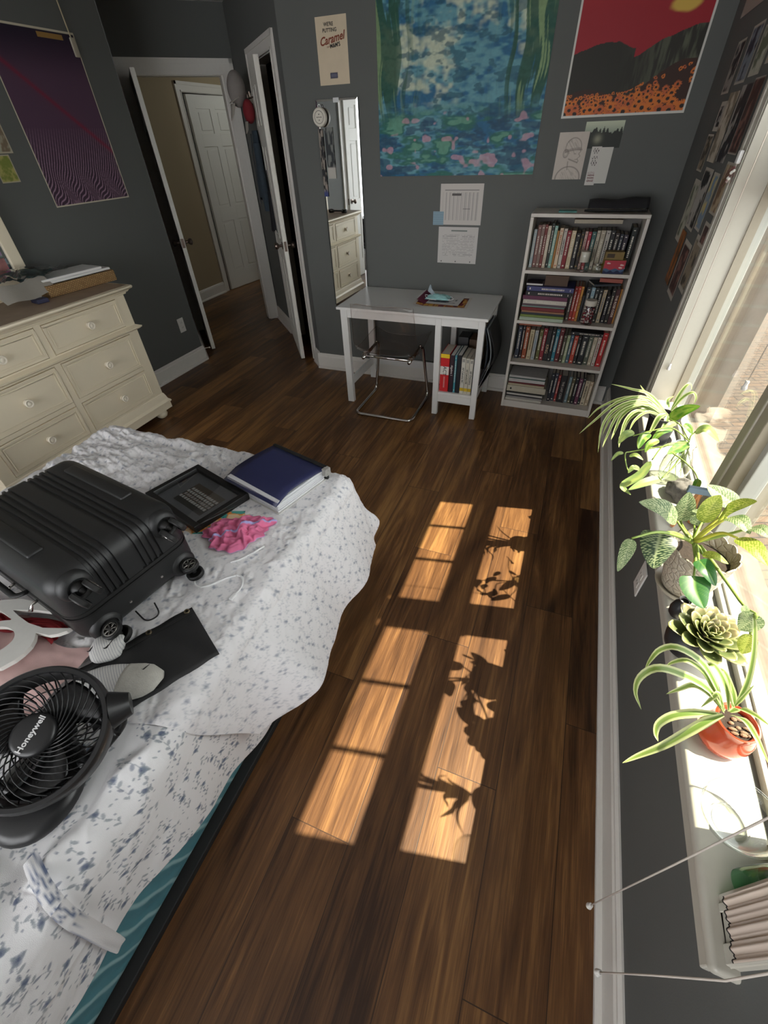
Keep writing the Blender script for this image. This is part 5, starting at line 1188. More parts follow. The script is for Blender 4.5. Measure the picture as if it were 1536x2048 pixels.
def caramel(X, Z):
    c = solidc(X, srgb(206, 190, 164)); c = c*(.93+.1*fbm(X*5, Z*7, 3, 3))[:, None]
    c[(X > .36) & (X < .62) & (Z > .10) & (Z < .19)] = srgb(40, 44, 70); c[(X > .39) & (X < .59) & (Z > .12) & (Z < .17)] = srgb(92, 92, 110); return c
o = onback('candy_poster', -1.718, -1.516, 1.840, 2.125, 40, 56, caramel, 'small cream candy advert with brown lettering above the tall mirror', 'poster')
M_brown = mat('brown ink', srgb(120, 52, 30), .7)
FX = Matrix(((1, 0, 0, 0), (0, 0, -1, 0), (0, 1, 0, 0), (0, 0, 0, 1)))       # text plane to the painted sheet's plane
def letter(o, s, x, z, size, m, name='lettering', rot=0., shear=0., bold=.0): text_mesh(name, s, size, m, o, Matrix.Translation((x, -.0008, z)) @ FX @ Matrix.Rotation(rot, 4, 'Z'), .0002, shear=shear, bold=bold)
letter(o, "WE'RE", .085, .252, .022, M_ink, bold=.0005); letter(o, 'PUTTING', .090, .228, .022, M_ink, bold=.0005); letter(o, 'Caramel', .100, .192, .048, M_brown, rot=.14, shear=.35, bold=.0012); letter(o, 'into', .075, .163, .014, M_brown, rot=.14, shear=.3); letter(o, "M&M'S", .120, .166, .024, M_ink, rot=.10, bold=.0008)
def sketch(X, Z):
    c = solidc(X, srgb(190, 180, 170))*(.95+.06*fbm(X*9, Z*9, 2, 2))[:, None]; g = np.array(srgb(112, 104, 98))
    def stroke(m, a=.8): nonlocal_c[:] = nonlocal_c*(1-(a*m)[:, None])+g[None]*(a*m)[:, None]
    nonlocal_c = c
    ell = lambda cx, cz, rx, rz, w=.03: np.exp(-((np.hypot((X-cx)/rx, (Z-cz)/rz)-1)/w)**2)
    stroke(ell(.55, .68, .26, .20, .05)*(Z > .62)); stroke(np.exp(-((Z-.63-.10*(X-.55)+.3*(X-.55)**2)/.014)**2)*(X > .28)*(X < .86)); stroke(np.exp(-((Z-.66-.10*(X-.55)+.3*(X-.55)**2)/.010)**2)*(X > .28)*(X < .84), .6)
    stroke(ell(.32, .56, .085, .085, .14)); stroke(ell(.32, .56, .05, .055, .2), .5)
    stroke(np.exp(-((X-.80+.25*np.abs(Z-.55)+.03*np.sin(Z*60))/.014)**2)*(Z > .36)*(Z < .64)); stroke(np.exp(-((Z-.36-.25*(.78-X))/.014)**2)*(X > .44)*(X < .78))
    stroke(np.exp(-((X-.44-.12*(.4-Z))/.014)**2)*(Z > .2)*(Z < .4)); stroke(ell(.52, .02, .42, .26, .05)*(Z < .3)); stroke(np.exp(-((X-.64)/.04)**2-((Z-.55)/.010)**2)); stroke(np.exp(-((X-.70)/.05)**2-((Z-.43)/.010)**2), .7)
    sh = sstep(.5, .6, fbm(X*30+Z*30, Z*8, 3, 12)); stroke(sh*(np.hypot((X-.5)/.28, (Z-.70)/.16) < 1), .35); stroke(sh*(np.hypot((X-.55)/.3, (Z-.08)/.16) < 1), .3)
    return c
onback('pencil_sketch', -.228, -.068, 1.362, 1.574, 90, 120, sketch, 'pencil sketch of a person in cap and headphones above the bookcase', 'drawing', dy=.0012)
def forest(X, Z):
    c = lerp(solidc(X, srgb(120, 130, 118)), srgb(188, 196, 172), sstep(.4, 1., Z)); tr = .45+.2*np.abs(((X*9) % 1)-.5)*-1+.35*fbm(X*7, X*0, 3, 8); tr = tr+.12*(1-2*np.abs(((X*11) % 1)-.5))
    c[Z < tr] = srgb(34, 38, 32); c = lerp(c, srgb(150, 150, 128), np.exp(-((X-.38)/.10)**2-((Z-.35)/.16)**2)*.8); return c
onback('forest_print', -.097, .100, 1.500, 1.614, 70, 44, forest, 'small dark pine forest picture taped under the sunset poster', 'picture', dy=.0004)
onback('white_note', -.036, .073, 1.342, 1.504, 10, 10, lambda X, Z: solidc(X, srgb(196, 194, 186)), 'white handwritten note taped below the forest picture', 'note', dy=.0016)
def scrawl(X, Z):
    c = solidc(X, srgb(196, 192, 186)); 
    for k, z in enumerate((.92, .86, .72, .62, .55)): c[(np.abs(Z-z-.03*np.sin(X*24+k*2)) < .012) & (X > .2) & (X < .8)] = srgb(60, 50, 52)
    c[(((X*7+Z*3) % 1) < .22) & (Z < .36) & (Z > .08) & (X > .15) & (X < .85)] = srgb(110, 60, 62); c[(np.abs(((Z*13) % 1)-.5) < .10) & (Z < .34) & (Z > .08) & (X > .15) & (X < .85)] = srgb(110, 60, 62); return c
onback('note_strip', -.040, .012, 1.334, 1.508, 40, 110, scrawl, 'narrow white paper strip with red doodles over the handwritten note', 'note', dy=.0024)
def table1(X, Z):
    c = solidc(X, srgb(192, 186, 180)); k = srgb(128, 124, 122)
    m = (Z < .80) & (Z > .12) & (X > .06) & (X < .94); c[m & (np.abs(((X*11) % 1)-.5) < .06)] = k; c[m & (np.abs(((Z*30) % 1)-.5) < .18) & (((X*11) % 1) > .3) & (((X*23) % 1) < .6)] = srgb(160, 155, 152)
    c[(Z > .72) & (Z < .77) & (X > .28) & (X < .50)] = srgb(84, 80, 78); c[(np.abs(Z-.85) < .008) & (X > .1) & (X < .9)] = k; c[(np.abs(Z-.40) < .010) & (X > .55) & (X < .72)] = srgb(96, 92, 90); return c
onback('schedule_sheet', -.912, -.631, 1.124, 1.346, 110, 90, table1, 'white sheet with a printed table taped above the desk, upper of two', 'paper', 'printed sheets above the desk')
def table2(X, Z):
    c = solidc(X, srgb(190, 186, 182)); k = srgb(150, 146, 144)
    m = (X > .1) & (X < .92) & (Z > .2) & (Z < .80); c[m & (np.abs(((Z*26) % 1)-.5) < .16) & (fbm(X*30, np.floor(Z*26), 2, 3) > .42)] = k; c[(np.abs(Z-.90) < .012) & (X > .32) & (X < .72)] = srgb(104, 112, 108)
    for px in (.1, .47, .85): c[np.hypot(X-px, (Z-.05)*.78) < .014] = srgb(40, 40, 40)
    return c
onback('ruled_sheet', -.914, -.640, .896, 1.112, 110, 90, table2, 'white sheet of fine print with three punched holes, lower of two', 'paper', 'printed sheets above the desk')
onback('blue_sticky_note', -.957, -.884, 1.122, 1.198, 12, 12, lambda X, Z: solidc(X, srgb(132, 158, 172))*(1-.15*(np.abs(((Z*6) % 1)-.5) < .1))[:, None], 'blue sticky note at the left edge of the upper printed sheet', 'note', dy=.0016)
# left wall
def purple(X, Z):
    c = lerp(solidc(X, srgb(84, 60, 80)), srgb(36, 28, 44), sstep(.70, 1., Z)); wv = X*1.4-Z*.8+.05*sstep(.3, .0, Z)*np.sin(X*22+Z*16)+.04*fbm(X*5, Z*6, 3, 80)*sstep(.45, .1, Z)
    s = sstep(.55, .2, Z); m = (np.abs(((wv*24) % 1)-.5) < .16); c = np.where((m & (s > .15))[:, None], c*(1-s[:, None])+np.array(srgb(150, 122, 140))*s[:, None], c*(1-.5*s[:, None]*(~m)[:, None]))
    c = lerp(c, srgb(132, 26, 52), np.exp(-((Z-.86+.55*X)/.020)**2)*.62)
    c[(X < .012) | (X > .988) | (Z < .010) | (Z > .99)] = srgb(200, 192, 170); return c
o = painted('purple_poster', .60, .815, 230, 300, purple, M_paint); o.location = (-3.167, 2.380, 1.312); o.rotation_euler = (0, 0, PI/2); o.rotation_euler.rotate_axis('Y', .0); tag(o, 'dark purple poster of wavy fine lines and a red streak on the left wall', 'poster')
M_gold = mat('gold print', srgb(150, 116, 60), .6)
for y_, w_ in ((.05, .06), (.34, .17)): MB().box(y_, y_+w_, -.0008, 0, .775, .797).build('gold_title_block', M_gold, o)
def cardp(seed, base, hi):
    def f(X, Z):
        n = fbm(X*4+seed, Z*5, 3, seed); c = lerp(solidc(X, base), hi, sstep(.4, .62, n)); c[(X < .05) | (X > .95) | (Z < .05) | (Z > .95)] = srgb(176, 166, 146); return c
    return f
for i, (y, z, w_, h, f, nm) in enumerate([(2.13, 1.585, .13, .17, cardp(3, srgb(120, 104, 84), srgb(170, 170, 150)), 'faded postcard with a pale rose, upper of two at the left wall edge'), (2.115, 1.455, .11, .125, cardp(5, srgb(168, 160, 96), srgb(120, 130, 60)), 'yellow green fern postcard, lower of two at the left wall edge')]):
    o = painted('postcard', w_, h, 30, 36, f, M_paint); o.location = (-3.1665, y, z); o.rotation_euler = (0, 0, PI/2); tag(o, nm, 'postcard', 'postcards at the left wall edge')
M_beads = mat('straw cord', (.36, .30, .20), .8)
t = thing('hanging_cord', 'straw cord with a small wooden tag hanging over the purple poster corner', 'cord', (-3.155, 2.945, 2.03))
part(MB().tube([(-3.155, 2.925, 2.44), (-3.156, 2.938, 2.18), (-3.158, 2.944, 2.105)], .004, 8), 'cord', M_beads, t, smooth=True); part(MB().rbox(-3.164, -3.152, 2.932, 2.966, 2.02, 2.105, .005), 'wooden_tag', mat('pale wood tag', (.36, .32, .25), .6), t)
# snapshots and cards on the window wall
PAL = [(srgb(70, 62, 52), srgb(140, 128, 108)), (srgb(28, 28, 34), srgb(150, 146, 140)), (srgb(110, 84, 60), srgb(180, 160, 130)), (srgb(36, 44, 60), srgb(120, 130, 140)), (srgb(60, 36, 34), srgb(120, 84, 74)), (srgb(96, 104, 84), srgb(176, 176, 160))]
def wcard(i, y0, y1, z0, z1, pal, nm, border=.06):
    def f(X, Z):
        n = fbm(X*4+i, Z*5+i*2, 4, i+90); c = lerp(solidc(X, pal[0]), pal[1], sstep(.44, .58, n)); 
        if border: c[(X < border) | (X > 1-border) | (Z < border) | (Z > 1-border)] = srgb(176, 170, 158)
        return c
    o = painted('wall_card', y1-y0, z1-z0, 26, 30, f, M_paint); o.location = (.4535-.0006*(i % 3), y1, z0); o.rotation_euler = (0, 0, -PI/2); tag(o, nm, 'card', 'cards and photos beside the window')
CW = [(2.62, 2.80, 1.462, 1.678, (srgb(190, 180, 164), srgb(130, 118, 100)), 'tall pale card at mid height in the cards beside the window', 0),
 (2.80, 2.92, 1.56, 1.655, PAL[1], 'small black and white instant photo left of the tall pale card', .14), (2.28, 2.42, 1.50, 1.70, PAL[4], 'brownish portrait card right below the top row beside the window', .03), (2.44, 2.60, 1.47, 1.69, PAL[1], 'dark magazine cutting right of the tall pale card', 0),
 (2.75, 2.90, 1.155, 1.395, PAL[5], 'green and cream botanical card at the far end of the cards', .08), (2.55, 2.74, 1.23, 1.445, (srgb(20, 20, 22), srgb(170, 166, 160)), 'black and white photo strip in the middle of the cards', .04), (2.41, 2.53, 1.25, 1.44, (srgb(120, 140, 160), srgb(196, 180, 120)), 'blue and yellow card right of the photo strip', .05),
 (2.22, 2.36, 1.325, 1.48, PAL[2], 'beige card with a black line drawing next to the window casing', .05), (2.64, 2.77, .995, 1.215, (srgb(150, 92, 42), srgb(90, 60, 34)), 'orange brown banner card lowest at the far end', 0), (2.43, 2.61, .98, 1.20, PAL[4], 'dark card with a pale outline in the lowest row', .07), (2.26, 2.40, 1.05, 1.248, PAL[0], 'dark card with a pale outline lowest beside the casing', .07),
 (2.20, 2.34, 1.22, 1.30, PAL[4], 'small framed brown snapshot under the beige line drawing', .14), (2.62, 2.80, 1.70, 1.86, PAL[3], 'dark blue photo above the tall pale card', .05), (2.42, 2.58, 1.71, 1.84, PAL[5], 'pale striped card above the magazine cutting', .05), (2.70, 3.20, 1.925, 2.10, (srgb(178, 172, 164), srgb(160, 150, 140)), 'large pale sheet topmost on the window wall', 0), (2.84, 2.98, 1.42, 1.55, PAL[0], 'faded group snapshot at the far end of the middle row', .05),
 (2.22, 2.38, 1.73, 1.90, PAL[2], 'beige photo high beside the window casing', .05), (2.86, 3.02, 1.68, 1.84, PAL[1], 'dark photo at the far end of the upper row', .05)]
for i, (y0, y1, z0, z1, pal, nm, bd_) in enumerate(CW): wcard(i, y0, y1, z0, z1, pal, nm, bd_)
# outlet plates
def outlet(loc, rot, label):
    t = thing('wall_outlet', label, 'outlet', loc, rot); MB().rbox(-.036, .036, -.006, 0, -.058, .058, .003).build('cover_plate', mat('outlet plastic', (.66, .64, .60), .4), t)
    for s in (-1, 1):
        f = MB().rbox(-.017, .017, -.008, -.004, s*.020-.014, s*.020+.014, .003).build('socket', mat('outlet plastic', (.66, .64, .60), .4), t)
        MB().box(-.008, -.006, -.0085, -.007, s*.020-.004, s*.020+.006).box(.006, .008, -.0085, -.007, s*.020-.004, s*.020+.006).build('slots', M_ink, f)
outlet((-3.1695, 3.075, .372), (0, 0, PI/2), 'white double power outlet on the slate wall right of the dresser'); outlet((WX-.0005, 1.21, .405), (0, 0, -PI/2), 'white double power outlet below the plants on the window wall')
# timer puck stuck on the wall mirror
t = thing('kitchen_timer', 'round white timer stuck on the upper left corner of the tall mirror', 'timer', (-1.725, 3.374, 1.695), (PI/2, 0, 0))
MB().lathe([(0, 0), (.044, 0), (.048, .004), (.048, .020), (.044, .025), (0, .026)], 40).build('timer_body', mat('cream timer plastic', (.62, .58, .50), .4), t, smooth=True, angle=.7); MB().lathe([(.030, .0262), (.032, .0262), (.032, .0268), (.030, .0268)], 40).build('dial_ring', M_ink, t)
for x, y in ((0, .014), (-.013, 0), (0, 0), (.013, 0), (0, -.014)): MB().lathe([(0, .0275), (.003, .0270), (.003, .026), (0, .026)], 12, Matrix.Translation((x, y, 0))).build('button', M_ink, t)
MB().tube([(.008*math.cos(a), .052+.008*math.sin(a), .012) for a in np.linspace(0, 2*PI, 16, endpoint=False)], .0022, 6, closed=True).build('hang_loop', M_white, t, smooth=True)
for i, (x, w_, z0, z1, f, nm) in enumerate([(-1.757, .032, 1.28, 1.64, lambda X, Z: lerp(lerp(solidc(X, srgb(30, 30, 32)), srgb(140, 130, 120), sstep(.45, .55, fbm(X*3, Z*14, 3, 14))), srgb(50, 60, 110), sstep(.12, .05, Z)), 'narrow bookmark strip hanging at the left edge of the tall mirror'), (-1.712, .060, 1.38, 1.645, lambda X, Z: lerp(lerp(solidc(X, srgb(44, 48, 50)), srgb(110, 112, 108), sstep(.5, .6, fbm(X*4, Z*5, 3, 15))), srgb(176, 172, 164), sstep(.24, .22, Z)), 'dark photo card with a white foot stuck on the tall mirror')]):
    o = painted('mirror_card', w_, z1-z0, 20, 60, f, M_paint); o.location = (x, 3.379, z0); tag(o, nm, 'card', 'cards stuck on the tall mirror')
# clothes on the hooks by the closet door
hk = UV(UC-.012, -4.95); 
M_grey = mat('grey felt cap', (.24, .215, .20), .85, noise=.1, nscale=30); M_capw = mat('off white cap brim', (.36, .33, .285), .8)
t = thing('baseball_cap', 'pale grey baseball cap hanging by the closet door', 'cap', tuple(UV(UC-.125, -4.86, 1.91)), (0, 0, -PI/4))
Mc = Matrix.Rotation(math.radians(80), 4, 'X')
b = MB()
for i in range(1): b.sphere((0, 0, 0), .095, 24, 14, (.82, .75, 1.15))
b.build('crown', M_grey, t, smooth=True, angle=4)
P = [[(.075*math.sin(a)*(1-.15*s), -.030-.035*math.cos(a)-.02*s, -.085-.10*s*math.cos(a*.8)) for a in np.linspace(-1.2, 1.2, 13)] for s in np.linspace(0, 1, 7)]
MB().grid(P).build('brim', M_capw, t, smooth=True, angle=4, solid=.004)
MB().tube([(.079*math.sin(a), -.071*math.cos(a), -.045-.035*math.cos(a)) for a in np.linspace(-1.5, 1.5, 15)], .004, 6).build('sweat_band', M_capw, t, smooth=True)
t = thing('red_hat', 'red cap hanging behind the pale grey cap', 'cap', tuple(UV(UC-.075, -4.77, 1.775)), (0, 0, -PI/4)); MB().sphere((0, 0, 0), .075, 20, 12, (.7, .62, 1.0)).build('crown', mat('red twill', (.20, .012, .018), .8), t, smooth=True, angle=4)
P = [[(.05*math.sin(a), -.02-.02*math.cos(a)-.01*s, -.06-.075*s*math.cos(a*.8)) for a in np.linspace(-1.1, 1.1, 9)] for s in np.linspace(0, 1, 5)]; MB().grid(P).build('brim', M_capw, t, smooth=True, angle=4, solid=.003)
M_denim = mat('dark denim', (.030, .046, .062), .85, noise=.35, nscale=25, bump=.4, bscale=500)
def hanging(name, label, cat, v0, z0, z1, w0, w1, d, m, seed, parts):
    t = thing(name, label, cat, tuple(UV(UC-.05, v0, z1))); t.rotation_euler = (0, 0, -PI/4)
    P = []
    for i in range(25):
        s = i/24; w_ = w0+(w1-w0)*s**.7; rw = []
        for k in range(25):
            a = 2*PI*k/24; fold = 1+.22*math.sin(a*5+seed+s*2)*s+.1*math.sin(a*9+s*5)
            rw.append((w_*math.cos(a)*fold*(1-.1*math.sin(3*s)), d*math.sin(a)*fold*(.5+.5*s), (z1-z0)*-s+.015*math.sin(a*4+seed)*s))
        P.append(rw)
    MB().grid(P).build(parts, m, t, smooth=True, angle=4)
    return t
t = hanging('denim_jacket', 'dark denim jacket hanging from a hook beside the closet door', 'jacket', -4.80, 1.20, 1.66, .05, .105, .045, M_denim, 1, 'jacket_body')
P = []
for i in range(13):
    s = i/12; P.append([(.075+.03*s+.032*math.cos(a), -.02+.03*math.sin(a), -.08-.46*s) for a in np.linspace(0, 2*PI, 13)])
MB().grid(P).build('sleeve', M_denim, t, smooth=True, angle=4)
MB().tube([(-.04, -.028, -.02), (-.02, -.046, -.15), (-.01, -.05, -.5)], .004, 6).build('button_band', mat('denim seam', (.05, .06, .07), .8), t)
t = hanging('black_bag', 'black cloth bag hanging below the denim jacket by the closet door', 'bag', -4.60, .98, 1.26, .02, .055, .035, mat('black cloth', (.010, .010, .012), .85), 4, 'bag_body')
MB().tube(fillet([(-.02, 0, 0), (0, 0, .16), (.02, 0, 0)], .03), .004, 6).build('strap', M_abs2, t, smooth=True)
b = MB().box(-.16, .16, -.012, 0, -.03, .03); t = thing('coat_hook_rail', 'dark coat hook rail on the nook wall behind the caps', 'hook rail', tuple(UV(UC-.001, -4.86, 1.86)), (0, 0, -PI/4)); b.build('board', M_doord, t)
for x in (-.1, 0, .1): MB().tube(fillet([(x, -.012, .0), (x, -.045, -.005), (x, -.05, .03)], .012), .005, 8).build('hook', M_bronze, t, smooth=True)
# ---------------------------------------------------------------- window unit (structure)
M_sash = mat('window sash vinyl', (.42, .42, .38), .4, noise=.03)
M_track = mat('window track', (.33, .29, .22), .5, noise=.05)
M_pane = glassmat('window glass', (.97, .985, .97), 0., 1.5, 1.0)
GX = .588
def window(n, y0, y1, nb):
    """double unit: pane below, barred pane above; y0..y1 clear glass"""
    e = bpy.data.objects.new('window_%d' % n, None); C.objects.link(e); struct(e)
    b = MB(); s = .028
    for a, c in ((y0-s, y0), (y1, y1+s)): b.box(GX-.03, GX+.012, a, c, .60, 1.40); b.box(GX+.014, GX+.05, a, c, 1.36, WZ1)
    b.box(GX-.03, GX+.012, y0, y1, .598, .632); b.box(GX-.018, GX+.012, y0, y1, .632, .640); b.box(GX-.034, GX+.012, y0-s, y1+s, 1.395, 1.43)
    b.box(GX+.014, GX+.05, y0, y1, 1.39, 1.585); b.box(GX+.014, GX+.05, y0, y1, 1.975, WZ1+.01)
    b.build('window_frame', M_sash, e, bevel=.003)
    MB().box(GX-.002, GX+.002, y0-.004, y1+.004, .63, 1.40).build('pane', M_pane, e)
    MB().box(GX+.030, GX+.034, y0-.004, y1+.004, 1.58, 1.98).build('pane', M_pane, e)
    for k in (1, 2):
        yy = y0+(y1-y0)*k/3; MB().box(GX+.022, GX+.042, yy-.008, yy+.008, 1.585, 1.975).build('bar', M_sash, e)
    return e
window(1, 1.355, 2.12, 2); window(2, .410, 1.19, 2)
b = MB().box(GX-.055, GX+.06, 1.218, 1.327, .60, WZ1); struct(b.build('trim_4', M_track, bevel=.004))
struct(MB().box(GX-.059, GX-.055, 1.268, 1.274, .645, WZ1).build('trim_5', M_trimw))
# sill stool with rounded nose and apron, casing, jamb
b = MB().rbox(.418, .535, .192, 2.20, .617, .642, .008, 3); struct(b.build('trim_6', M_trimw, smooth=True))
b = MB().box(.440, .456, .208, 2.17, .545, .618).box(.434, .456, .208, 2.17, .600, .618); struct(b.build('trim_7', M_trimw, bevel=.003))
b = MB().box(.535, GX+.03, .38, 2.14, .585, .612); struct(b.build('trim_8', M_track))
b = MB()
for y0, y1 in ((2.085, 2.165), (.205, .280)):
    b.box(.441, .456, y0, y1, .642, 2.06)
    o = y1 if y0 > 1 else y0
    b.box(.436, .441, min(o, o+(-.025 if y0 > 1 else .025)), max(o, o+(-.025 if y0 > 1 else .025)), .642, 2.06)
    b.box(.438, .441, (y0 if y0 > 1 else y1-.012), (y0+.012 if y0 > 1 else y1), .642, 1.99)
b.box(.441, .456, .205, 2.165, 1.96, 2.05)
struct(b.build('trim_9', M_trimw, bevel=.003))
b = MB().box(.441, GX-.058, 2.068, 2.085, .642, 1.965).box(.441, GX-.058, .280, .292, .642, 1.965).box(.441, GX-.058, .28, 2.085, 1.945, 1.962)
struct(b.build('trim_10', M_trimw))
b = MB().box(GX-.058, GX-.030, 2.06, 2.14, .60, WZ1).box(GX-.058, GX-.030, .28, .395, .60, WZ1); b.box(GX-.030, GX+.05, .28, .382, .60, WZ1); struct(b.build('trim_11', M_track))
# outside: brick reveal of the house wall and brick paving below
def brick(name, c1, c2, mo, sx, sy, rot=False):
    m = bpy.data.materials.new(name); m.use_nodes = True; nt, N, Mt = nodes(m); L = nt.links; bs = nt.nodes['Principled BSDF']
    g = N('ShaderNodeNewGeometry'); s = N('ShaderNodeSeparateXYZ'); L.new(g.outputs['Position'], s.inputs[0])
    cv = N('ShaderNodeCombineXYZ')
    if rot == 'wall': L.new(Mt('ADD', s.outputs[0], s.outputs[1]), cv.inputs[0]); L.new(s.outputs[2], cv.inputs[1])
    else:
        a = .35; L.new(Mt('ADD', Mt('MULTIPLY', s.outputs[0], math.cos(a)), Mt('MULTIPLY', s.outputs[1], math.sin(a))), cv.inputs[0])
        L.new(Mt('SUBTRACT', Mt('MULTIPLY', s.outputs[1], math.cos(a)), Mt('MULTIPLY', s.outputs[0], math.sin(a))), cv.inputs[1])
    br = N('ShaderNodeTexBrick'); L.new(cv.outputs[0], br.inputs['Vector'])
    br.inputs['Color1'].default_value = (*c1, 1); br.inputs['Color2'].default_value = (*c2, 1); br.inputs['Mortar'].default_value = (*mo, 1)
    br.inputs['Scale'].default_value = 1; br.inputs['Mortar Size'].default_value = .006; br.inputs['Brick Width'].default_value = sx; br.inputs['Row Height'].default_value = sy
    n = N('ShaderNodeTexNoise'); n.inputs['Scale'].default_value = 22; n.inputs['Detail'].default_value = 6; L.new(g.outputs['Position'], n.inputs['Vector'])
    mx = N('ShaderNodeMix', data_type='RGBA'); mx.blend_type = 'MULTIPLY'; mx.inputs['Factor'].default_value = .55
    L.new(br.outputs['Color'], mx.inputs['A']); L.new(n.outputs['Color'], mx.inputs['B']); 
    rp = N('ShaderNodeValToRGB'); rp.color_ramp.elements[0].position = .25; rp.color_ramp.elements[0].color = (.45, .42, .38, 1); rp.color_ramp.elements[1].position = .7
    L.new(n.outputs['Fac'], rp.inputs[0]); L.new(rp.outputs[0], mx.inputs['B']); L.new(mx.outputs['Result'], bs.inputs['Base Color'])
    bs.inputs['Roughness'].default_value = .9
    return m
M_pave = brick('brick paving', (.105, .070, .044), (.085, .064, .045), (.036, .030, .023), .23, .075)
M_brick = brick('house brick', (.17, .12, .085), (.14, .105, .08), (.16, .14, .11), .20, .07, 'wall')
b = MB().box(.60, .74, 2.16, 3.6, -.6, 2.6).box(.60, .74, -2.4, .28, -.6, 2.6).box(.60, .74, .28, 2.16, -.6, .55).box(.60, .74, .28, 2.16, 2.44, 2.6)
struct(b.build('wall_outside', M_brick))
struct(MB().box(.74, 9, -6, 12, -.62, -.60).build('ground_outside', M_pave))
# ---------------------------------------------------------------- plants and things on the window sill
ZS = .642
CAMP = Vector((0, 0, 1.59))
M_leaf = colmat('leaf', .45, .4, trans=.30); M_leafg = colmat('glossy leaf', .3, .5, trans=.22)
def leaf(pts, w, wf, cf, n=14, m=6, fold=.25, hint=None, curl=0.):
    p = resample(pts, n); b = MB(); P = []; cols = []
    for i, c in enumerate(p):
        t = (p[min(i+1, n)]-p[max(i-1, 0)]).normalized(); N = (hint or ((CAMP-c).normalized()*.55+Vector((.1, 0, .6)))).normalized()
        s_ = t.cross(N)
        if s_.length < .1: s_ = t.orthogonal()
        s_.normalize(); N = s_.cross(t).normalized(); s = i/n; hw = w*.5*wf(s); rw = []
        for j in range(m+1):
            u = -1+2*j/m; rw.append(tuple(c+s_*(hw*u)+N*(hw*fold*abs(u)-curl*hw*u*u))); cols.append(cf(s, u))
        P.append(rw)
    b.grid(P); b.cols = cols
    return b
blade = lambda s: min(1, .35+3*s)*max(0, 1-s**2.4)**.8+.02
ovate = lambda s: 1.55*(max(s, .0)**.42)*(max(0, 1-s)**.78)+.01
heart = lambda s: 1.32*(max(s, 0)**.22)*(max(0, 1-s)**.66)+.01
def c_spider(s, u):
    e = abs(u); g = np.array(srgb(98, 128, 54)); c = np.array(srgb(192, 198, 142)); k = min(1, max(0, (e-.42)/.22)); y = np.array(srgb(176, 186, 92)); g = g*(1-.3*s)+y*.3*s
    return tuple(g*(1-k)+c*k)
def c_pothos(seed, mix):
    def f(s, u):
        n = float(fbm(np.array(s*5+seed), np.array(u*2.5+seed*3), 3, seed)); g = np.array(srgb(72, 118, 28)); y = np.array(srgb(164, 176, 72)); p = np.array(srgb(180, 190, 130))
        k = min(1, max(0, (n-.5)*8))*mix; c = g*(1-k)+y*k
        if mix > .7: c = c*.6+p*.4
        if abs(u) < .08: c = c*.7+np.array(srgb(170, 180, 90))*.3
        return tuple(c)
    return f
def c_philo(seed, kind):
    base = [srgb(38, 58, 36), srgb(78, 104, 62), srgb(112, 132, 36), srgb(44, 92, 40)][kind]; st = [srgb(170, 180, 134), srgb(184, 192, 146), srgb(190, 192, 96), srgb(120, 150, 70)][kind]
    def f(s, u):
        c = np.array(base, float)
        if kind < 3:
            q = (s-abs(u)*.30+.03*float(vnoise(np.array(s*9+seed), np.array(u*4), seed)))*(11 if kind else 13)
            k = 1 if (q % 1) < (.24 if kind == 0 else .42) and abs(u) > .06 else 0
            if float(vnoise(np.array(s*5), np.array(u*3+seed), seed)) > .82: k *= .3
            c = c*(1-.85*k)+np.array(st)*.85*k
        elif abs(((s-abs(u)*.3)*7) % 1-.5) < .06: c = c*.75+np.array(st)*.25
        if abs(u) < .07: c = c*.4+np.array(st)*.6
        return tuple(c)
    return f
M_soil = mat('potting soil', (.030, .020, .014), .95, noise=.6, nscale=120, bump=1., bscale=160); M_stem = mat('green stem', srgb(120, 140, 60), .5); M_stemy = mat('yellow green petiole', srgb(178, 176, 62), .5)
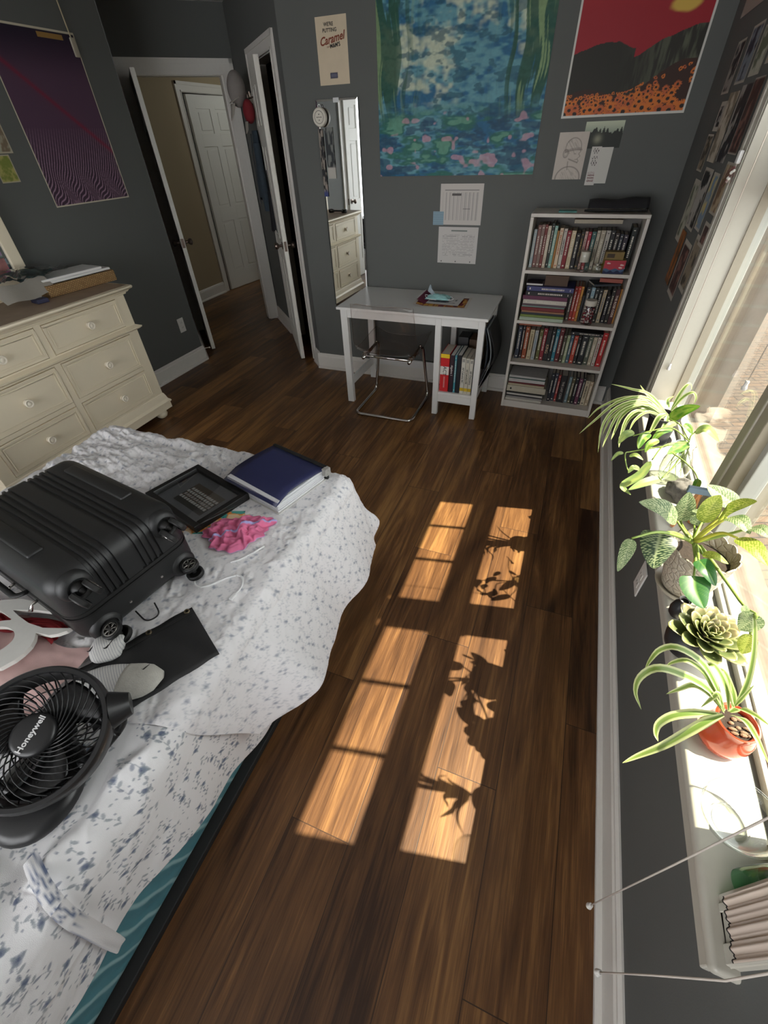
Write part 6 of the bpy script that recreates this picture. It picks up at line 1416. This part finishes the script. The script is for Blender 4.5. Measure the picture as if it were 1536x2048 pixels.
SPIDER_A = [
([(0.463, 1.760, 0.750), (0.378, 1.767, 0.820), (0.309, 1.773, 0.832), (0.236, 1.780, 0.840)], 0.014),
([(0.458, 1.760, 0.753), (0.358, 1.735, 0.822), (0.269, 1.710, 0.801), (0.210, 1.685, 0.729), (0.166, 1.660, 0.673)], 0.014),
([(0.457, 1.750, 0.754), (0.351, 1.718, 0.814), (0.271, 1.685, 0.793), (0.237, 1.652, 0.730), (0.249, 1.620, 0.627)], 0.015),
([(0.457, 1.750, 0.750), (0.362, 1.712, 0.807), (0.284, 1.675, 0.779), (0.263, 1.638, 0.699), (0.255, 1.600, 0.664)], 0.014),
([(0.456, 1.750, 0.747), (0.349, 1.718, 0.795), (0.297, 1.685, 0.765), (0.285, 1.652, 0.717), (0.278, 1.620, 0.690)], 0.015),
([(0.456, 1.740, 0.746), (0.351, 1.700, 0.787), (0.310, 1.660, 0.760), (0.308, 1.620, 0.696), (0.306, 1.580, 0.686)], 0.013),
([(0.441, 1.750, 0.755), (0.372, 1.722, 0.779), (0.325, 1.695, 0.748), (0.315, 1.668, 0.692), (0.305, 1.640, 0.688)], 0.014),
([(0.444, 1.740, 0.755), (0.379, 1.707, 0.780), (0.342, 1.673, 0.758), (0.330, 1.640, 0.727)], 0.013),
([(0.446, 1.730, 0.771), (0.424, 1.713, 0.761), (0.415, 1.697, 0.726), (0.407, 1.680, 0.706)], 0.02),
([(0.454, 1.730, 0.764), (0.452, 1.705, 0.747), (0.438, 1.680, 0.724)], 0.02),
([(0.464, 1.760, 0.775), (0.471, 1.770, 0.832), (0.482, 1.780, 0.865), (0.496, 1.790, 0.870), (0.512, 1.800, 0.844)], 0.013),
([(0.465, 1.760, 0.771), (0.481, 1.755, 0.831), (0.503, 1.750, 0.856), (0.519, 1.745, 0.841), (0.521, 1.740, 0.818)], 0.013),
([(0.457, 1.770, 0.779), (0.445, 1.785, 0.801), (0.464, 1.800, 0.813)], 0.014),
([(0.428, 1.770, 0.775), (0.379, 1.815, 0.798), (0.350, 1.860, 0.816)], 0.01),
([(0.452, 1.750, 0.749), (0.338, 1.720, 0.804), (0.266, 1.690, 0.753), (0.249, 1.660, 0.679)], 0.014),
([(0.462, 1.760, 0.754), (0.380, 1.750, 0.808), (0.293, 1.740, 0.810), (0.218, 1.730, 0.762), (0.186, 1.720, 0.711)], 0.013),
]
POTHOS = [
([(0.439, 1.640, 0.796), (0.469, 1.630, 0.838), (0.506, 1.620, 0.867)], 0.062, 0),
([(0.495, 1.520, 0.821), (0.517, 1.500, 0.847), (0.559, 1.480, 0.819)], 0.044, 1),
([(0.483, 1.500, 0.792), (0.451, 1.460, 0.785), (0.418, 1.420, 0.781)], 0.05, 0),
([(0.305, 1.440, 0.832), (0.279, 1.420, 0.827), (0.265, 1.400, 0.802)], 0.036, 1),
([(0.355, 1.460, 0.826), (0.334, 1.430, 0.816), (0.327, 1.400, 0.795)], 0.04, 2),
([(0.423, 1.500, 0.831), (0.387, 1.470, 0.830), (0.364, 1.440, 0.797)], 0.034, 0),
([(0.383, 1.420, 0.746), (0.362, 1.393, 0.702), (0.321, 1.367, 0.665), (0.348, 1.340, 0.653)], 0.04, 1),
([(0.429, 1.400, 0.699), (0.380, 1.370, 0.692), (0.334, 1.340, 0.671)], 0.042, 1),
([(0.290, 1.400, 0.773), (0.272, 1.390, 0.770), (0.259, 1.380, 0.746)], 0.018, 1),
([(0.310, 1.400, 0.764), (0.326, 1.390, 0.777), (0.350, 1.380, 0.769)], 0.022, 1),
([(0.351, 1.380, 0.734), (0.328, 1.370, 0.741), (0.318, 1.360, 0.723)], 0.026, 1),
([(0.506, 1.340, 0.758), (0.502, 1.320, 0.744), (0.491, 1.300, 0.724)], 0.03, 0),
([(0.466, 1.560, 0.824), (0.483, 1.550, 0.817), (0.496, 1.540, 0.802)], 0.032, 0),
([(0.384, 1.440, 0.816), (0.359, 1.420, 0.808), (0.350, 1.400, 0.786)], 0.032, 2),
([(0.436, 1.540, 0.835), (0.417, 1.520, 0.833), (0.398, 1.500, 0.818)], 0.03, 1),
]
STEMS = [
([(0.485, 1.500, 0.796), (0.416, 1.480, 0.844), (0.366, 1.460, 0.839), (0.306, 1.440, 0.817)],),
([(0.486, 1.500, 0.793), (0.405, 1.476, 0.772), (0.322, 1.452, 0.751), (0.302, 1.428, 0.752), (0.318, 1.404, 0.716), (0.326, 1.380, 0.714)],),
([(0.425, 1.440, 0.782), (0.463, 1.407, 0.776), (0.496, 1.373, 0.763), (0.507, 1.340, 0.754)],),
([(0.486, 1.500, 0.793), (0.486, 1.510, 0.810), (0.496, 1.520, 0.823)],),
([(0.486, 1.500, 0.793), (0.412, 1.460, 0.790), (0.384, 1.420, 0.751)],),
([(0.486, 1.500, 0.793), (0.463, 1.450, 0.728), (0.429, 1.400, 0.699)],),
([(0.485, 1.500, 0.796), (0.459, 1.570, 0.814), (0.439, 1.640, 0.796)],),
]
PHILO = [
([(0.337, 0.930, 0.846), (0.332, 0.895, 0.828), (0.335, 0.860, 0.791)], 0.088, 0),
([(0.264, 0.860, 0.867), (0.259, 0.840, 0.840), (0.255, 0.820, 0.793)], 0.034, 1),
([(0.382, 1.000, 0.838), (0.335, 0.990, 0.876), (0.278, 0.980, 0.888)], 0.055, 1),
([(0.405, 1.040, 0.810), (0.402, 1.050, 0.853), (0.396, 1.060, 0.890)], 0.05, 1),
([(0.441, 1.020, 0.835), (0.445, 1.030, 0.881), (0.453, 1.040, 0.910)], 0.048, 2),
([(0.450, 0.980, 0.885), (0.452, 0.950, 0.944), (0.467, 0.920, 0.988)], 0.05, 2),
([(0.495, 1.040, 0.887), (0.467, 1.060, 0.895), (0.431, 1.080, 0.906)], 0.055, 1),
([(0.456, 0.960, 0.904), (0.465, 0.930, 0.926), (0.483, 0.900, 0.916)], 0.042, 1),
([(0.468, 0.900, 0.899), (0.483, 0.860, 0.914), (0.503, 0.820, 0.905)], 0.042, 2),
([(0.408, 0.840, 0.815), (0.414, 0.810, 0.799), (0.433, 0.780, 0.781)], 0.068, 3),
([(0.412, 0.870, 0.839), (0.428, 0.845, 0.834), (0.446, 0.820, 0.818)], 0.04, 3),
([(0.426, 0.900, 0.833), (0.445, 0.890, 0.844), (0.473, 0.880, 0.837)], 0.022, 2),
([(0.494, 0.740, 0.843), (0.488, 0.730, 0.824), (0.477, 0.720, 0.806)], 0.046, 1),
([(0.498, 0.720, 0.802), (0.500, 0.710, 0.778), (0.499, 0.700, 0.759)], 0.036, 2),
([(0.486, 0.920, 0.917), (0.493, 0.900, 0.934), (0.508, 0.880, 0.931)], 0.034, 1),
([(0.429, 1.020, 0.821), (0.431, 1.030, 0.847), (0.416, 1.040, 0.851)], 0.038, 1),
([(0.477, 0.760, 0.836), (0.488, 0.755, 0.825), (0.495, 0.750, 0.816)], 0.02, 1),
]
PETIOLES = [
([(0.421, 0.960, 0.812), (0.370, 0.945, 0.843), (0.337, 0.930, 0.846)],),
([(0.420, 0.960, 0.816), (0.329, 0.910, 0.865), (0.263, 0.860, 0.870)],),
([(0.422, 0.970, 0.808), (0.405, 0.985, 0.819), (0.382, 1.000, 0.838)],),
([(0.421, 0.970, 0.812), (0.407, 1.005, 0.814), (0.405, 1.040, 0.810)],),
([(0.425, 0.970, 0.813), (0.432, 0.995, 0.827), (0.441, 1.020, 0.835)],),
([(0.423, 0.960, 0.822), (0.436, 0.970, 0.859), (0.450, 0.980, 0.885)],),
([(0.427, 0.970, 0.814), (0.463, 1.005, 0.844), (0.495, 1.040, 0.887)],),
([(0.424, 0.960, 0.819), (0.437, 0.960, 0.866), (0.456, 0.960, 0.904)],),
([(0.421, 0.950, 0.822), (0.444, 0.925, 0.884), (0.468, 0.900, 0.899)],),
([(0.417, 0.940, 0.825), (0.416, 0.890, 0.819), (0.408, 0.840, 0.815)],),
([(0.422, 0.940, 0.823), (0.418, 0.905, 0.831), (0.412, 0.870, 0.839)],),
([(0.426, 0.940, 0.821), (0.426, 0.920, 0.827), (0.426, 0.900, 0.833)],),
([(0.430, 0.940, 0.823), (0.456, 0.890, 0.817), (0.484, 0.840, 0.805), (0.499, 0.790, 0.807), (0.494, 0.740, 0.843)],),
([(0.421, 0.950, 0.824), (0.460, 0.935, 0.874), (0.486, 0.920, 0.917)],),
([(0.494, 0.740, 0.843), (0.499, 0.730, 0.820), (0.498, 0.720, 0.802)],),
([(0.426, 0.970, 0.810), (0.429, 0.995, 0.817), (0.429, 1.020, 0.821)],),
]
SPIDER_R = [
([(0.453, 0.565, 0.740), (0.391, 0.554, 0.815), (0.329, 0.543, 0.850), (0.291, 0.532, 0.859), (0.274, 0.522, 0.832), (0.277, 0.511, 0.799), (0.297, 0.500, 0.767)], 0.016),
([(0.456, 0.570, 0.736), (0.411, 0.568, 0.809), (0.363, 0.567, 0.868), (0.317, 0.565, 0.891), (0.296, 0.563, 0.875), (0.292, 0.562, 0.837), (0.294, 0.560, 0.803)], 0.014),
([(0.455, 0.570, 0.735), (0.417, 0.572, 0.787), (0.383, 0.574, 0.831), (0.350, 0.576, 0.848), (0.334, 0.578, 0.828), (0.331, 0.580, 0.807)], 0.012),
([(0.450, 0.565, 0.741), (0.412, 0.561, 0.785), (0.376, 0.558, 0.806), (0.358, 0.554, 0.785), (0.344, 0.550, 0.764)], 0.012),
([(0.461, 0.570, 0.740), (0.433, 0.577, 0.800), (0.400, 0.585, 0.841), (0.391, 0.592, 0.829), (0.400, 0.600, 0.800)], 0.012),
([(0.464, 0.570, 0.750), (0.449, 0.580, 0.786), (0.425, 0.590, 0.822), (0.413, 0.600, 0.823)], 0.012),
([(0.462, 0.570, 0.762), (0.446, 0.575, 0.794), (0.432, 0.580, 0.819)], 0.012),
([(0.463, 0.570, 0.762), (0.452, 0.577, 0.830), (0.430, 0.585, 0.904), (0.404, 0.592, 0.968), (0.401, 0.600, 0.974)], 0.012),
([(0.456, 0.560, 0.752), (0.447, 0.540, 0.801), (0.454, 0.520, 0.825), (0.466, 0.500, 0.837)], 0.013),
([(0.457, 0.555, 0.751), (0.455, 0.523, 0.794), (0.462, 0.492, 0.802), (0.480, 0.460, 0.787)], 0.012),
([(0.447, 0.560, 0.735), (0.406, 0.548, 0.734), (0.370, 0.536, 0.719), (0.353, 0.524, 0.696), (0.353, 0.512, 0.678), (0.358, 0.500, 0.673)], 0.017),
([(0.448, 0.555, 0.744), (0.421, 0.536, 0.734), (0.396, 0.517, 0.708), (0.368, 0.498, 0.664), (0.334, 0.479, 0.629), (0.309, 0.460, 0.618)], 0.018),
([(0.448, 0.560, 0.747), (0.418, 0.557, 0.800), (0.411, 0.553, 0.792), (0.406, 0.550, 0.754)], 0.011),
([(0.462, 0.570, 0.762), (0.455, 0.565, 0.811), (0.449, 0.560, 0.853)], 0.008),
]
# conch shell in the far corner
t = thing('conch_shell', 'spiky cream conch shell in the far corner of the sill', 'shell', (.485, 1.985, ZS))
b = MB(); P = []
for i in range(26):
    s = i/25; r = .040*math.sin(PI*min(1, s*1.05+.03))**.7*(1-.45*s)+.001; rw = []
    for k in range(24):
        a = 2*PI*k/24; sp = 1+.55*max(0, math.cos(a*3.5+s*9))**6*math.exp(-((s-.35)/.22)**2); rw.append((r*sp*math.cos(a)*1.1, -.055+.115*s, .036+r*sp*math.sin(a)*.9))
    rw.append(rw[0]); P.append(rw)
b.grid(P).build('shell_body', mat('cream shell', (.60, .50, .40), .5, noise=.35, nscale=40), t, smooth=True, angle=4)
MB().sphere((.012, -.005, .03), .02, 14, 10, (.6, 1.6, .8)).build('shell_lip', mat('peach shell lip', (.62, .40, .28), .35), t, smooth=True)
# far spider plant in a black pot
t = thing('spider_plant', 'long leaved spider plant in a black pot at the far end of the sill', 'plant', (.452, 1.755, ZS))
M_bpot = mat('matte black pot', (.014, .014, .016), .45)
MB().lathe([(0, .001), (.038, .001), (.042, .010), (.052, .105), (.055, .106), (.055, .112), (.049, .112), (.047, .098), (0, .096)], 36).build('pot', M_bpot, t, smooth=True, angle=.6)
MB().lathe([(0, .101), (.020, .102), (.047, .097)], 24).build('soil', M_soil, t, smooth=True)
MB().lathe([(0, 0), (.045, 0), (.056, .008), (.058, .014), (.054, .013), (.044, .005), (0, .005)], 32).build('saucer', M_bpot, t, smooth=True, angle=.6)
for pts, w_ in SPIDER_A: part(leaf(pts, w_, blade, c_spider, 14, 6), 'leaf', M_leaf, t, smooth=True, angle=4)
# pothos in a jar of water
t = thing('pothos_cutting', 'trailing pothos cuttings rooted in a clear water jar on the sill', 'plant', (.482, 1.500, ZS))
M_vase = glassmat('clear vase glass', (.93, .95, .92), .01, 1.5, 2.6); M_water = glassmat('jar water', (.93, .96, .88), .0, 1.33, 1.0)
MB().lathe([(0, .002), (.034, .002), (.042, .012), (.046, .040), (.044, .075), (.034, .105), (.027, .122), (.028, .138), (.031, .142)], 36).build('glass_jar', M_vase, t, smooth=True, angle=4)
MB().lathe([(0, .005), (.033, .005), (.040, .014), (.044, .040), (.042, .072), (.038, .084), (0, .084)], 32).build('water', M_water, t, smooth=True, angle=.8)
for i in range(7):
    a = i*.9; part(MB().tube([(.482+.012*math.cos(a), 1.50+.012*math.sin(a), .775), (.482+.02*math.cos(a+.6), 1.50+.02*math.sin(a+.6), .72), (.482+.028*math.cos(a+1.4), 1.50+.028*math.sin(a+1.4), .665)], [.0016, .0011, .0006], 6), 'root', M_stem, t, smooth=True)
for (pts,) in STEMS: part(MB().tube(resample(pts, 14), .0022, 7), 'stem', M_stem, t, smooth=True, angle=4)
for i, (pts, w_, k) in enumerate(POTHOS): part(leaf(pts, w_, ovate, c_pothos(i+1, [.35, .85, .6][k]), 18, 8, .22, None, .1), 'leaf', M_leaf, t, smooth=True, angle=4)
# rock
b = MB(); b.sphere((0, 0, 0), 1, 40, 28); V_ = np.array(b.v); n_ = fbm(V_[:, 0]*1.8+5+V_[:, 2], V_[:, 1]*1.8+V_[:, 2]*1.3, 5, 17); V_ = V_*(.62+.62*n_)[:, None]*np.array([.042, .056, .042]); b.v = [tuple(p) for p in V_]
rk = b.build('rock', mat('rough grey stone', (.15, .14, .125), .95, noise=.75, nscale=70, bump=1., bscale=90), None, smooth=True, angle=4); rk.location = (.500, 1.400, ZS+.024); rk.rotation_euler = (.1, .2, .5); tag(rk, 'rough grey stone lying between the water jar and the big potted plant', 'stone')
# small stand
t = thing('small_easel', 'little orange wooden easel with a slate blue top bar on the sill', 'easel', (.49, 1.255, ZS))
M_orange = mat('orange wood', (.45, .20, .075), .5, noise=.2, nscale=30)
for dx, dy in ((-.028, -.03), (.026, .008)): part(MB().tube([(.488, 1.240, .772), (.49+dx, 1.255+dy, ZS+.003)], .0065, 4), 'leg', M_orange, t)
part(MB().tube([(.497, 1.25, .77), (.52, 1.30, ZS+.003)], .006, 4), 'rear_leg', M_orange, t)
part(MB().rbox(.455, .520, 1.232, 1.246, .772, .792, .002), 'top_bar', mat('slate blue paint', (.10, .15, .20), .5), t); part(MB().box(.462, .512, 1.232, 1.25, .70, .709), 'ledge', M_orange, t)
o = MB().rbox(-.022, .022, -.018, .018, 0, .002, .0008).build('blue_card', mat('sky blue card', (.22, .46, .60), .6), None); o.location = (.443, 1.105, ZS+.0003); o.rotation_euler = (0, 0, .5); tag(o, 'small sky blue card lying flat on the sill before the easel', 'card')
# philodendron in a scalloped pot
def emboss():
    m = mat('cream glazed pot', (.46, .40, .31), .35); nt = m.node_tree; N = nt.nodes.new; v = N('ShaderNodeTexVoronoi'); v.feature = 'DISTANCE_TO_EDGE'; v.inputs['Scale'].default_value = 62
    tc = N('ShaderNodeTexCoord'); nt.links.new(tc.outputs['Object'], v.inputs['Vector']); rp = N('ShaderNodeMath'); rp.operation = 'MINIMUM'; rp.inputs[1].default_value = .16; nt.links.new(v.outputs['Distance'], rp.inputs[0])
    bp = N('ShaderNodeBump'); bp.inputs['Strength'].default_value = 1.; bp.inputs['Distance'].default_value = .012; nt.links.new(rp.outputs[0], bp.inputs['Height']); nt.links.new(bp.outputs[0], nt.nodes['Principled BSDF'].inputs['Normal']); return m
M_emb = emboss(); PX, PY = .461, .972
t = thing('variegated_philodendron', 'striped philodendron in a cream scalloped pot in the middle of the sill', 'plant', (PX, PY, ZS))
def scallop(prof, seg, top):
    b = MB(); P = []
    for k in range(seg+1):
        a = 2*PI*k/seg; sc_ = abs(math.cos(a*7)); P.append([(r*(1+.035*sc_*(i/len(prof))**2)*math.cos(a), r*(1+.035*sc_*(i/len(prof))**2)*math.sin(a), z+(.008*sc_ if i in top else 0)) for i, (r, z) in enumerate(prof)])
    return b.grid(P)
scallop([(0, .006), (.046, .006), (.052, .012), (.064, .060), (.070, .105), (.074, .138), (.0755, .142), (.072, .143), (.066, .120), (.060, .100)], 112, (5, 6, 7)).build('pot', M_emb, t, smooth=True, angle=1.2)
MB().lathe([(0, .118), (.03, .121), (.0655, .114)], 32).build('soil', M_soil, t, smooth=True)
MB().lathe([(0, 0), (.050, 0), (.066, .008), (.069, .015), (.065, .014), (.050, .005), (0, .005)], 48).build('saucer', mat('cream saucer', (.46, .41, .33), .35), t, smooth=True, angle=.7)
for i, (pts,) in enumerate(PETIOLES): part(MB().tube(resample(pts, 12), [.0048*(1-.5*k/12) for k in range(13)], 8), 'petiole', M_stemy if i in (5, 6, 7, 8) else M_stem, t, smooth=True, angle=4)
for i, (pts, w_, k) in enumerate(PHILO): part(leaf(pts, w_*(1.12 if k in (0, 3) else 1.28), heart if k in (0, 3) else ovate, c_philo(i+1, k), 46, 14, .20 if k != 0 else .12, None, .12), 'leaf', M_leafg if k in (0, 3) else M_leaf, t, smooth=True, angle=4)
part(MB().tube([(PX-.02, PY-.03, .755), (PX-.035, PY-.05, .80)], .002, 6), 'plant_tag', mat('wood pick', (.4, .28, .16), .7), t)
# succulent rosette in a black pot
t = thing('succulent', 'pale green succulent rosette in a round black pot on the sill', 'plant', (.440, .772, ZS), (.12, .05, 0))
MB().lathe([(0, .001), (.030, .001), (.044, .014), (.050, .036), (.046, .058), (.036, .070), (.030, .072), (.028, .066), (0, .064)], 36).build('pot', M_bpot, t, smooth=True, angle=.7)
MB().lathe([(0, .067), (.028, .066)], 20).build('soil', M_soil, t)
NP = 40
for i in range(NP):
    s = (i+1)/NP; a = i*2.39996; L = .014+.052*s**.9; el = math.radians(84-80*s**.8); w_ = .014+.030*s; b = MB(); P = []; cols = []
    ro = .003+.016*s; dr = Vector((math.cos(a), math.sin(a), 0)); sd = Vector((-math.sin(a), math.cos(a), 0)); z0_ = .088-.020*s
    for k in range(9):
        q = k/8; e2_ = el+.55*(q-.3)*s; p = dr*(ro+L*q*math.cos(el))+Vector((.018, 0, z0_+L*q*math.sin(el)+.010*q*q*s)); hw = w_*.5*(math.sin(PI*min(1, .12+.80*q))**.7 if q < .99 else .25); rw = []
        for j in range(7):
            u = -1+2*j/6; rw.append(tuple(p+sd*(hw*u)+Vector((0, 0, .35*hw*u*u))))
            e = max(abs(u), q*1.02); g = np.array(srgb(92, 108, 58))*(1-q*.4)+np.array(srgb(132, 140, 96))*q*.4; tip = np.array(srgb(178, 140, 126)); kk = min(1, max(0, (e-.80)/.2)); lite = np.array(srgb(178, 180, 120)); c = g*(1-kk)+lite*kk; pk_ = max(0, q-.55)*1.1*(1 if math.cos(a-1.2) > 0 else .15); cols.append(tuple(c*(1-pk_)+tip*pk_))
        P.append(rw)
    b.grid(P); b.cols = cols; b.build('petal', M_leafg, t, smooth=True, angle=4, solid=.0016)
t = thing('black_vase', 'small round black vase half hidden behind the succulent', 'vase', (.437, .868, ZS)); MB().lathe([(0, .001), (.014, .001), (.020, .010), (.022, .026), (.018, .044), (.012, .052), (.012, .058), (.009, .058), (.009, .050), (0, .046)], 28).build('vase_body', M_bpot, t, smooth=True, angle=.9); MB().lathe([(.0115, .0585), (.0135, .060), (.0135, .062), (.0115, .0605)], 20).build('lip', M_bpot, t, smooth=True)
# near spider plant in the red pot
M_red_gl = mat('glossy red orange glaze', (.50, .075, .030), .16, noise=.25, nscale=14, coat=.6)
t = thing('small_spider_plant', 'small spider plant in a glossy red orange pot on the sill', 'plant', (.482, .562, ZS))
b = MB(); b.lathe([(0, .001), (.028, .001), (.041, .010), (.046, .026), (.044, .046), (.037, .066), (.034, .076), (.037, .082), (.034, .084), (.031, .080), (.030, .070), (0, .068)], 44, None, 0, 2*PI, lambda a, i: 1+.05*math.sin(a*2+i*.5)*(i > 2)); b.build('pot', M_red_gl, t, smooth=True, angle=.9)
MB().lathe([(0, .074), (.030, .071)], 20).build('soil', M_soil, t)
b = MB(); r_ = random.Random(3)
for k in range(16): b.sphere((r_.uniform(-.018, .022), r_.uniform(-.022, .016), .075), .004, 7, 5, (r_.uniform(.8, 2), r_.uniform(.6, 1.2), .8))
o = b.build('bark_chips', mat('bark chips', (.20, .13, .08), .95, noise=.5), t); o['kind'] = 'stuff'
for i, (pts, w_) in enumerate(SPIDER_R): part(leaf(pts, w_, blade, c_spider, 20, 6), 'leaf', M_leaf, t, smooth=True, angle=4)
# glass dish and bottles at the near end
t = thing('glass_bowl', 'wide clear glass bowl with ringed base tilted on the near sill', 'bowl', (.474, .408, ZS+.008), (math.radians(5), math.radians(-7), 0))
prof = [(0, .003), (.010, .005), (.016, .003), (.022, .0055), (.028, .004), (.034, .007), (.040, .010), (.050, .022), (.055, .040), (.057, .050), (.0575, .052)]
MB().lathe(prof, 56).build('bowl_body', M_vase, t, smooth=True, angle=4); MB().tube([(.0575*math.cos(a), .0575*math.sin(a), .052) for a in np.linspace(0, 2*PI, 56, endpoint=False)], .0018, 8, closed=True).build('rim', M_vase, t, smooth=True)
MB().lathe([(.024, .0), (.026, -.006), (.030, -.008), (.031, -.004), (.028, .002)], 40).build('foot_ring', M_vase, t, smooth=True, angle=4)
M_green = glassmat('green bottle glass', (.42, .80, .55), .02, 1.5, 1.6)
t = thing('green_glass', 'short green glass tumbler lying on the sill by the curtain', 'tumbler', (.500, .318, ZS+.031), (PI/2, 0, math.radians(-62)))
MB().lathe([(0, -.036), (.026, -.036), (.029, -.032), (.0305, -.01), (.0305, .030), (.029, .036)], 36).build('tumbler_body', M_green, t, smooth=True, angle=.9); MB().lathe([(0, -.027), (.024, -.028), (.026, -.026), (.027, -.010)], 30).build('thick_base', M_green, t, smooth=True)
# curtain, cords and tassels
M_curt = colmat('white curtain fabric', .85, .2, trans=.25)
n = 160; P = []
for i in range(n+1):
    y = .200+.076*i/n; ph = y*2*PI/.0185; P.append([(.4255+.0022*math.sin(ph)+.0012*math.sin(ph*2.7+z*2), y+.0012*math.cos(ph), z) for z in [.692]+list(np.linspace(.71, 2.40, 14))])
b = MB(); b.col = srgb(214, 198, 184); b.grid(P); cu = b.build('pleated_curtain', M_curt, None, smooth=True, angle=4); tag(cu, 'narrow white pleated curtain hanging at the near end of the window', 'curtain')
part(MB().tube([tuple(Vector(P[i][0])+Vector((-.0003, 0, -.0004))) for i in range(0, n+1, 2)], .0011, 5), 'hem_shadow_line', M_ink, cu)  # dark strand put in as the shadow line along the hem
part(MB().tube([(.428, .19, 2.405), (.428, .29, 2.405)], .006, 8), 'curtain_rail', M_white, cu)
M_cord = mat('off white blind cord', (.56, .50, .44), .8); M_tas = mat('white cord knob', (.72, .70, .66), .4)
def blindcord(label, pts, knob=True):
    t = thing('blind_cord', label, 'cord', pts[0]); part(MB().tube([Vector(p) for p in pts], .0016, 8), 'cord', M_cord, t, smooth=True, angle=4)
    x, y, z = pts[0]; part(MB().lathe([(0, -.022), (.006, -.022), (.0075, -.016), (.0055, -.010), (.0045, -.006), (.0055, .002), (.004, .004), (0, .004)], 16, Matrix.Translation((x, y, z))), 'cord_knob', M_tas, t, smooth=True, angle=.9)
blindcord('straight thin blind cord with low white knob, near end of the window', [(.394, .326, .085), (.394, .322, .6), (.394, .317, 2.35)])
blindcord('bent thin blind cord with low white knob, nearest to the photographer', [(.398, .199, .150), (.399, .186, .45), (.400, .173, .714), (.412, .186, .90), (.424, .192, 1.6), (.424, .196, 2.35)])
blindcord('blind cord with a white knob beside the far window jamb', [(.468, 2.055, .835), (.468, 2.055, 1.94)]); blindcord('blind cord with a white knob hanging before the far window pane', [(.520, 1.41, 1.045), (.520, 1.41, 1.94)])
# wire and crystal ornament clipped on the casing
t = thing('crystal_ornament', 'small white and pink crystal ornament pinned to the far window casing', 'ornament', (.430, 2.10, 1.49)); r_ = random.Random(8)
part(MB().rbox(.424, .436, 2.085, 2.115, 1.485, 1.52, .004), 'clip', M_white, t)
b = MB()
for k in range(20):
    a, e = r_.uniform(0, 2*PI), r_.uniform(-1, .6); L = r_.uniform(.02, .04); b.tube([(.428, 2.10, 1.48), (.428+.4*L*math.cos(a)*math.cos(e)-.006, 2.10+L*math.sin(a)*math.cos(e), 1.475+L*math.sin(e)-.02)], .0007, 4)
part(b, 'wire_spray', mat('copper pink wire', (.45, .22, .22), .3, metal=.8), t)
for k in range(6): part(MB().sphere((.424+r_.uniform(-.006, .004), 2.10+r_.uniform(-.02, .02), 1.45+r_.uniform(-.02, .03)), .005, 8, 6), 'crystal', M_tas, t, smooth=True)
SKY, SUN, HALL, EXPO = 3.4, 11.5, 7.0, .75
# ---------------------------------------------------------------- light
w = bpy.data.worlds.new('sky'); bpy.context.scene.world = w; w.use_nodes = True
bg = w.node_tree.nodes['Background']; bg.inputs['Color'].default_value = (.97, .98, 1.0, 1); bg.inputs['Strength'].default_value = SKY
sd = bpy.data.lights.new('sun', 'SUN'); so = bpy.data.objects.new('sun', sd); C.objects.link(so)
sd.energy = SUN; sd.angle = math.radians(.53); sd.color = (1, .90, .72)
so.rotation_euler = Vector((-1, -.2, -1.87)).to_track_quat('-Z', 'Y').to_euler()
# added fill light that brightens the hall beyond the doorway
ld = bpy.data.lights.new('hall_fill_light', 'POINT'); lo = bpy.data.objects.new('hall_fill_light', ld); C.objects.link(lo)
ld.energy = HALL; ld.shadow_soft_size = .15; ld.color = (.95, 1, .96); lo.location = (-3.3, 6.4, 2.2)
vs = bpy.context.scene.view_settings; vs.view_transform = 'Standard'; vs.look = 'None'; vs.exposure = EXPO; vs.gamma = 1.0
cy = bpy.context.scene.cycles; cy.max_bounces = 10; cy.transparent_max_bounces = 24; cy.diffuse_bounces = 6; cy.caustics_reflective = False; cy.caustics_refractive = False
cy.sample_clamp_indirect = 6; cy.use_denoising = True
